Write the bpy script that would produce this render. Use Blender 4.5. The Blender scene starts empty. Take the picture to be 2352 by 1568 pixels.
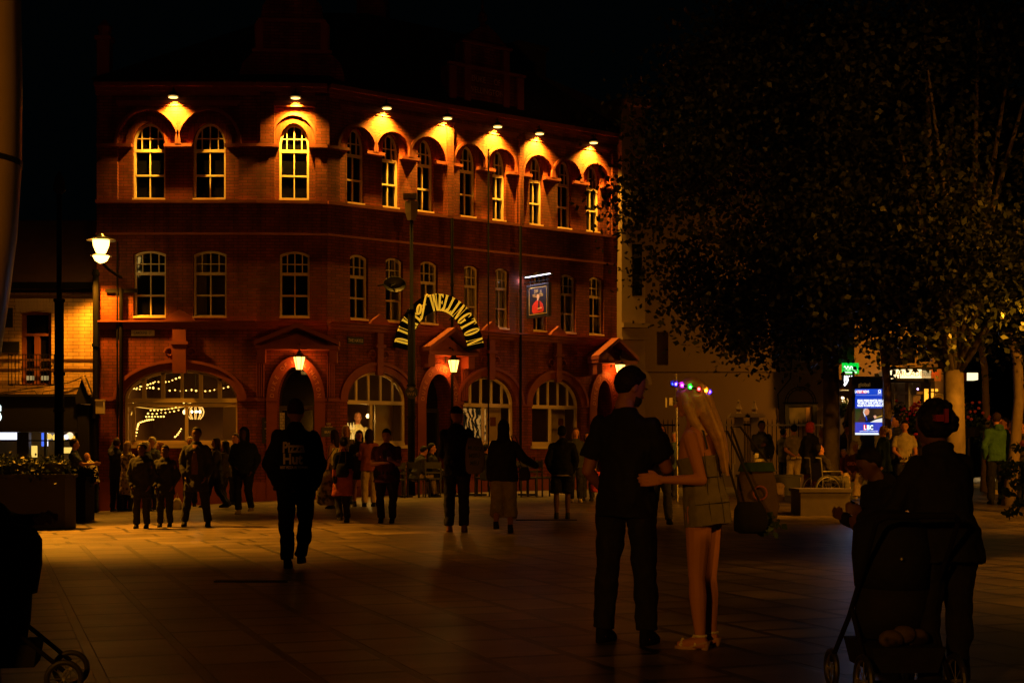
import bpy, math, random
import numpy as np
from mathutils import Vector, Matrix
from mathutils.geometry import tessellate_polygon
from mathutils.bvhtree import BVHTree
S = bpy.context.scene
COL = S.collection
R = math.radians
F = 3267.0; CX = 1176.0; HY = 1044.0; CH = 1.24   # picture scale (2352 px wide), eye height in metres

# ---------------------------------------------------------------- camera, world, exposure
cd = bpy.data.cameras.new("camera"); cam = bpy.data.objects.new("camera", cd); COL.objects.link(cam)
cam.location = (0, 0, CH); cam.rotation_euler = (R(90), 0, 0)
cd.sensor_width = 36; cd.lens = 36 * F / 2352; cd.shift_y = (HY - 784) / 2352
cd.clip_start = 0.1; cd.clip_end = 800
S.camera = cam
w = bpy.data.worlds.new("World"); S.world = w; w.use_nodes = True
bg = w.node_tree.nodes["Background"]
bg.inputs[0].default_value = (0.25, 0.62, 0.75, 1); bg.inputs[1].default_value = 0.0009
S.view_settings.view_transform = 'Standard'; S.view_settings.look = 'None'
S.view_settings.exposure = 0; S.view_settings.gamma = 1
S.cycles.max_bounces = 6; S.cycles.transparent_max_bounces = 12
S.cycles.caustics_reflective = False; S.cycles.caustics_refractive = False
S.cycles.sample_clamp_indirect = 2.0

SODIUM = (1.0, 0.34, 0.014); WARM = (1.0, 0.42, 0.06)
def lamp(name, loc, power, color=SODIUM, radius=0.12, spot=None, rot=None, parent=None):
    ld = bpy.data.lights.new(name, 'SPOT' if spot else 'POINT'); ld.energy = power; ld.color = color
    ld.shadow_soft_size = radius
    if spot: ld.spot_size = R(spot); ld.spot_blend = 1.0
    o = bpy.data.objects.new(name, ld); COL.objects.link(o); o.location = loc
    if rot: o.rotation_euler = rot
    if parent: o.parent = parent; o.location = Vector(loc) - parent.location
    return o
def area(name, loc, rot, sx, sy, power, color=WARM):
    ld = bpy.data.lights.new(name, 'AREA'); ld.shape = 'RECTANGLE'; ld.size = sx; ld.size_y = sy; ld.energy = power; ld.color = color; ld.spread = R(110)
    o = bpy.data.objects.new(name, ld); COL.objects.link(o); o.location = loc; o.rotation_euler = rot
    return o
# light of ceiling lamps inside the pub bar, the takeaway and the arcade
area("bar_ceiling_light", (-8.0, 37.8, 4.0), (0, 0, 0), 2.6, 1.6, 80)
area("bar_counter_light", (-1.6, 40.2, 4.0), (0, 0, R(36)), 3.0, 1.2, 70)
area("takeaway_ceiling_light", (-12.5, 37.8, 2.5), (0, 0, 0), 3.0, 1.4, 95, (1, .58, .18))
area("arcade_ceiling_light", (13.0, 45.3, 4.0), (0, 0, 0), 3, 1.0, 150, (1, .5, .08))

# ---------------------------------------------------------------- helpers
def GX(X):
    xs = [-30, -11, -6.5, -2.5, 1, 6, 40]; zs = [-.35, -.22, .06, .2, .24, .27, .3]
    return float(np.interp(X, xs, zs))
def G(X, Y):
    t = min(1, max(0, (Y - 17) / 17.0)); t = t * t * (3 - 2 * t)
    return t * GX(X)
def P(px, py, Y): return Vector(((px - CX) / F * Y, Y, CH + (HY - py) / F * Y))
def groundY(px, py):
    Y = F * CH / max(20, py - HY)
    for _ in range(30): Y = 0.5 * Y + 0.5 * F * (CH - G((px - CX) / F * Y, Y)) / (py - HY)
    return Y
def nm(o, label=None, cat=None, group=None, kind=None):
    if label: o['label'] = label
    if cat: o['category'] = cat
    if group: o['group'] = group
    if kind: o['kind'] = kind
    return o
def empty(name, loc, rz=0, label=None, cat=None, group=None):
    o = bpy.data.objects.new(name, None); COL.objects.link(o); o.location = loc; o.rotation_euler = (0, 0, rz)
    o.empty_display_size = 0.2
    o['rz'] = rz
    return nm(o, label, cat, group)
def rootmat(o):
    return Matrix.Translation(o.location) @ Matrix.Rotation(o.rotation_euler[2], 4, 'Z')
def top(o):
    while o.parent: o = o.parent
    return o
class Fr:   # vertical wall frame: u along, v = height, w = outwards
    def __init__(s, x, y, ang): s.x, s.y, s.a = x, y, ang; s.c, s.s = math.cos(ang), math.sin(ang)
    def __call__(s, u, v, w=0): return Vector((s.x + s.c * u + s.s * w, s.y + s.s * u - s.c * w, v))
    def u(s, px):
        k = (px - CX) / F
        return (k * s.y - s.x) / (s.c - k * s.s)
    def z(s, px, py): return CH + (HY - py) / F * (s.y + s.s * s.u(px))
class MB:
    def __init__(s): s.v = []; s.f = []; s.m = []; s.cm = 0
    def add(s, vs, fs, M=None):
        b = len(s.v)
        s.v += [(M @ Vector(p)) if M is not None else Vector(p) for p in vs]
        s.f += [tuple(i + b for i in f) for f in fs]; s.m += [s.cm] * len(fs)
        return s
    def hexa(s, p, M=None):
        return s.add(p, [(0, 3, 2, 1), (4, 5, 6, 7), (0, 1, 5, 4), (1, 2, 6, 5), (2, 3, 7, 6), (3, 0, 4, 7)], M)
    def box(s, c, d, M=None):
        x, y, z = c; a, b, e = d[0] / 2, d[1] / 2, d[2] / 2
        return s.hexa([(x - a, y - b, z - e), (x + a, y - b, z - e), (x + a, y + b, z - e), (x - a, y + b, z - e),
                       (x - a, y - b, z + e), (x + a, y - b, z + e), (x + a, y + b, z + e), (x - a, y + b, z + e)], M)
    def fbox(s, fr, u0, u1, v0, v1, w0, w1):
        return s.hexa([fr(u0, v0, w1), fr(u1, v0, w1), fr(u1, v0, w0), fr(u0, v0, w0), fr(u0, v1, w1), fr(u1, v1, w1), fr(u1, v1, w0), fr(u0, v1, w0)])
    def sheet(s, fr, loops, w, M=None):
        pts = [Vector((a, b, 0)) for l in loops for a, b in l]
        tris = tessellate_polygon([[Vector((a, b, 0)) for a, b in l] for l in loops])
        fs = []
        for t in tris:
            a, b, c = (pts[i] for i in t)
            fs.append(tuple(t) if (b - a).cross(c - a).z > 0 else tuple(reversed(t)))
        return s.add([fr(p.x, p.y, w) for p in pts], fs, M)
    def reveal(s, fr, loop, w0, w1):
        n = len(loop)
        return s.add([fr(a, b, w0) for a, b in loop] + [fr(a, b, w1) for a, b in loop], [(i, (i + 1) % n, n + (i + 1) % n, n + i) for i in range(n)])
    def prism(s, fr, loops, w0, w1):
        s.sheet(fr, loops, w1); s.sheet(fr, loops, w0)
        for l in loops: s.reveal(fr, l, w0, w1)
        return s
    def tube(s, path, r, n=8, cap=True, M=None, sy=1.0):
        path = [Vector(p) for p in path]; k = len(path)
        rr = r if isinstance(r, (list, tuple)) else [r] * k
        vs = []; T0 = None; U = None
        for i, p in enumerate(path):
            t = (path[min(i + 1, k - 1)] - path[max(i - 1, 0)])
            t = t.normalized() if t.length > 1e-9 else Vector((0, 0, 1))
            if U is None:
                U = t.cross(Vector((0, 0, 1)) if abs(t.z) < .9 else Vector((0, 1, 0))).normalized()
            else:
                U = (U - t * U.dot(t)).normalized()
            V = t.cross(U)
            for j in range(n):
                a = 2 * math.pi * j / n
                vs.append(p + U * (math.cos(a) * rr[i]) + V * (math.sin(a) * rr[i] * sy))
        fs = []
        for i in range(k - 1):
            for j in range(n):
                fs.append((i * n + j, i * n + (j + 1) % n, (i + 1) * n + (j + 1) % n, (i + 1) * n + j))
        if cap: fs += [tuple(reversed(range(n))), tuple((k - 1) * n + j for j in range(n))]
        return s.add(vs, fs, M)
    def loft(s, rings, n=16, M=None):   # rings of (x,y,z,rx,ry)
        vs = []
        for (x, y, z, a, b) in rings:
            for j in range(n):
                t = 2 * math.pi * j / n
                vs.append((x + a * math.cos(t), y + b * math.sin(t), z))
        k = len(rings); fs = []
        for i in range(k - 1):
            for j in range(n): fs.append((i * n + j, i * n + (j + 1) % n, (i + 1) * n + (j + 1) % n, (i + 1) * n + j))
        fs += [tuple(reversed(range(n))), tuple((k - 1) * n + j for j in range(n))]
        return s.add(vs, fs, M)
    def ell(s, c, r, M=None, n=12, m=8):
        x, y, z = c; rx, ry, rz = r if isinstance(r, (tuple, list)) else (r, r, r)
        vs = [(x, y, z - rz)]
        for i in range(1, m):
            ph = -math.pi / 2 + math.pi * i / m
            for j in range(n):
                t = 2 * math.pi * j / n
                vs.append((x + rx * math.cos(ph) * math.cos(t), y + ry * math.cos(ph) * math.sin(t), z + rz * math.sin(ph)))
        vs.append((x, y, z + rz)); e = len(vs) - 1; fs = []
        for j in range(n):
            fs.append((0, 1 + (j + 1) % n, 1 + j)); fs.append((e, 1 + (m - 2) * n + j, 1 + (m - 2) * n + (j + 1) % n))
        for i in range(m - 2):
            for j in range(n):
                a = 1 + i * n + j; b = 1 + i * n + (j + 1) % n
                fs.append((a, b, b + n, a + n))
        return s.add(vs, fs, M)
    def build(s, name, mats, parent=None, smooth=False, label=None, cat=None, group=None, kind=None, local=False):
        me = bpy.data.meshes.new(name)
        vs = s.v
        uvp = vs
        if parent is not None and not local:
            Mi = rootmat(top(parent)).inverted(); vs = [Mi @ p for p in vs]
        me.from_pydata([tuple(p) for p in vs], [], s.f)
        if not isinstance(mats, (list, tuple)): mats = [mats]
        for m in mats: me.materials.append(m)
        if len(mats) > 1: me.polygons.foreach_set('material_index', s.m)
        uv = me.uv_layers.new(name='uv')
        buf = np.zeros(len(me.loops) * 2, dtype=np.float32); li = 0
        for f in s.f:
            p0, p1, p2 = uvp[f[0]], uvp[f[1]], uvp[f[2]]
            n = (p1 - p0).cross(p2 - p0)
            if n.length > 0: n.normalize()
            flat = abs(n.z) > .75
            h = math.hypot(n.x, n.y) or 1
            tx, ty = -n.y / h, n.x / h
            for i in f:
                p = uvp[i]
                if flat: buf[li] = p.x; buf[li + 1] = p.y
                else: buf[li] = p.x * tx + p.y * ty; buf[li + 1] = p.z
                li += 2
        uv.data.foreach_set('uv', buf)
        if smooth: me.polygons.foreach_set('use_smooth', [True] * len(me.polygons))
        me.update()
        o = bpy.data.objects.new(name, me); COL.objects.link(o)
        if parent is not None: o.parent = parent
        return nm(o, label, cat, group, kind)

# ---------------------------------------------------------------- materials
MC = {}
def mat(name, col, rough=.7, metal=0, noise=.15, nscale=8, bump=0, emit=None, estr=0, spec=.5, sheen=0):
    if name in MC: return MC[name]
    m = bpy.data.materials.new(name); m.use_nodes = True; nt = m.node_tree; b = nt.nodes['Principled BSDF']
    b.inputs['Roughness'].default_value = rough; b.inputs['Metallic'].default_value = metal
    b.inputs['Specular IOR Level'].default_value = spec
    c = (*col, 1)
    if noise > 0:
        tc = nt.nodes.new('ShaderNodeTexCoord'); n = nt.nodes.new('ShaderNodeTexNoise'); n.inputs['Scale'].default_value = nscale; n.inputs['Detail'].default_value = 5
        nt.links.new(tc.outputs['Object'], n.inputs['Vector'])
        mx = nt.nodes.new('ShaderNodeMixRGB'); mx.inputs[1].default_value = tuple(v * (1 - noise * 1.6) for v in col) + (1,); mx.inputs[2].default_value = tuple(min(1, v * (1 + noise * 1.6)) for v in col) + (1,)
        nt.links.new(n.outputs['Fac'], mx.inputs[0]); nt.links.new(mx.outputs[0], b.inputs['Base Color'])
        if bump:
            bp = nt.nodes.new('ShaderNodeBump'); bp.inputs['Strength'].default_value = bump; bp.inputs['Distance'].default_value = .02
            nt.links.new(n.outputs['Fac'], bp.inputs['Height']); nt.links.new(bp.outputs[0], b.inputs['Normal'])
    else: b.inputs['Base Color'].default_value = c
    if emit: b.inputs['Emission Color'].default_value = (*emit, 1); b.inputs['Emission Strength'].default_value = estr
    MC[name] = m; return m
def cloth(col, pat=None):
    key = "cloth_%02x%02x%02x%s" % (*[int(min(1, c) * 255) for c in col], pat or '')
    if key in MC: return MC[key]
    m = mat(key, col, rough=.9, noise=.22, nscale=14, bump=.5, spec=.15)
    if pat:
        nt = m.node_tree; b = nt.nodes['Principled BSDF']
        tc = nt.nodes.new('ShaderNodeTexCoord')
        if pat == 'stripe':
            wv = nt.nodes.new('ShaderNodeTexWave'); wv.inputs['Scale'].default_value = 9; wv.bands_direction = 'X'; out = wv.outputs['Fac']
            nt.links.new(tc.outputs['Object'], wv.inputs['Vector'])
        else:
            wv = nt.nodes.new('ShaderNodeTexNoise'); wv.inputs['Scale'].default_value = 11; out = wv.outputs['Fac']
            nt.links.new(tc.outputs['Object'], wv.inputs['Vector'])
        rp = nt.nodes.new('ShaderNodeValToRGB'); rp.color_ramp.elements[0].position = .42; rp.color_ramp.elements[1].position = .55
        rp.color_ramp.elements[0].color = tuple(c * .18 for c in col) + (1,); rp.color_ramp.elements[1].color = (*col, 1)
        nt.links.new(out, rp.inputs[0]); nt.links.new(rp.outputs[0], b.inputs['Base Color'])
    return m
def brick(name, c1, c2, mortar, bw=.235, rh=.078, ms=.007, rough=.8, dirt=.35):
    m = bpy.data.materials.new(name); m.use_nodes = True; nt = m.node_tree; b = nt.nodes['Principled BSDF']
    uv = nt.nodes.new('ShaderNodeUVMap'); br = nt.nodes.new('ShaderNodeTexBrick')
    br.inputs['Scale'].default_value = 1; br.inputs['Brick Width'].default_value = bw; br.inputs['Row Height'].default_value = rh
    br.inputs['Mortar Size'].default_value = ms; br.inputs['Color1'].default_value = (*c1, 1); br.inputs['Color2'].default_value = (*c2, 1); br.inputs['Mortar'].default_value = (*mortar, 1)
    br.inputs['Mortar Smooth'].default_value = .3
    nt.links.new(uv.outputs[0], br.inputs['Vector'])
    n = nt.nodes.new('ShaderNodeTexNoise'); n.inputs['Scale'].default_value = 1.3; n.inputs['Detail'].default_value = 8; nt.links.new(uv.outputs[0], n.inputs['Vector'])
    rp = nt.nodes.new('ShaderNodeValToRGB'); rp.color_ramp.elements[0].position = .3; rp.color_ramp.elements[1].position = .7
    rp.color_ramp.elements[0].color = (1 - dirt,) * 3 + (1,); rp.color_ramp.elements[1].color = (1.12, 1.1, 1.08, 1)
    nt.links.new(n.outputs['Fac'], rp.inputs[0])
    mx = nt.nodes.new('ShaderNodeMixRGB'); mx.blend_type = 'MULTIPLY'; mx.inputs[0].default_value = 1
    nt.links.new(br.outputs['Color'], mx.inputs[1]); nt.links.new(rp.outputs[0], mx.inputs[2]); nt.links.new(mx.outputs[0], b.inputs['Base Color'])
    mpp = nt.nodes.new('ShaderNodeMapping'); mpp.inputs['Scale'].default_value = (2.2, .3, 1); nt.links.new(uv.outputs[0], mpp.inputs[0])
    n5 = nt.nodes.new('ShaderNodeTexNoise'); n5.inputs['Scale'].default_value = 1.6; n5.inputs['Detail'].default_value = 7; nt.links.new(mpp.outputs[0], n5.inputs['Vector'])
    r5 = nt.nodes.new('ShaderNodeValToRGB'); r5.color_ramp.elements[0].position = .38; r5.color_ramp.elements[1].position = .62; r5.color_ramp.elements[0].color = (1 - dirt * 1.2,) * 3 + (1,); r5.color_ramp.elements[1].color = (1, 1, 1, 1)
    nt.links.new(n5.outputs['Fac'], r5.inputs[0]); mx5 = nt.nodes.new('ShaderNodeMixRGB'); mx5.blend_type = 'MULTIPLY'; mx5.inputs[0].default_value = 1
    nt.links.new(mx.outputs[0], mx5.inputs[1]); nt.links.new(r5.outputs[0], mx5.inputs[2]); nt.links.new(mx5.outputs[0], b.inputs['Base Color'])
    bp = nt.nodes.new('ShaderNodeBump'); bp.invert = True; bp.inputs['Strength'].default_value = .6; bp.inputs['Distance'].default_value = .012
    nt.links.new(br.outputs['Fac'], bp.inputs['Height']); nt.links.new(bp.outputs[0], b.inputs['Normal'])
    b.inputs['Roughness'].default_value = rough; b.inputs['Specular IOR Level'].default_value = .3
    MC[name] = m; return m
def glass(name, tint=(.6, .6, .6)):
    m = bpy.data.materials.new(name); m.use_nodes = True; nt = m.node_tree; nt.nodes.clear()
    o = nt.nodes.new('ShaderNodeOutputMaterial'); mx = nt.nodes.new('ShaderNodeMixShader'); t = nt.nodes.new('ShaderNodeBsdfTransparent'); g = nt.nodes.new('ShaderNodeBsdfGlossy')
    fz = nt.nodes.new('ShaderNodeFresnel'); fz.inputs[0].default_value = 1.5
    t.inputs[0].default_value = (*tint, 1); g.inputs['Roughness'].default_value = .03
    nt.links.new(fz.outputs[0], mx.inputs[0]); nt.links.new(t.outputs[0], mx.inputs[1]); nt.links.new(g.outputs[0], mx.inputs[2]); nt.links.new(mx.outputs[0], o.inputs[0])
    MC[name] = m; return m
def emis(name, col, s):
    if name in MC: return MC[name]
    m = bpy.data.materials.new(name); m.use_nodes = True; nt = m.node_tree; b = nt.nodes['Principled BSDF']
    b.inputs['Base Color'].default_value = (0.02, 0.02, 0.02, 1); b.inputs['Emission Color'].default_value = (*col, 1); b.inputs['Emission Strength'].default_value = s
    MC[name] = m; return m
M_BRICK = brick('red_brick', (.18, .034, .010), (.26, .055, .015), (.055, .020, .009))
M_VOUS = brick('rubbed_brick', (.28, .056, .017), (.34, .074, .022), (.07, .025, .013), bw=.09, rh=.42, ms=.006)
M_TERRA = mat('terracotta_trim', (.20, .038, .014), .7, noise=.2, nscale=5, bump=.2)
M_WBRICK = brick('cream_glazed_brick', (.62, .40, .20), (.72, .50, .26), (.16, .10, .06), bw=.30, rh=.092, ms=.007, rough=.45, dirt=.2)
M_BAND = mat('dark_glazed_band', (.09, .04, .02), .5)
M_CREAM = mat('cream_paint', (.70, .57, .34), .5, noise=.08, nscale=3)
M_SLATE = mat('slate_roof', (.018, .018, .02), .75, noise=.3, nscale=2)
M_TILE = mat('brown_tile_roof', (.12, .06, .035), .8, noise=.25, nscale=3)
M_BLACK = mat('black_paint', (.012, .012, .013), .5, noise=.1)
M_IRON = mat('dark_iron', (.008, .007, .006), .8, noise=.1, spec=.08)
M_STEEL = mat('brushed_steel', (.4, .38, .35), .35, metal=.9, noise=.05)
M_PANE = mat('dark_room_pane', (.004, .004, .005), .06, noise=0, spec=.6)  # opaque dark pane painted for the unlit room behind it
M_GLASS = glass('clear_glass', (.8, .8, .78))
M_RENDER = mat('pale_render', (.17, .12, .075), .85, noise=.12, nscale=.8, bump=.1)
M_STONE = mat('pale_stone', (.17, .115, .065), .85, noise=.18, nscale=1.5, bump=.2)
M_WOOD = mat('red_brown_wood', (.20, .06, .03), .6, noise=.2, nscale=6)
M_BARK = mat('tree_bark', (.062, .046, .03), .9, noise=.55, nscale=5, bump=.7)
M_PALEBARK = mat('pale_tree_bark', (.20, .145, .09), .85, noise=.25, nscale=6, bump=.4)
M_SKIN = mat('skin', (.44, .19, .10), .7, noise=.06, nscale=9, spec=.3)
M_SKIND = mat('deep_skin', (.10, .045, .028), .6, noise=.06, nscale=9, spec=.3)
M_CURT = mat('net_curtain', (.5, .42, .25), .9, noise=.1)
M_PLANTER = mat('planter_timber', (.014, .012, .010), .8, noise=.25, nscale=5)
M_CONC = mat('concrete_planter', (.05, .038, .027), .85, noise=.2, nscale=6, bump=.3)
def leafmat(name, c):
    m = bpy.data.materials.new(name); m.use_nodes = True; nt = m.node_tree; nt.nodes.clear()
    o = nt.nodes.new('ShaderNodeOutputMaterial'); mx = nt.nodes.new('ShaderNodeMixShader'); d = nt.nodes.new('ShaderNodeBsdfPrincipled'); t = nt.nodes.new('ShaderNodeBsdfTranslucent')
    g = nt.nodes.new('ShaderNodeNewGeometry'); rp = nt.nodes.new('ShaderNodeValToRGB')
    rp.color_ramp.elements[0].color = tuple(x * .5 for x in c) + (1,); rp.color_ramp.elements[1].color = tuple(x * 1.5 for x in c) + (1,)
    nt.links.new(g.outputs['Random Per Island'], rp.inputs[0]); nt.links.new(rp.outputs[0], d.inputs['Base Color']); nt.links.new(rp.outputs[0], t.inputs[0])
    d.inputs['Roughness'].default_value = .5; d.inputs['Specular IOR Level'].default_value = .22; mx.inputs[0].default_value = .25
    nt.links.new(d.outputs[0], mx.inputs[1]); nt.links.new(t.outputs[0], mx.inputs[2]); nt.links.new(mx.outputs[0], o.inputs[0])
    MC[name] = m; return m
M_LEAF = leafmat('plane_tree_leaf', (.016, .020, .006)); M_LEAF2 = leafmat('shrub_leaf', (.05, .09, .02)); M_HEDGE = leafmat('hedge_leaf', (.012, .018, .008)); M_LEAFY = leafmat('yellow_leaf', (.3, .25, .03))

def text_mb(s, size, fr, u, v, w, depth=.006, sx=1.0, align='CENTER', mb=None, rot=0, bold=0, space=1.0):
    """flat lettering laid on a wall frame"""
    c = bpy.data.curves.new('lettering', 'FONT'); c.body = s; c.size = size; c.align_x = align; c.resolution_u = 3; c.offset = bold; c.space_character = space
    o = bpy.data.objects.new('lettering', c); COL.objects.link(o)
    me = o.to_mesh()
    mb = mb or MB(); ca, sa = math.cos(rot), math.sin(rot)
    vs = []
    for p in me.vertices:
        a, b = p.co.x * sx, p.co.y
        vs.append(fr(u + a * ca - b * sa, v + a * sa + b * ca, w + depth))
    mb.add(vs, [tuple(p.vertices) for p in me.polygons])
    o.to_mesh_clear(); bpy.data.objects.remove(o); bpy.data.curves.remove(c)
    return mb
def arch(uc, h, v0, vs, vt, n=20):
    p = [(uc - h, v0), (uc + h, v0)]
    if vt <= vs + 1e-6: return p + [(uc + h, vt), (uc - h, vt)]
    for i in range(n + 1):
        a = math.pi * i / n
        p.append((uc + h * math.cos(a), vs + (vt - vs) * math.sin(a)))
    return p
def seg(uc, h, v0, vt, rise, n=8):
    p = [(uc - h, v0), (uc + h, v0)]
    for i in range(n + 1):
        t = 1 - 2 * i / n
        p.append((uc + h * t, vt - rise * t * t))
    return p
def ringpoly(uc, h, vs, vt, th, n=20):
    o = [(uc + (h + th) * math.cos(math.pi * i / n), vs + (vt - vs + th) * math.sin(math.pi * i / n)) for i in range(n + 1)]
    q = [(uc + h * math.cos(math.pi * i / n), vs + (vt - vs) * math.sin(math.pi * i / n)) for i in range(n, -1, -1)]
    return o + q

# ---------------------------------------------------------------- ground
def ground_material():
    m = bpy.data.materials.new('stone_paving'); m.use_nodes = True; nt = m.node_tree; b = nt.nodes['Principled BSDF']; L = nt.links.new
    uv = nt.nodes.new('ShaderNodeUVMap')
    def pav(rot, bw, rh, off=(0, 0, 0), ms=.038):
        mp = nt.nodes.new('ShaderNodeMapping'); mp.inputs['Rotation'].default_value = (0, 0, R(rot)); mp.inputs['Location'].default_value = off
        L(uv.outputs[0], mp.inputs[0])
        br = nt.nodes.new('ShaderNodeTexBrick'); br.inputs['Scale'].default_value = 1; br.inputs['Brick Width'].default_value = bw; br.inputs['Row Height'].default_value = rh
        br.inputs['Mortar Size'].default_value = ms; br.inputs['Mortar Smooth'].default_value = .2; br.offset = .37; br.squash_frequency = 3; br.squash = .6
        br.inputs['Color1'].default_value = (.050, .038, .026, 1); br.inputs['Color2'].default_value = (.215, .165, .11, 1); br.inputs['Mortar'].default_value = (.005, .004, .003, 1)
        L(mp.outputs[0], br.inputs['Vector']); return br
    a = pav(70, .82, .56); c = pav(158, 1.1, .62, (.2, .1, 0), .03); fine = pav(70, .27, .56, (.05, 0, 0), 0.0)
    sp = nt.nodes.new('ShaderNodeSeparateXYZ'); L(uv.outputs[0], sp.inputs[0])
    gt = nt.nodes.new('ShaderNodeMath'); gt.operation = 'GREATER_THAN'; gt.inputs[1].default_value = 19.4; L(sp.outputs['Y'], gt.inputs[0])
    mx = nt.nodes.new('ShaderNodeMixRGB'); L(gt.outputs[0], mx.inputs[0]); L(a.outputs['Color'], mx.inputs[1]); L(c.outputs['Color'], mx.inputs[2])
    mf = nt.nodes.new('ShaderNodeMixRGB'); L(gt.outputs[0], mf.inputs[0]); L(a.outputs['Fac'], mf.inputs[1]); L(c.outputs['Fac'], mf.inputs[2])
    m3 = nt.nodes.new('ShaderNodeMixRGB'); m3.blend_type = 'MIX'; m3.inputs[0].default_value = .45; L(mx.outputs[0], m3.inputs[1]); L(fine.outputs['Color'], m3.inputs[2])
    n = nt.nodes.new('ShaderNodeTexNoise'); n.inputs['Scale'].default_value = .9; n.inputs['Detail'].default_value = 9; n.inputs['Roughness'].default_value = .65; L(uv.outputs[0], n.inputs['Vector'])
    rp = nt.nodes.new('ShaderNodeValToRGB'); rp.color_ramp.elements[0].position = .32; rp.color_ramp.elements[1].position = .68
    rp.color_ramp.elements[0].color = (.62, .62, .62, 1); rp.color_ramp.elements[1].color = (1.15, 1.15, 1.15, 1); L(n.outputs['Fac'], rp.inputs[0])
    ml = nt.nodes.new('ShaderNodeMixRGB'); ml.blend_type = 'MULTIPLY'; ml.inputs[0].default_value = 1; L(m3.outputs[0], ml.inputs[1]); L(rp.outputs[0], ml.inputs[2])
    vo = nt.nodes.new('ShaderNodeTexVoronoi'); vo.inputs['Scale'].default_value = 2.3; L(uv.outputs[0], vo.inputs['Vector'])
    vr = nt.nodes.new('ShaderNodeValToRGB'); vr.color_ramp.elements[0].position = .055; vr.color_ramp.elements[1].position = .075; vr.color_ramp.elements[0].color = (.35, .35, .35, 1); vr.color_ramp.elements[1].color = (1, 1, 1, 1); L(vo.outputs['Distance'], vr.inputs[0])
    n4 = nt.nodes.new('ShaderNodeTexNoise'); n4.inputs['Scale'].default_value = .28; n4.inputs['Detail'].default_value = 10; n4.inputs['Roughness'].default_value = .7; L(uv.outputs[0], n4.inputs['Vector'])
    r4 = nt.nodes.new('ShaderNodeValToRGB'); r4.color_ramp.elements[0].position = .40; r4.color_ramp.elements[1].position = .56; r4.color_ramp.elements[0].color = (.40, .37, .35, 1); r4.color_ramp.elements[1].color = (1.1, 1.1, 1.1, 1); L(n4.outputs['Fac'], r4.inputs[0])
    st = nt.nodes.new('ShaderNodeMixRGB'); st.blend_type = 'MULTIPLY'; st.inputs[0].default_value = 1; L(ml.outputs[0], st.inputs[1]); L(r4.outputs[0], st.inputs[2])
    gum = nt.nodes.new('ShaderNodeMixRGB'); gum.blend_type = 'MULTIPLY'; gum.inputs[0].default_value = 1; L(st.outputs[0], gum.inputs[1]); L(vr.outputs[0], gum.inputs[2])
    mm = nt.nodes.new('ShaderNodeMixRGB'); L(mf.outputs[0], mm.inputs[0]); L(gum.outputs[0], mm.inputs[1]); mm.inputs[2].default_value = (.005, .004, .003, 1)
    L(mm.outputs[0], b.inputs['Base Color'])
    n2 = nt.nodes.new('ShaderNodeTexNoise'); n2.inputs['Scale'].default_value = 60; n2.inputs['Detail'].default_value = 4; L(uv.outputs[0], n2.inputs['Vector'])
    b1 = nt.nodes.new('ShaderNodeBump'); b1.invert = True; b1.inputs['Strength'].default_value = .8; b1.inputs['Distance'].default_value = .01; L(mf.outputs[0], b1.inputs['Height'])
    b2 = nt.nodes.new('ShaderNodeBump'); b2.inputs['Strength'].default_value = .35; b2.inputs['Distance'].default_value = .004; L(n2.outputs['Fac'], b2.inputs['Height']); L(b1.outputs[0], b2.inputs['Normal']); L(b2.outputs[0], b.inputs['Normal'])
    r2 = nt.nodes.new('ShaderNodeMapRange'); r2.inputs['To Min'].default_value = .30; r2.inputs['To Max'].default_value = .52; L(n.outputs['Fac'], r2.inputs['Value']); L(r2.outputs[0], b.inputs['Roughness'])
    b.inputs['Specular IOR Level'].default_value = .5
    return m
mb = MB()
xs = [-250, -120, -60, -40] + [x * .8 - 30 for x in range(0, 88)] + [50, 80, 140, 250]
ys = [-60, -20, -5] + [y * .8 for y in range(0, 76)] + [66, 80, 120, 200, 380]
for y in ys:
    for x in xs: mb.v.append(Vector((x, y, G(x, y))))
nx = len(xs)
for j in range(len(ys) - 1):
    for i in range(nx - 1): mb.f.append((j * nx + i, j * nx + i + 1, (j + 1) * nx + i + 1, (j + 1) * nx + i)); mb.m.append(0)
mb.build('plaza_paving', ground_material(), smooth=True, kind='structure')
# drainage channel strips set in the paving (narrow dark slots)
M_SLOT = mat('iron_slot', (.008, .007, .006), .6, metal=.3)
for (x0, x1, py) in ((495, 665, 1335), (1185, 1325, 1194)):
    Y = groundY((x0 + x1) / 2, py); a = (x0 - CX) / F * Y; b = (x1 - CX) / F * Y; q = MB()
    z = G((a + b) / 2, Y) + .006
    q.box(((a + b) / 2, Y, z), (b - a, .16, .014)); 
    q.build('drain_cover', M_SLOT, label='long slot drain in the paving ' + ('behind the walker with pizza lettering' if x0 < 900 else 'beneath the man in black shorts'), cat='drain', group='slot drains in the paving')

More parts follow.
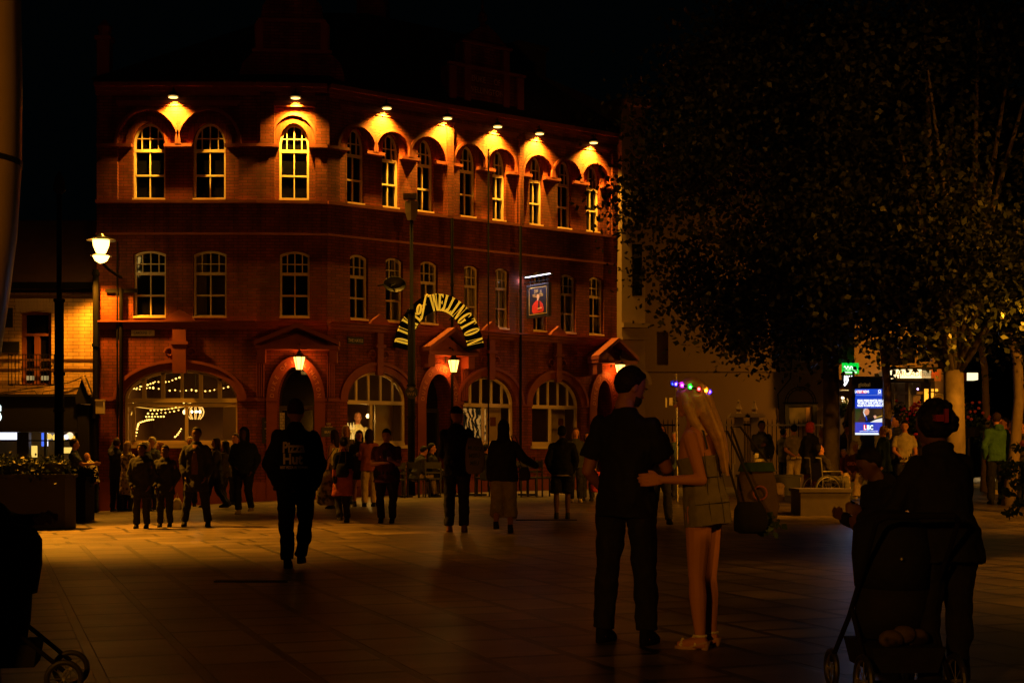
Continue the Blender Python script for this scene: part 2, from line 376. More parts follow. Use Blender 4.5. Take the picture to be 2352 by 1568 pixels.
# ---------------------------------------------------------------- the pub on the corner
D = 36.0
FL = Fr((222 - CX) / F * D, D, 0)
uB = FL.u(590)
ang = math.atan2(.15, (752 - CX) / F * 36.15 - (590 - CX) / F * D)
FC = Fr((590 - CX) / F * D, D, ang); uC = FC.u(752)
pC = FC(uC, 0)
FRr = Fr(pC.x, pC.y, R(36.1)); uR = FRr.u(1430)
Z0, ZE = -.7, 10.62
pub = empty('corner_pub', (FL.x, FL.y, 0), 0, 'three storey red brick corner pub with lit arched upper windows and arched name sign', 'pub')
walls = MB(); rec = MB()
wins = []     # every window to be built later: (frame, uc, half, v0, vs, vt, w, kind, extra)
def u2(fr, a, b): return ((fr.u(a) + fr.u(b)) / 2, (fr.u(b) - fr.u(a)) / 2)
V3S, V3I, V3T = 7.70, 9.10, 9.66
V2S, V2T = 4.70, 6.41
specs = {
 'L': dict(fr=FL, u0=0, u1=uB, g3=[[(302, 377), (441, 516)]], g2=[(306, 381), (443, 520)], big=[(283, 545)], doors=[]),
 'C': dict(fr=FC, u0=0, u1=uC, g3=[[(640, 709)]], g2=[(642, 711)], big=[], doors=[(637, 722)]),
 'R': dict(fr=FRr, u0=0, u1=uR, g3=[[(802, 842), (883, 922), (964, 1001)], [(1062, 1098), (1137, 1167)], [(1222, 1252), (1287, 1318), (1353, 1383)]],
           g2=[(804, 846), (886, 926), (966, 1006), (1066, 1100), (1138, 1169), (1225, 1256), (1288, 1323), (1354, 1387)],
           big=[(798, 937), (1064, 1185), (1222, 1334)], doors=[(977, 1036), (1369, 1402)])}
hood = MB(); vous = MB(); imp = MB(); corb = MB(); pil = MB(); key = MB(); gr = MB(); doorp = []
for k, sp in specs.items():
    fr = sp['fr']; holes = []
    for g in sp['g3']:
        cs = [u2(fr, *t) for t in g]
        n = len(cs)
        if k == 'C':
            ua, ub = fr.u(631), fr.u(724)
            holes.append([(ua, V3S - .02), (ub, V3S - .02), (ub, 10.08), (ua, 10.08)])
            outs = [(cs[0][0], (ub - ua) / 2 - .01)]
        else:
            outs = []
            for i, (uc, h) in enumerate(cs):
                ho = 1.76 * h
                if n > 1:
                    dmin = min(abs(uc - cs[j][0]) for j in range(n) if j != i); ho = dmin / 2 + .004
                outs.append((uc, ho))
            ua = outs[0][0] - outs[0][1]; ub = outs[-1][0] + outs[-1][1]
            top_ = []
            N = 26 * n
            for i in range(N + 1):
                u = ub + (ua - ub) * i / N; v = V3I
                for uc, ho in outs:
                    t = (u - uc) / ho
                    if abs(t) < 1: v = max(v, V3I + math.sqrt(1 - t * t) * min(ho * 1.12, .86))
                top_.append((u, v))
            holes.append([(ua, V3S - .02), (ub, V3S - .02)] + top_)
        wh = []
        for (uc, h), (_, ho) in zip(cs, outs):
            wh.append(arch(uc, h, V3S, V3I, V3T, 16))
            wins.append((fr, uc, h, V3S, V3I, V3T, -.24, '3', k))
            rr = min(ho * 1.12, .86); a = ho
            # brick voussoir ring on the recess face and thin hood mould on the outer face
            o_ = [(uc + (h + .20) * math.cos(math.pi * i / 20), V3I + (V3T - V3I + .2) * math.sin(math.pi * i / 20)) for i in range(21)]
            q = MB(); q.prism(fr, [ringpoly(uc, h + .003, V3I, V3T + .003, .17)], -.125, -.095); q.build('arch_ring', M_VOUS, pub)
            if k != 'C':
                hd_ = MB()
                for i in range(20):
                    a0, a1 = math.pi * i / 20, math.pi * (i + 1) / 20
                    q = [(uc + (a + e) * math.cos(t), V3I + (rr + e) * math.sin(t)) for e, t in ((0, a0), (.07, a0), (.07, a1), (0, a1))]
                    hd_.prism(fr, [q], -.02, .045)
                hd_.build('hood_mould', M_TERRA, pub)
            else:
                q = MB(); q.prism(fr, [ringpoly(uc, h + .19, V3I, V3T + .19, .07)], -.15, -.03); q.build('hood_mould', M_TERRA, pub)
        rec.sheet(fr, [[(ua, V3S - .02), (ub, V3S - .02), (ub, 10.1), (ua, 10.1)]] + wh, -.12)
        for h_ in wh: rec.reveal(fr, h_, -.12, -.27)
        # impost blocks between windows
        e = [ua] + [x for (uc, h) in cs for x in (uc - h, uc + h)] + [ub]
        for i in range(0, len(e), 2):
            if e[i + 1] - e[i] > .05: q = MB(); q.fbox(fr, e[i], e[i + 1] , V3I - .07, V3I + .01, -.12, .04); q.build('impost_block', M_TERRA, pub)
        q = MB(); q.fbox(fr, ua - .02, ub + .02, 10.12, 10.20, 0, .06); q.fbox(fr, ua + .03, ub - .03, 10.06, 10.118, 0, .035); q.build('corbel_band', M_TERRA, pub)
        sp.setdefault('rec', []).append((ua, ub))
    # impost string on the plain wall between groups
    edges = [sp['u0']] + [x for r_ in sp['rec'] for x in r_] + [sp['u1']]
    for i in range(0, len(edges), 2):
        a, b = edges[i], edges[i + 1]
        if b - a > .03: q = MB(); q.fbox(fr, a, b, V3I - .07, V3I + .01, 0, .055); q.build('impost_course', M_TERRA, pub)
        if k == 'R' and 0 < i < len(edges) - 1: q = MB(); q.fbox(fr, a + .05, b - .05, 7.62, 10.04, 0, .07); q.build('pilaster', M_BRICK, pub)
        if k == 'C': q = MB(); q.fbox(fr, a if i else b - .36, a + .36 if i else b, V3I + .012, 10.45, 0, .05); q.build('pilaster', M_BRICK, pub)
    for t in sp['g2']:
        uc, h = u2(fr, *t); holes.append(seg(uc, h, V2S, V2T, .09)); wins.append((fr, uc, h, V2S, V2T - .09, V2T, -.14, '2', k))
    for t in sp['big']:
        uc, h = u2(fr, *t); v0 = 1.50; vs = 2.64; vt = 3.40
        holes.append(arch(uc, h, v0, vs, vt, 28)); wins.append((fr, uc, h, v0, vs, vt, -.2, 'B', k))
        q = MB(); q.prism(fr, [ringpoly(uc, h + .003, vs, vt, .17, 28)], 0, .03); q.build('arch_surround', M_TERRA, pub); hd_ = MB()
        for i in range(28):
            a0, a1 = math.pi * i / 28, math.pi * (i + 1) / 28
            q = [(uc + (h + .17 + ee) * math.cos(t_), vs + (vt - vs + .17 + ee) * math.sin(t_)) for ee, t_ in ((0, a0), (.075, a0), (.075, a1), (0, a1))]
            hd_.prism(fr, [q], 0, .09)
        hd_.build('hood_mould', M_TERRA, pub); key = MB()
        kw = .17 if k == 'L' else .09
        key.fbox(fr, uc - kw, uc + kw, vt - .1, 4.40, 0, .13); key.fbox(fr, uc - kw - .06, uc + kw + .06, 4.02, 4.10, 0, .17)
        # scrolled brackets on the keystone shoulders
        for sgn in (-1, 1):
            pth = [fr(uc + sgn * (kw + .10 + .13 * math.cos(a) * (1 - a / 9)), vt + .42 + .15 * math.sin(a) * (1 - a / 9), .03) for a in [i * .45 for i in range(14)]]
            key.tube(pth, .022, 6)
        # scroll shape standing on the cornice above the keystone
        key.prism(fr, [[(uc - kw - .22, 4.62), (uc + kw + .22, 4.62), (uc + kw + .12, 4.74), (uc + kw * .7, 4.84), (uc, 4.90), (uc - kw * .7, 4.84), (uc - kw - .12, 4.74)]], .0, .12); key.build('keystone', M_TERRA, pub)
    for t in sp['doors']:
        uc, h = u2(fr, *t); holes.append(arch(uc, h, Z0 + .02, 2.60, 2.60 + (.86 if k == 'C' else .80), 22)); doorp.append((fr, uc, h, k))
    walls.sheet(fr, [[(sp['u0'], Z0), (sp['u1'], Z0), (sp['u1'], ZE), (sp['u0'], ZE)]] + holes, 0)
    for i, h_ in enumerate(holes):
        n3 = len(sp['g3'])
        walls.reveal(fr, h_, 0, -.12 if i < n3 else (-.17 if i < n3 + len(sp['g2']) else (-.26 if i < n3 + len(sp['g2']) + len(sp['big']) else -.75)))
# side and back walls
FLs = Fr(FL.x, FL.y + 9, R(-90)); walls.sheet(FLs, [[(0, Z0), (9, Z0), (9, ZE), (0, ZE)]], 0)
pR = FRr(uR, 0); FE = Fr(pR.x, pR.y, R(36.1 + 90)); walls.sheet(FE, [[(0, Z0), (6, Z0), (6, ZE), (0, ZE)]], 0)
walls.build('wall', M_BRICK, pub); rec.build('window_recess', M_BRICK, pub)
# strings and cornices that run right round
def course(segs, name, m, vlist):
    q = MB()
    for fr, a, b in segs:
        for v0, v1, w1 in vlist: q.fbox(fr, a, b, v0, v1, -.001, w1)
    return q.build(name, m, pub)
segs = [(FL, -.02, uB), (FC, -.0, uC), (FRr, -.0, uR + .02)]
course(segs, 'sill_course', M_TERRA, [(V3S - .10, V3S - .022, .07)])
course(segs, 'string_course', M_TERRA, [(6.80, 6.86, .035)])
course(segs, 'cornice', M_TERRA, [(4.42, 4.50, .06), (4.502, 4.58, .12), (4.582, 4.62, .20)])
for k_, sp in specs.items():
    fr = sp['fr']; ops = sorted([u2(fr, *t_) for t_ in sp['big']] + [(u2(fr, *t_)[0], u2(fr, *t_)[1] + .27) for t_ in sp['doors']]); ed = [sp['u0']]
    for c_, h_ in ops: ed += [c_ - h_, c_ + h_]
    ed += [sp['u1']]
    for i in range(0, len(ed), 2):
        if ed[i + 1] - ed[i] > .02: q = MB(); q.fbox(fr, ed[i], ed[i + 1], 2.60, 2.68, 0, .045); q.build('ground_impost', M_TERRA, pub)
    ops = sorted(u2(fr, *t_) for t_ in sp['doors']); ed = [sp['u0']]
    for c_, h_ in ops: ed += [c_ - h_ - .28, c_ + h_ + .28]
    ed += [sp['u1']]
    for i in range(0, len(ed), 2):
        if ed[i + 1] - ed[i] > .02: q = MB(); q.fbox(fr, ed[i], ed[i + 1], -.4, .55, 0, .04); q.build('plinth', M_TERRA, pub)
course(segs, 'eaves_cornice', M_TERRA, [(10.34, 10.42, .05), (10.422, 10.52, .10), (10.522, 10.62, .20)])
course(segs, 'gutter', M_IRON, [(10.622, 10.72, .26)])
# roof
q = MB()
e0 = [FL(-.1, 10.70, .2), FC(0, 10.70, .2), FC(uC, 10.70, .2), FRr(uR + .1, 10.70, .2), FRr(uR + .1, 10.70, -9), FL(-.1, 10.70, -9)]
cen = Vector((-3.6, 40.5, 12.9))
e1 = [p.lerp(Vector((cen.x + (p.x - cen.x) * .35, cen.y + (p.y - cen.y) * .35, 13.3)), 1) for p in e0]
q.add(e0 + e1, [(i, (i + 1) % 6, 6 + (i + 1) % 6, 6 + i) for i in range(6)] + [tuple(range(6, 12))])
roof = q.build('roof', M_SLATE, pub)
# ornate gable over the corner (dark) and the named gable over the long front
def gable(fr, uc, prof, w0, w1, name, m, fin=None):
    g = MB(); loop = [(uc + a, b) for a, b in prof] + [(uc - a, b) for a, b in reversed(prof) if a > 1e-6]
    # order the outline counter clockwise from lower right
    g.prism(fr, [loop], w0, w1)
    o = g.build(name, m, pub)
    if fin:
        f = MB(); b0 = fr(uc, fin, (w0 + w1) / 2)
        f.loft([(b0.x, b0.y, b0.z - .05, .10, .10), (b0.x, b0.y, b0.z + .12, .06, .06), (b0.x, b0.y, b0.z + .2, .13, .13), (b0.x, b0.y, b0.z + .33, .13, .13), (b0.x, b0.y, b0.z + .45, .04, .04), (b0.x, b0.y, b0.z + .95, .012, .012)], 10)
        f.build('finial', m, o)
    return o
gc = (FC.u(670))
gc = u2(FC, 662, 680)[0]
g1 = gable(FC, gc, [(1.32, 10.62), (1.32, 10.85), (1.24, 11.15), (1.02, 11.38), (.94, 11.42), (.94, 12.15), (.80, 12.25), (.74, 12.6), (.5, 12.95), (.2, 13.1), (0, 13.15)], -.3, .02, 'corner_gable', M_BRICK, 13.1)
q = MB(); q.fbox(FC, gc - 1.0, gc + 1.0, 11.42, 11.5, .0205, .08); q.fbox(FC, gc - .86, gc + .86, 12.2, 12.27, .0205, .08)
q.fbox(FC, gc - .9, gc - .72, 11.5, 12.2, .0205, .07); q.fbox(FC, gc + .72, gc + .9, 11.5, 12.2, .0205, .07); q.build('gable_moulding', M_TERRA, g1)
ug = FRr.u(1116); hg = (FRr.u(1203) - FRr.u(1032)) / 2
g2 = gable(FRr, ug, [(hg, 10.62), (hg, 11.75), (hg * .66, 11.78), (hg * .62, 12.45), (hg * .5, 12.62), (hg * .28, 12.85), (0, 13.05)], -.35, .02, 'name_gable', M_BRICK, 13.0)
q = MB()
for a, b in ((-hg, -hg * .82), (-hg * .6, -hg * .44), (hg * .44, hg * .6), (hg * .82, hg)): q.fbox(FRr, ug + a, ug + b, 10.64, 11.72 if abs(a) > hg * .7 or abs(b) > hg * .7 else 12.4, .0205, .08)
q.fbox(FRr, ug - hg - .04, ug + hg + .04, 11.752, 11.82, .0205, .12); q.fbox(FRr, ug - hg * .66, ug + hg * .66, 12.42, 12.48, .0205, .12)
q.build('gable_moulding', M_TERRA, g2)
for s_, z_, x_ in (('DUKE', 11.42, -.26), ('OF', 11.42, .36), ('WELLINGTON', 11.12, 0)): q = text_mb(s_, .22, FRr, ug + x_, z_, .022, sx=.82); q.build('carved_name', mat('pale_carving', (.45, .22, .12), .7), g2)
q = MB(); p = FL(.15, 10.9, -.2); q.box((p.x, p.y, 11.25), (.32, .32, 1.0)); q.box((p.x, p.y, 11.8), (.42, .42, .1)); q.loft([(p.x, p.y, 11.85, .14, .14), (p.x, p.y, 12.1, .2, .2), (p.x, p.y, 12.3, .02, .02)], 8)
q.build('corner_pinnacle', M_TERRA, pub)
q = MB(); p = FL(6.6, 0, -4.2); q.box((p.x, p.y, 13.4), (.8, 1.4, 2.2)); q.box((p.x, p.y, 14.55), (.95, 1.55, .14)); ch_ = q.build('chimney', M_BRICK, roof)

# windows
def vat(uc, h, vs, vt, u, kind):
    t = max(-1, min(1, (u - uc) / h))
    return vt - (vt - vs) * t * t if kind == '2' else vs + (vt - vs) * math.sqrt(max(0, 1 - t * t))
def make_window(fr, uc, h, v0, vs, vt, w, kind, k, curtain=False):
    f = MB(); e = .055 if kind != 'B' else .07
    outl = lambda d: (seg(uc, h - d, v0 + (d * 1.5 if d else 0), vt - d, vt - vs) if kind == '2' else arch(uc, h - d, v0 + (d * 1.5 if d else 0), vs, vt - d, 24))
    f.prism(fr, [outl(.004), outl(e)], w - .05, w + .03)
    f.fbox(fr, uc - h + .01, uc + h - .01, v0, v0 + .07, w + .031, w + .06)
    T = .026
    def vbar(u, a, b, t=T, ww=.018): f.fbox(fr, u - t / 2, u + t / 2, a, b, w - .02, w + ww)
    def hbar(v, t=T, ww=.022, a=None, b=None):
        a = uc - h + e * .6 if a is None else a; b = uc + h - e * .6 if b is None else b
        f.fbox(fr, a, b, v - t / 2, v + t / 2, w - .019, w + ww)
    if kind in '23':
        vtr = 8.97 if kind == '3' else 5.83
        vb = 9.28 if kind == '3' else 6.08; vm = 8.34 if kind == '3' else 5.28
        n = 3 if k == 'R' else 4
        for i in range(1, n):
            u = uc - h + 2 * h * i / n; vbar(u, vtr, vat(uc, h, vs, vt, u, kind) - .03)
        hbar(vb); hbar(vtr, .075, .035); hbar(vm, .045, .03)
        vbar(uc - (.0 if k != 'R' else .03), v0 + .05, vtr, .03)
    elif k == 'L':
        hbar(2.62, .11, .06); hbar(2.50, .09, .04)
        for i, t in ((1, .062), (2, .062), (3, .045), (4, .062), (5, .062)): vbar(uc - h + 2 * h * i / 6 , 2.66, vat(uc, h, vs, vt, uc - h + 2 * h * i / 6, kind) - .03, t * 1.6, .03)
        vbar(uc - h + .22, v0, 2.46, .08, .03); vbar(uc + .12, v0, 2.46, .08, .03)
    else:
        hbar(2.60, .10, .06)
        for i in (1, 2, 3, 4):
            u = uc - h + 2 * h * (i + .0) / 5; vbar(u, 2.64, vat(uc, h, vs, vt, u, kind) - .03, .055, .03)
        vbar(uc - h * .12, v0, 2.56, .08, .03)
    o = f.build('window', M_CREAM, pub)
    g = MB(); g.sheet(fr, [outl(.02)], w - .03)
    g.build('pane', M_GLASS if (kind == 'B' or curtain) else M_PANE, o)
    if kind != 'B':
        s = MB(); s.fbox(fr, uc - h - .0, uc + h + .0, v0 - .0, v0 + .045, w + .061, w + .17); s.build('sill', M_CREAM if kind == '2' else M_CREAM, o)
    else:
        s = MB(); s.fbox(fr, uc - h - .05, uc + h + .05, v0 - .09, v0 - .005, w, .08); s.build('sill', M_CREAM, o)
    if curtain:
        c = MB(); N = 40
        for side in curtain:
            a, b = (uc - h, uc - h + h * .7) if side == 'l' else ((uc + h * .3, uc + h) if side == 'r' else (uc - h, uc + h))
            pts = [(a + (b - a) * i / N, w - .16 + .02 * math.sin(i * 1.3)) for i in range(N + 1)]
            vs_ = [fr(u, v0, ww) for u, ww in pts] + [fr(u, vt, ww) for u, ww in pts]
            c.add(vs_, [(i, i + 1, N + 2 + i, N + 1 + i) for i in range(N)])
        c.build('curtain', M_CURT, o, smooth=True)
    return o
n2 = 0; nL = 0
for wd in wins:
    cu = None
    if wd[7] == '2' and wd[8] == 'L': cu = (None, 'l')[nL]; nL += 1
    if wd[7] == '2' and wd[8] == 'R':
        cu = {0: None, 1: 'lr', 2: 'l', 3: 'a', 4: 'a', 5: None, 6: 'r', 7: 'r'}[n2]; n2 += 1
    if wd[7] == '2' and wd[8] == 'L' and n2 == 0: pass
    make_window(*wd, curtain=cu)
# dark backing rooms behind first floor windows that have clear glass
q = MB()
q.fbox(FRr, .4, uR - .1, 4.6, 6.6, -1.6, -1.5); q.fbox(FL, .2, uB, 4.6, 6.6, -1.6, -1.5)
q.build('room_wall', mat('dim_room', (.30, .24, .14), .9), pub)
l_ = FRr(FRr.u(1110), 6.3, -1.0); area('upstairs_light', l_, (0, 0, R(36)), 1.2, .3, 2.2)
# ground floor interiors
q = MB()
q.fbox(FL, .2, uB - .1, -.3, 4.3, -4.6, -4.5); q.fbox(FL, .2, .3, -.3, 4.3, -4.5, -.3); q.fbox(FL, uB - .3, uB - .2, -.3, 4.3, -4.5, -.3)
q.fbox(FRr, .2, uR - .1, -.3, 4.3, -4.6, -4.5); q.fbox(FRr, uR - .3, uR - .2, -.3, 4.3, -4.5, -.3); q.fbox(FRr, .2, .3, -.3, 4.3, -2.5, -.3)
q.build('bar_wall', mat('bar_wallpaper', (.20, .12, .05), .8, noise=.3, nscale=2), pub)
q = MB(); q.fbox(FL, .3, uB - .3, 4.25, 4.3, -4.49, -.3); q.fbox(FRr, .35, uR - .3, 4.25, 4.3, -4.49, -.3); q.build('bar_ceiling', mat('bar_ceiling', (.10, .07, .04), .8), pub)
# partition panels, door and pictures seen through the glass
ub_, hb_ = u2(FL, 283, 545)
q = MB(); q.fbox(FL, FL.u(497), FL.u(545), 1.0, 2.5, -.9, -.85); q.fbox(FL, FL.u(513), FL.u(540), 1.4, 2.3, -.85, -.82); q.build('painted_panel', M_CREAM, pub)
for a, b in ((1150, 1186), (1300, 1334), (895, 935)): q = MB(); q.fbox(FRr, FRr.u(a), FRr.u(b), .9, 2.56, -.8, -.74); q.build('painted_panel', M_CREAM, pub)
for fr, a, b, v0, v1, w in ((FL, 470, 492, 2.0, 2.3, -4.4), (FL, 300, 325, 1.4, 1.9, -4.4), (FRr, 1160, 1172, 2.05, 2.3, -.72), (FRr, 1318, 1328, 2.1, 2.3, -.72)):
    q = MB(); q.fbox(fr, fr.u(a), fr.u(b), v0, v1, w, w + .03); q.build('picture_frame', M_WOOD, pub)
q = MB(); q.fbox(FRr, FRr.u(1070), FRr.u(1138), 1.62, 2.52, -.5, -.46)
m = mat('etched_mirror', (.4, .3, .14), .08, metal=1, noise=0); nt = m.node_tree
tc = nt.nodes.new('ShaderNodeTexCoord'); wv = nt.nodes.new('ShaderNodeTexWave'); wv.inputs['Scale'].default_value = 2.2; wv.inputs['Distortion'].default_value = 9; wv.inputs['Detail'].default_value = 3; wv.inputs['Detail Scale'].default_value = 1.5
rp = nt.nodes.new('ShaderNodeValToRGB'); rp.color_ramp.elements[0].color = (.02, .015, .006, 1); rp.color_ramp.elements[1].color = (1, .50, .10, 1); rp.color_ramp.elements[0].position = .3
b_ = nt.nodes['Principled BSDF']
nt.links.new(tc.outputs['Object'], wv.inputs['Vector']); nt.links.new(wv.outputs['Fac'], rp.inputs[0]); nt.links.new(rp.outputs[0], b_.inputs['Base Color']); nt.links.new(rp.outputs[0], b_.inputs['Emission Color']); b_.inputs['Emission Strength'].default_value = .4; b_.inputs['Metallic'].default_value = .2
q.build('backlit_mirror', m, pub)
# bar counter and bottle shelf behind the first long-front window
q = MB(); q.fbox(FRr, .5, 2.0, -.2, 1.35, -2.3, -1.7); q.build('bar_counter', M_WOOD, pub)
q = MB(); rnd = random.Random(3)
for j in range(3):
    for i in range(16):
        c = FRr(.55 + i * .09, 1.36 + j * .28, -1.75 - .12 * j); hh = .16 + rnd.random() * .08
        q.loft([(c.x, c.y, c.z, .028, .028), (c.x, c.y, c.z + hh * .6, .028, .028), (c.x, c.y, c.z + hh * .8, .01, .01), (c.x, c.y, c.z + hh, .01, .01)], 8)
q.build('bottles', emis('lit_bottles', (1, .55, .12), 1.1), pub, kind='stuff')
# doors with arch ring, reveal lettering
def arc_text(s, size, fr, uc, vc, a, b, t0, t1, w, mb):
    n = len(s)
    for i, chh in enumerate(s):
        if chh == ' ': continue
        t = R(t0 + (t1 - t0) * i / (n - 1))
        text_mb(chh, size, fr, uc + a * math.cos(t), vc + b * math.sin(t), w, rot=t - math.pi / 2, mb=mb)
for fr, uc, h, k in doorp:
    vt = 2.60 + (.86 if k == 'C' else .80)
    r_ = MB(); r_.prism(fr, [ringpoly(uc, h + .003, 2.6, vt + .003, .27, 24)], 0, .07)
    ring = r_.build('door_arch', M_TERRA, pub)
    for sg in (-1, 1):
        r_ = MB(); a = uc + sg * (h + .14); r_.fbox(fr, a - .13, a + .13, -.3, 2.598, 0, .06)
        a = uc + sg * (h + .42)
        if h > .3:
            for j in range(4): r_.fbox(fr, a - .10 + j * .055, a - .07 + j * .055, 2.7, 3.75, .0, .075)
        r_.build('door_jamb', M_TERRA, pub)
    t = MB(); arc_text('DUKE OF WELLINGTON', .15, fr, uc, 2.6, h + .08, vt - 2.6 + .08, 172, 8, .072, t); t.build('raised_lettering', mat('raised_letter', (.5, .2, .09), .7), ring)
    d = MB(); d.fbox(fr, uc - h, uc + h, 2.40, 2.50, -.7, -.62)
    d.fbox(fr, uc - h, uc - h + .07, -.3, 2.399, -.7, -.6); d.fbox(fr, uc + h - .07, uc + h, -.3, 2.399, -.7, -.6); d.fbox(fr, uc - .03, uc + .03, -.3, 2.399, -.69, -.61)
    for sg in (-1, 1): d.fbox(fr, uc + sg * h * .5 - h * .35, uc + sg * h * .5 + h * .35, -.25, 1.0, -.68, -.63)
    dd = d.build('door', mat('dark_door_paint', (.02, .015, .012), .4), pub)
    d = MB(); d.sheet(fr, [arch(uc, h, 2.5, 2.6, vt, 20)], -.66); d.fbox(fr, uc - h + .07, uc + h - .07, 1.0, 2.39, -.665, -.655); d.build('pane', M_PANE, dd)
    if k == 'C':
        d = MB(); d.fbox(fr, uc - h + .02, uc - h + .14, 1.5, 2.33, -.598, -.585); d.build('white_tiles', brick('white_tile', (.7, .7, .68), (.6, .6, .6), (.2, .2, .2), .12, .075, .008, .3), dd)
# pediments over doors
def pediment(fr, u0, u1, v0, apex, w1, k):
    uc = (u0 + u1) / 2; t = MB()
    t.prism(fr, [[(u0 + .1, v0), (u1 - .1, v0), (uc, apex - .12)]], 0, w1 * .35)
    pp = t.build('pediment', M_TERRA, pub)
    t = MB()
    for a, b in ((u0, uc), (uc, u1)):
        va, vb = (v0, apex) if a == u0 else (apex, v0)
        t.prism(fr, [[(a, va), (b, vb), (b, vb + .11), (a, va + .11)]], 0, w1)
    t.fbox(fr, u0 + .02, u1 - .02, v0 - .1, v0 - .003, 0, w1 * .9)
    t.build('raking_cornice', M_TERRA, pp)
    for a in (u0 + .16, u1 - .16): t = MB(); t.fbox(fr, a - .1, a + .1, v0 - .42, v0 - .103, 0, w1 * .7); t.build('bracket', M_TERRA, pp)
pediment(FC, -.02, uC + .32, 3.98, 4.42, .55, 'C')
pediment(FRr, FRr.u(962), FRr.u(1076), 3.98, 4.52, .55, 'R')
pediment(FRr, FRr.u(1348), FRr.u(1440), 3.98, 4.52, .55, 'R')
# drain pipes
for fr, px, z1 in ((FL, 224, 5.9), (FL, 272, 6.6), (FRr, 1033, 7.6), (FRr, 1117, 9.6), (FRr, 1190, 7.6)):
    q = MB(); u = fr.u(px); rr = .075 if px == 224 else (.038 if px in (1033, 1190) else .022)
    q.tube([fr(u, -.3, .08 + rr), fr(u, z1, .08 + rr)], rr, 10)
    for z in np.arange(.4, z1, 1.8):
        c = fr(u, z, .08 + rr); q.tube([c - Vector((0, 0, .04)), c + Vector((0, 0, .04))], rr * 1.3, 10)
    q.build('drain_pipe', M_IRON, pub)

# ---------------------------------------------------------------- things fixed to the pub
M_BULB = emis('lamp_glow_white', (1, .75, .38), 14)
shades = []
for i, (px, py) in enumerate(((402, 222), (680, 222), (880, 247), (1019, 272), (1134, 294), (1230, 313), (1354, 335))):
    fr = FL if px < 590 else (FC if px < 752 else FRr); u = fr.u(px); z = 10.26; 
    b0 = fr(u, z, .19)
    lab = ['downlight lighting the paired arches above the street name plate', 'downlight over the single corner window', 'downlight over the first two arched windows right of the corner', 'downlight above the third arched window of the long front',
           'downlight below the named gable', 'downlight over the sixth arched window of the long front', 'last downlight at the tree end of the long front'][i]
    t = empty('wall_lamp', fr(u, z, 0), 0, 'small shaded ' + lab, 'wall lamp', 'downlights above the top floor windows')
    q = MB(); q.tube([fr(u, z + .16, 0), fr(u, z + .2, .18), fr(u, z + .1, .19)], .018, 6); q.build('arm', M_BLACK, t)
    q = MB(); q.loft([(b0.x, b0.y, z - .01, .15, .15), (b0.x, b0.y, z + .03, .13, .13), (b0.x, b0.y, z + .10, .06, .06)], 16); q.build('shade', M_BLACK, t)
    q = MB(); q.ell((b0.x, b0.y, z - .035), (.12, .09, .02)); q.build('bulb', emis('downlight_bulb', (1, .60, .14), 4), t)
    n = Vector((fr.s, -fr.c, 0)); d = Vector((0, 0, -1)) - n * .30
    lamp('downlight', b0 - Vector((0, 0, .09)), 1700, (1, .44, .03), .04, spot=120, rot=d.to_track_quat('-Z', 'Y').to_euler(), parent=t)

def lantern(px, py, fr, lab):
    u = fr.u(px); z = fr.z(px, py); w = .42; c = fr(u, z, w)
    t = empty('wall_lantern', fr(u, z, 0), 0, lab, 'lantern', 'lit lanterns over the pub doors')
    q = MB(); q.tube([fr(u, z + .1, 0), fr(u, z + .42, .05), fr(u, z + .5, .25), fr(u, z + .42, .4), fr(u, z + .3, w)], .016, 6)
    q.tube([fr(u, z + .05, 0), fr(u, z + .25, .1), fr(u, z + .2, .25)], .01, 6); q.build('bracket', M_BLACK, t)
    q = MB(); q.loft([(c.x, c.y, z + .15, .16, .16), (c.x, c.y, z + .22, .10, .10), (c.x, c.y, z + .31, .03, .03)], 6)
    q.loft([(c.x, c.y, z - .19, .06, .06), (c.x, c.y, z - .165, .085, .085)], 6); q.build('cap', M_BLACK, t)
    q = MB()
    for j in range(6):
        a = math.pi * 2 * j / 6; q.tube([(c.x + .082 * math.cos(a), c.y + .082 * math.sin(a), z - .16), (c.x + .152 * math.cos(a), c.y + .152 * math.sin(a), z + .15)], .009, 5)
    q.build('frame', M_BLACK, t)
    q = MB(); q.loft([(c.x, c.y, z - .16, .078, .078), (c.x, c.y, z + .148, .145, .145)], 6); q.build('glass', emis('lantern_glow', (1, .50, .10), 4.5), t)
    for dd in (-.0,):
        lamp('lantern_light', fr(u, z - .02, w * .52), 20, (1, .22, .02), .05, parent=t)
lantern(690, 836, FC, 'glowing glazed lantern over the corner door arch')
lantern(1022, 842, FRr, 'glowing glazed lantern under the arched name sign')
lantern(1403, 851, FRr, 'glowing glazed lantern over the door at the tree end of the pub')

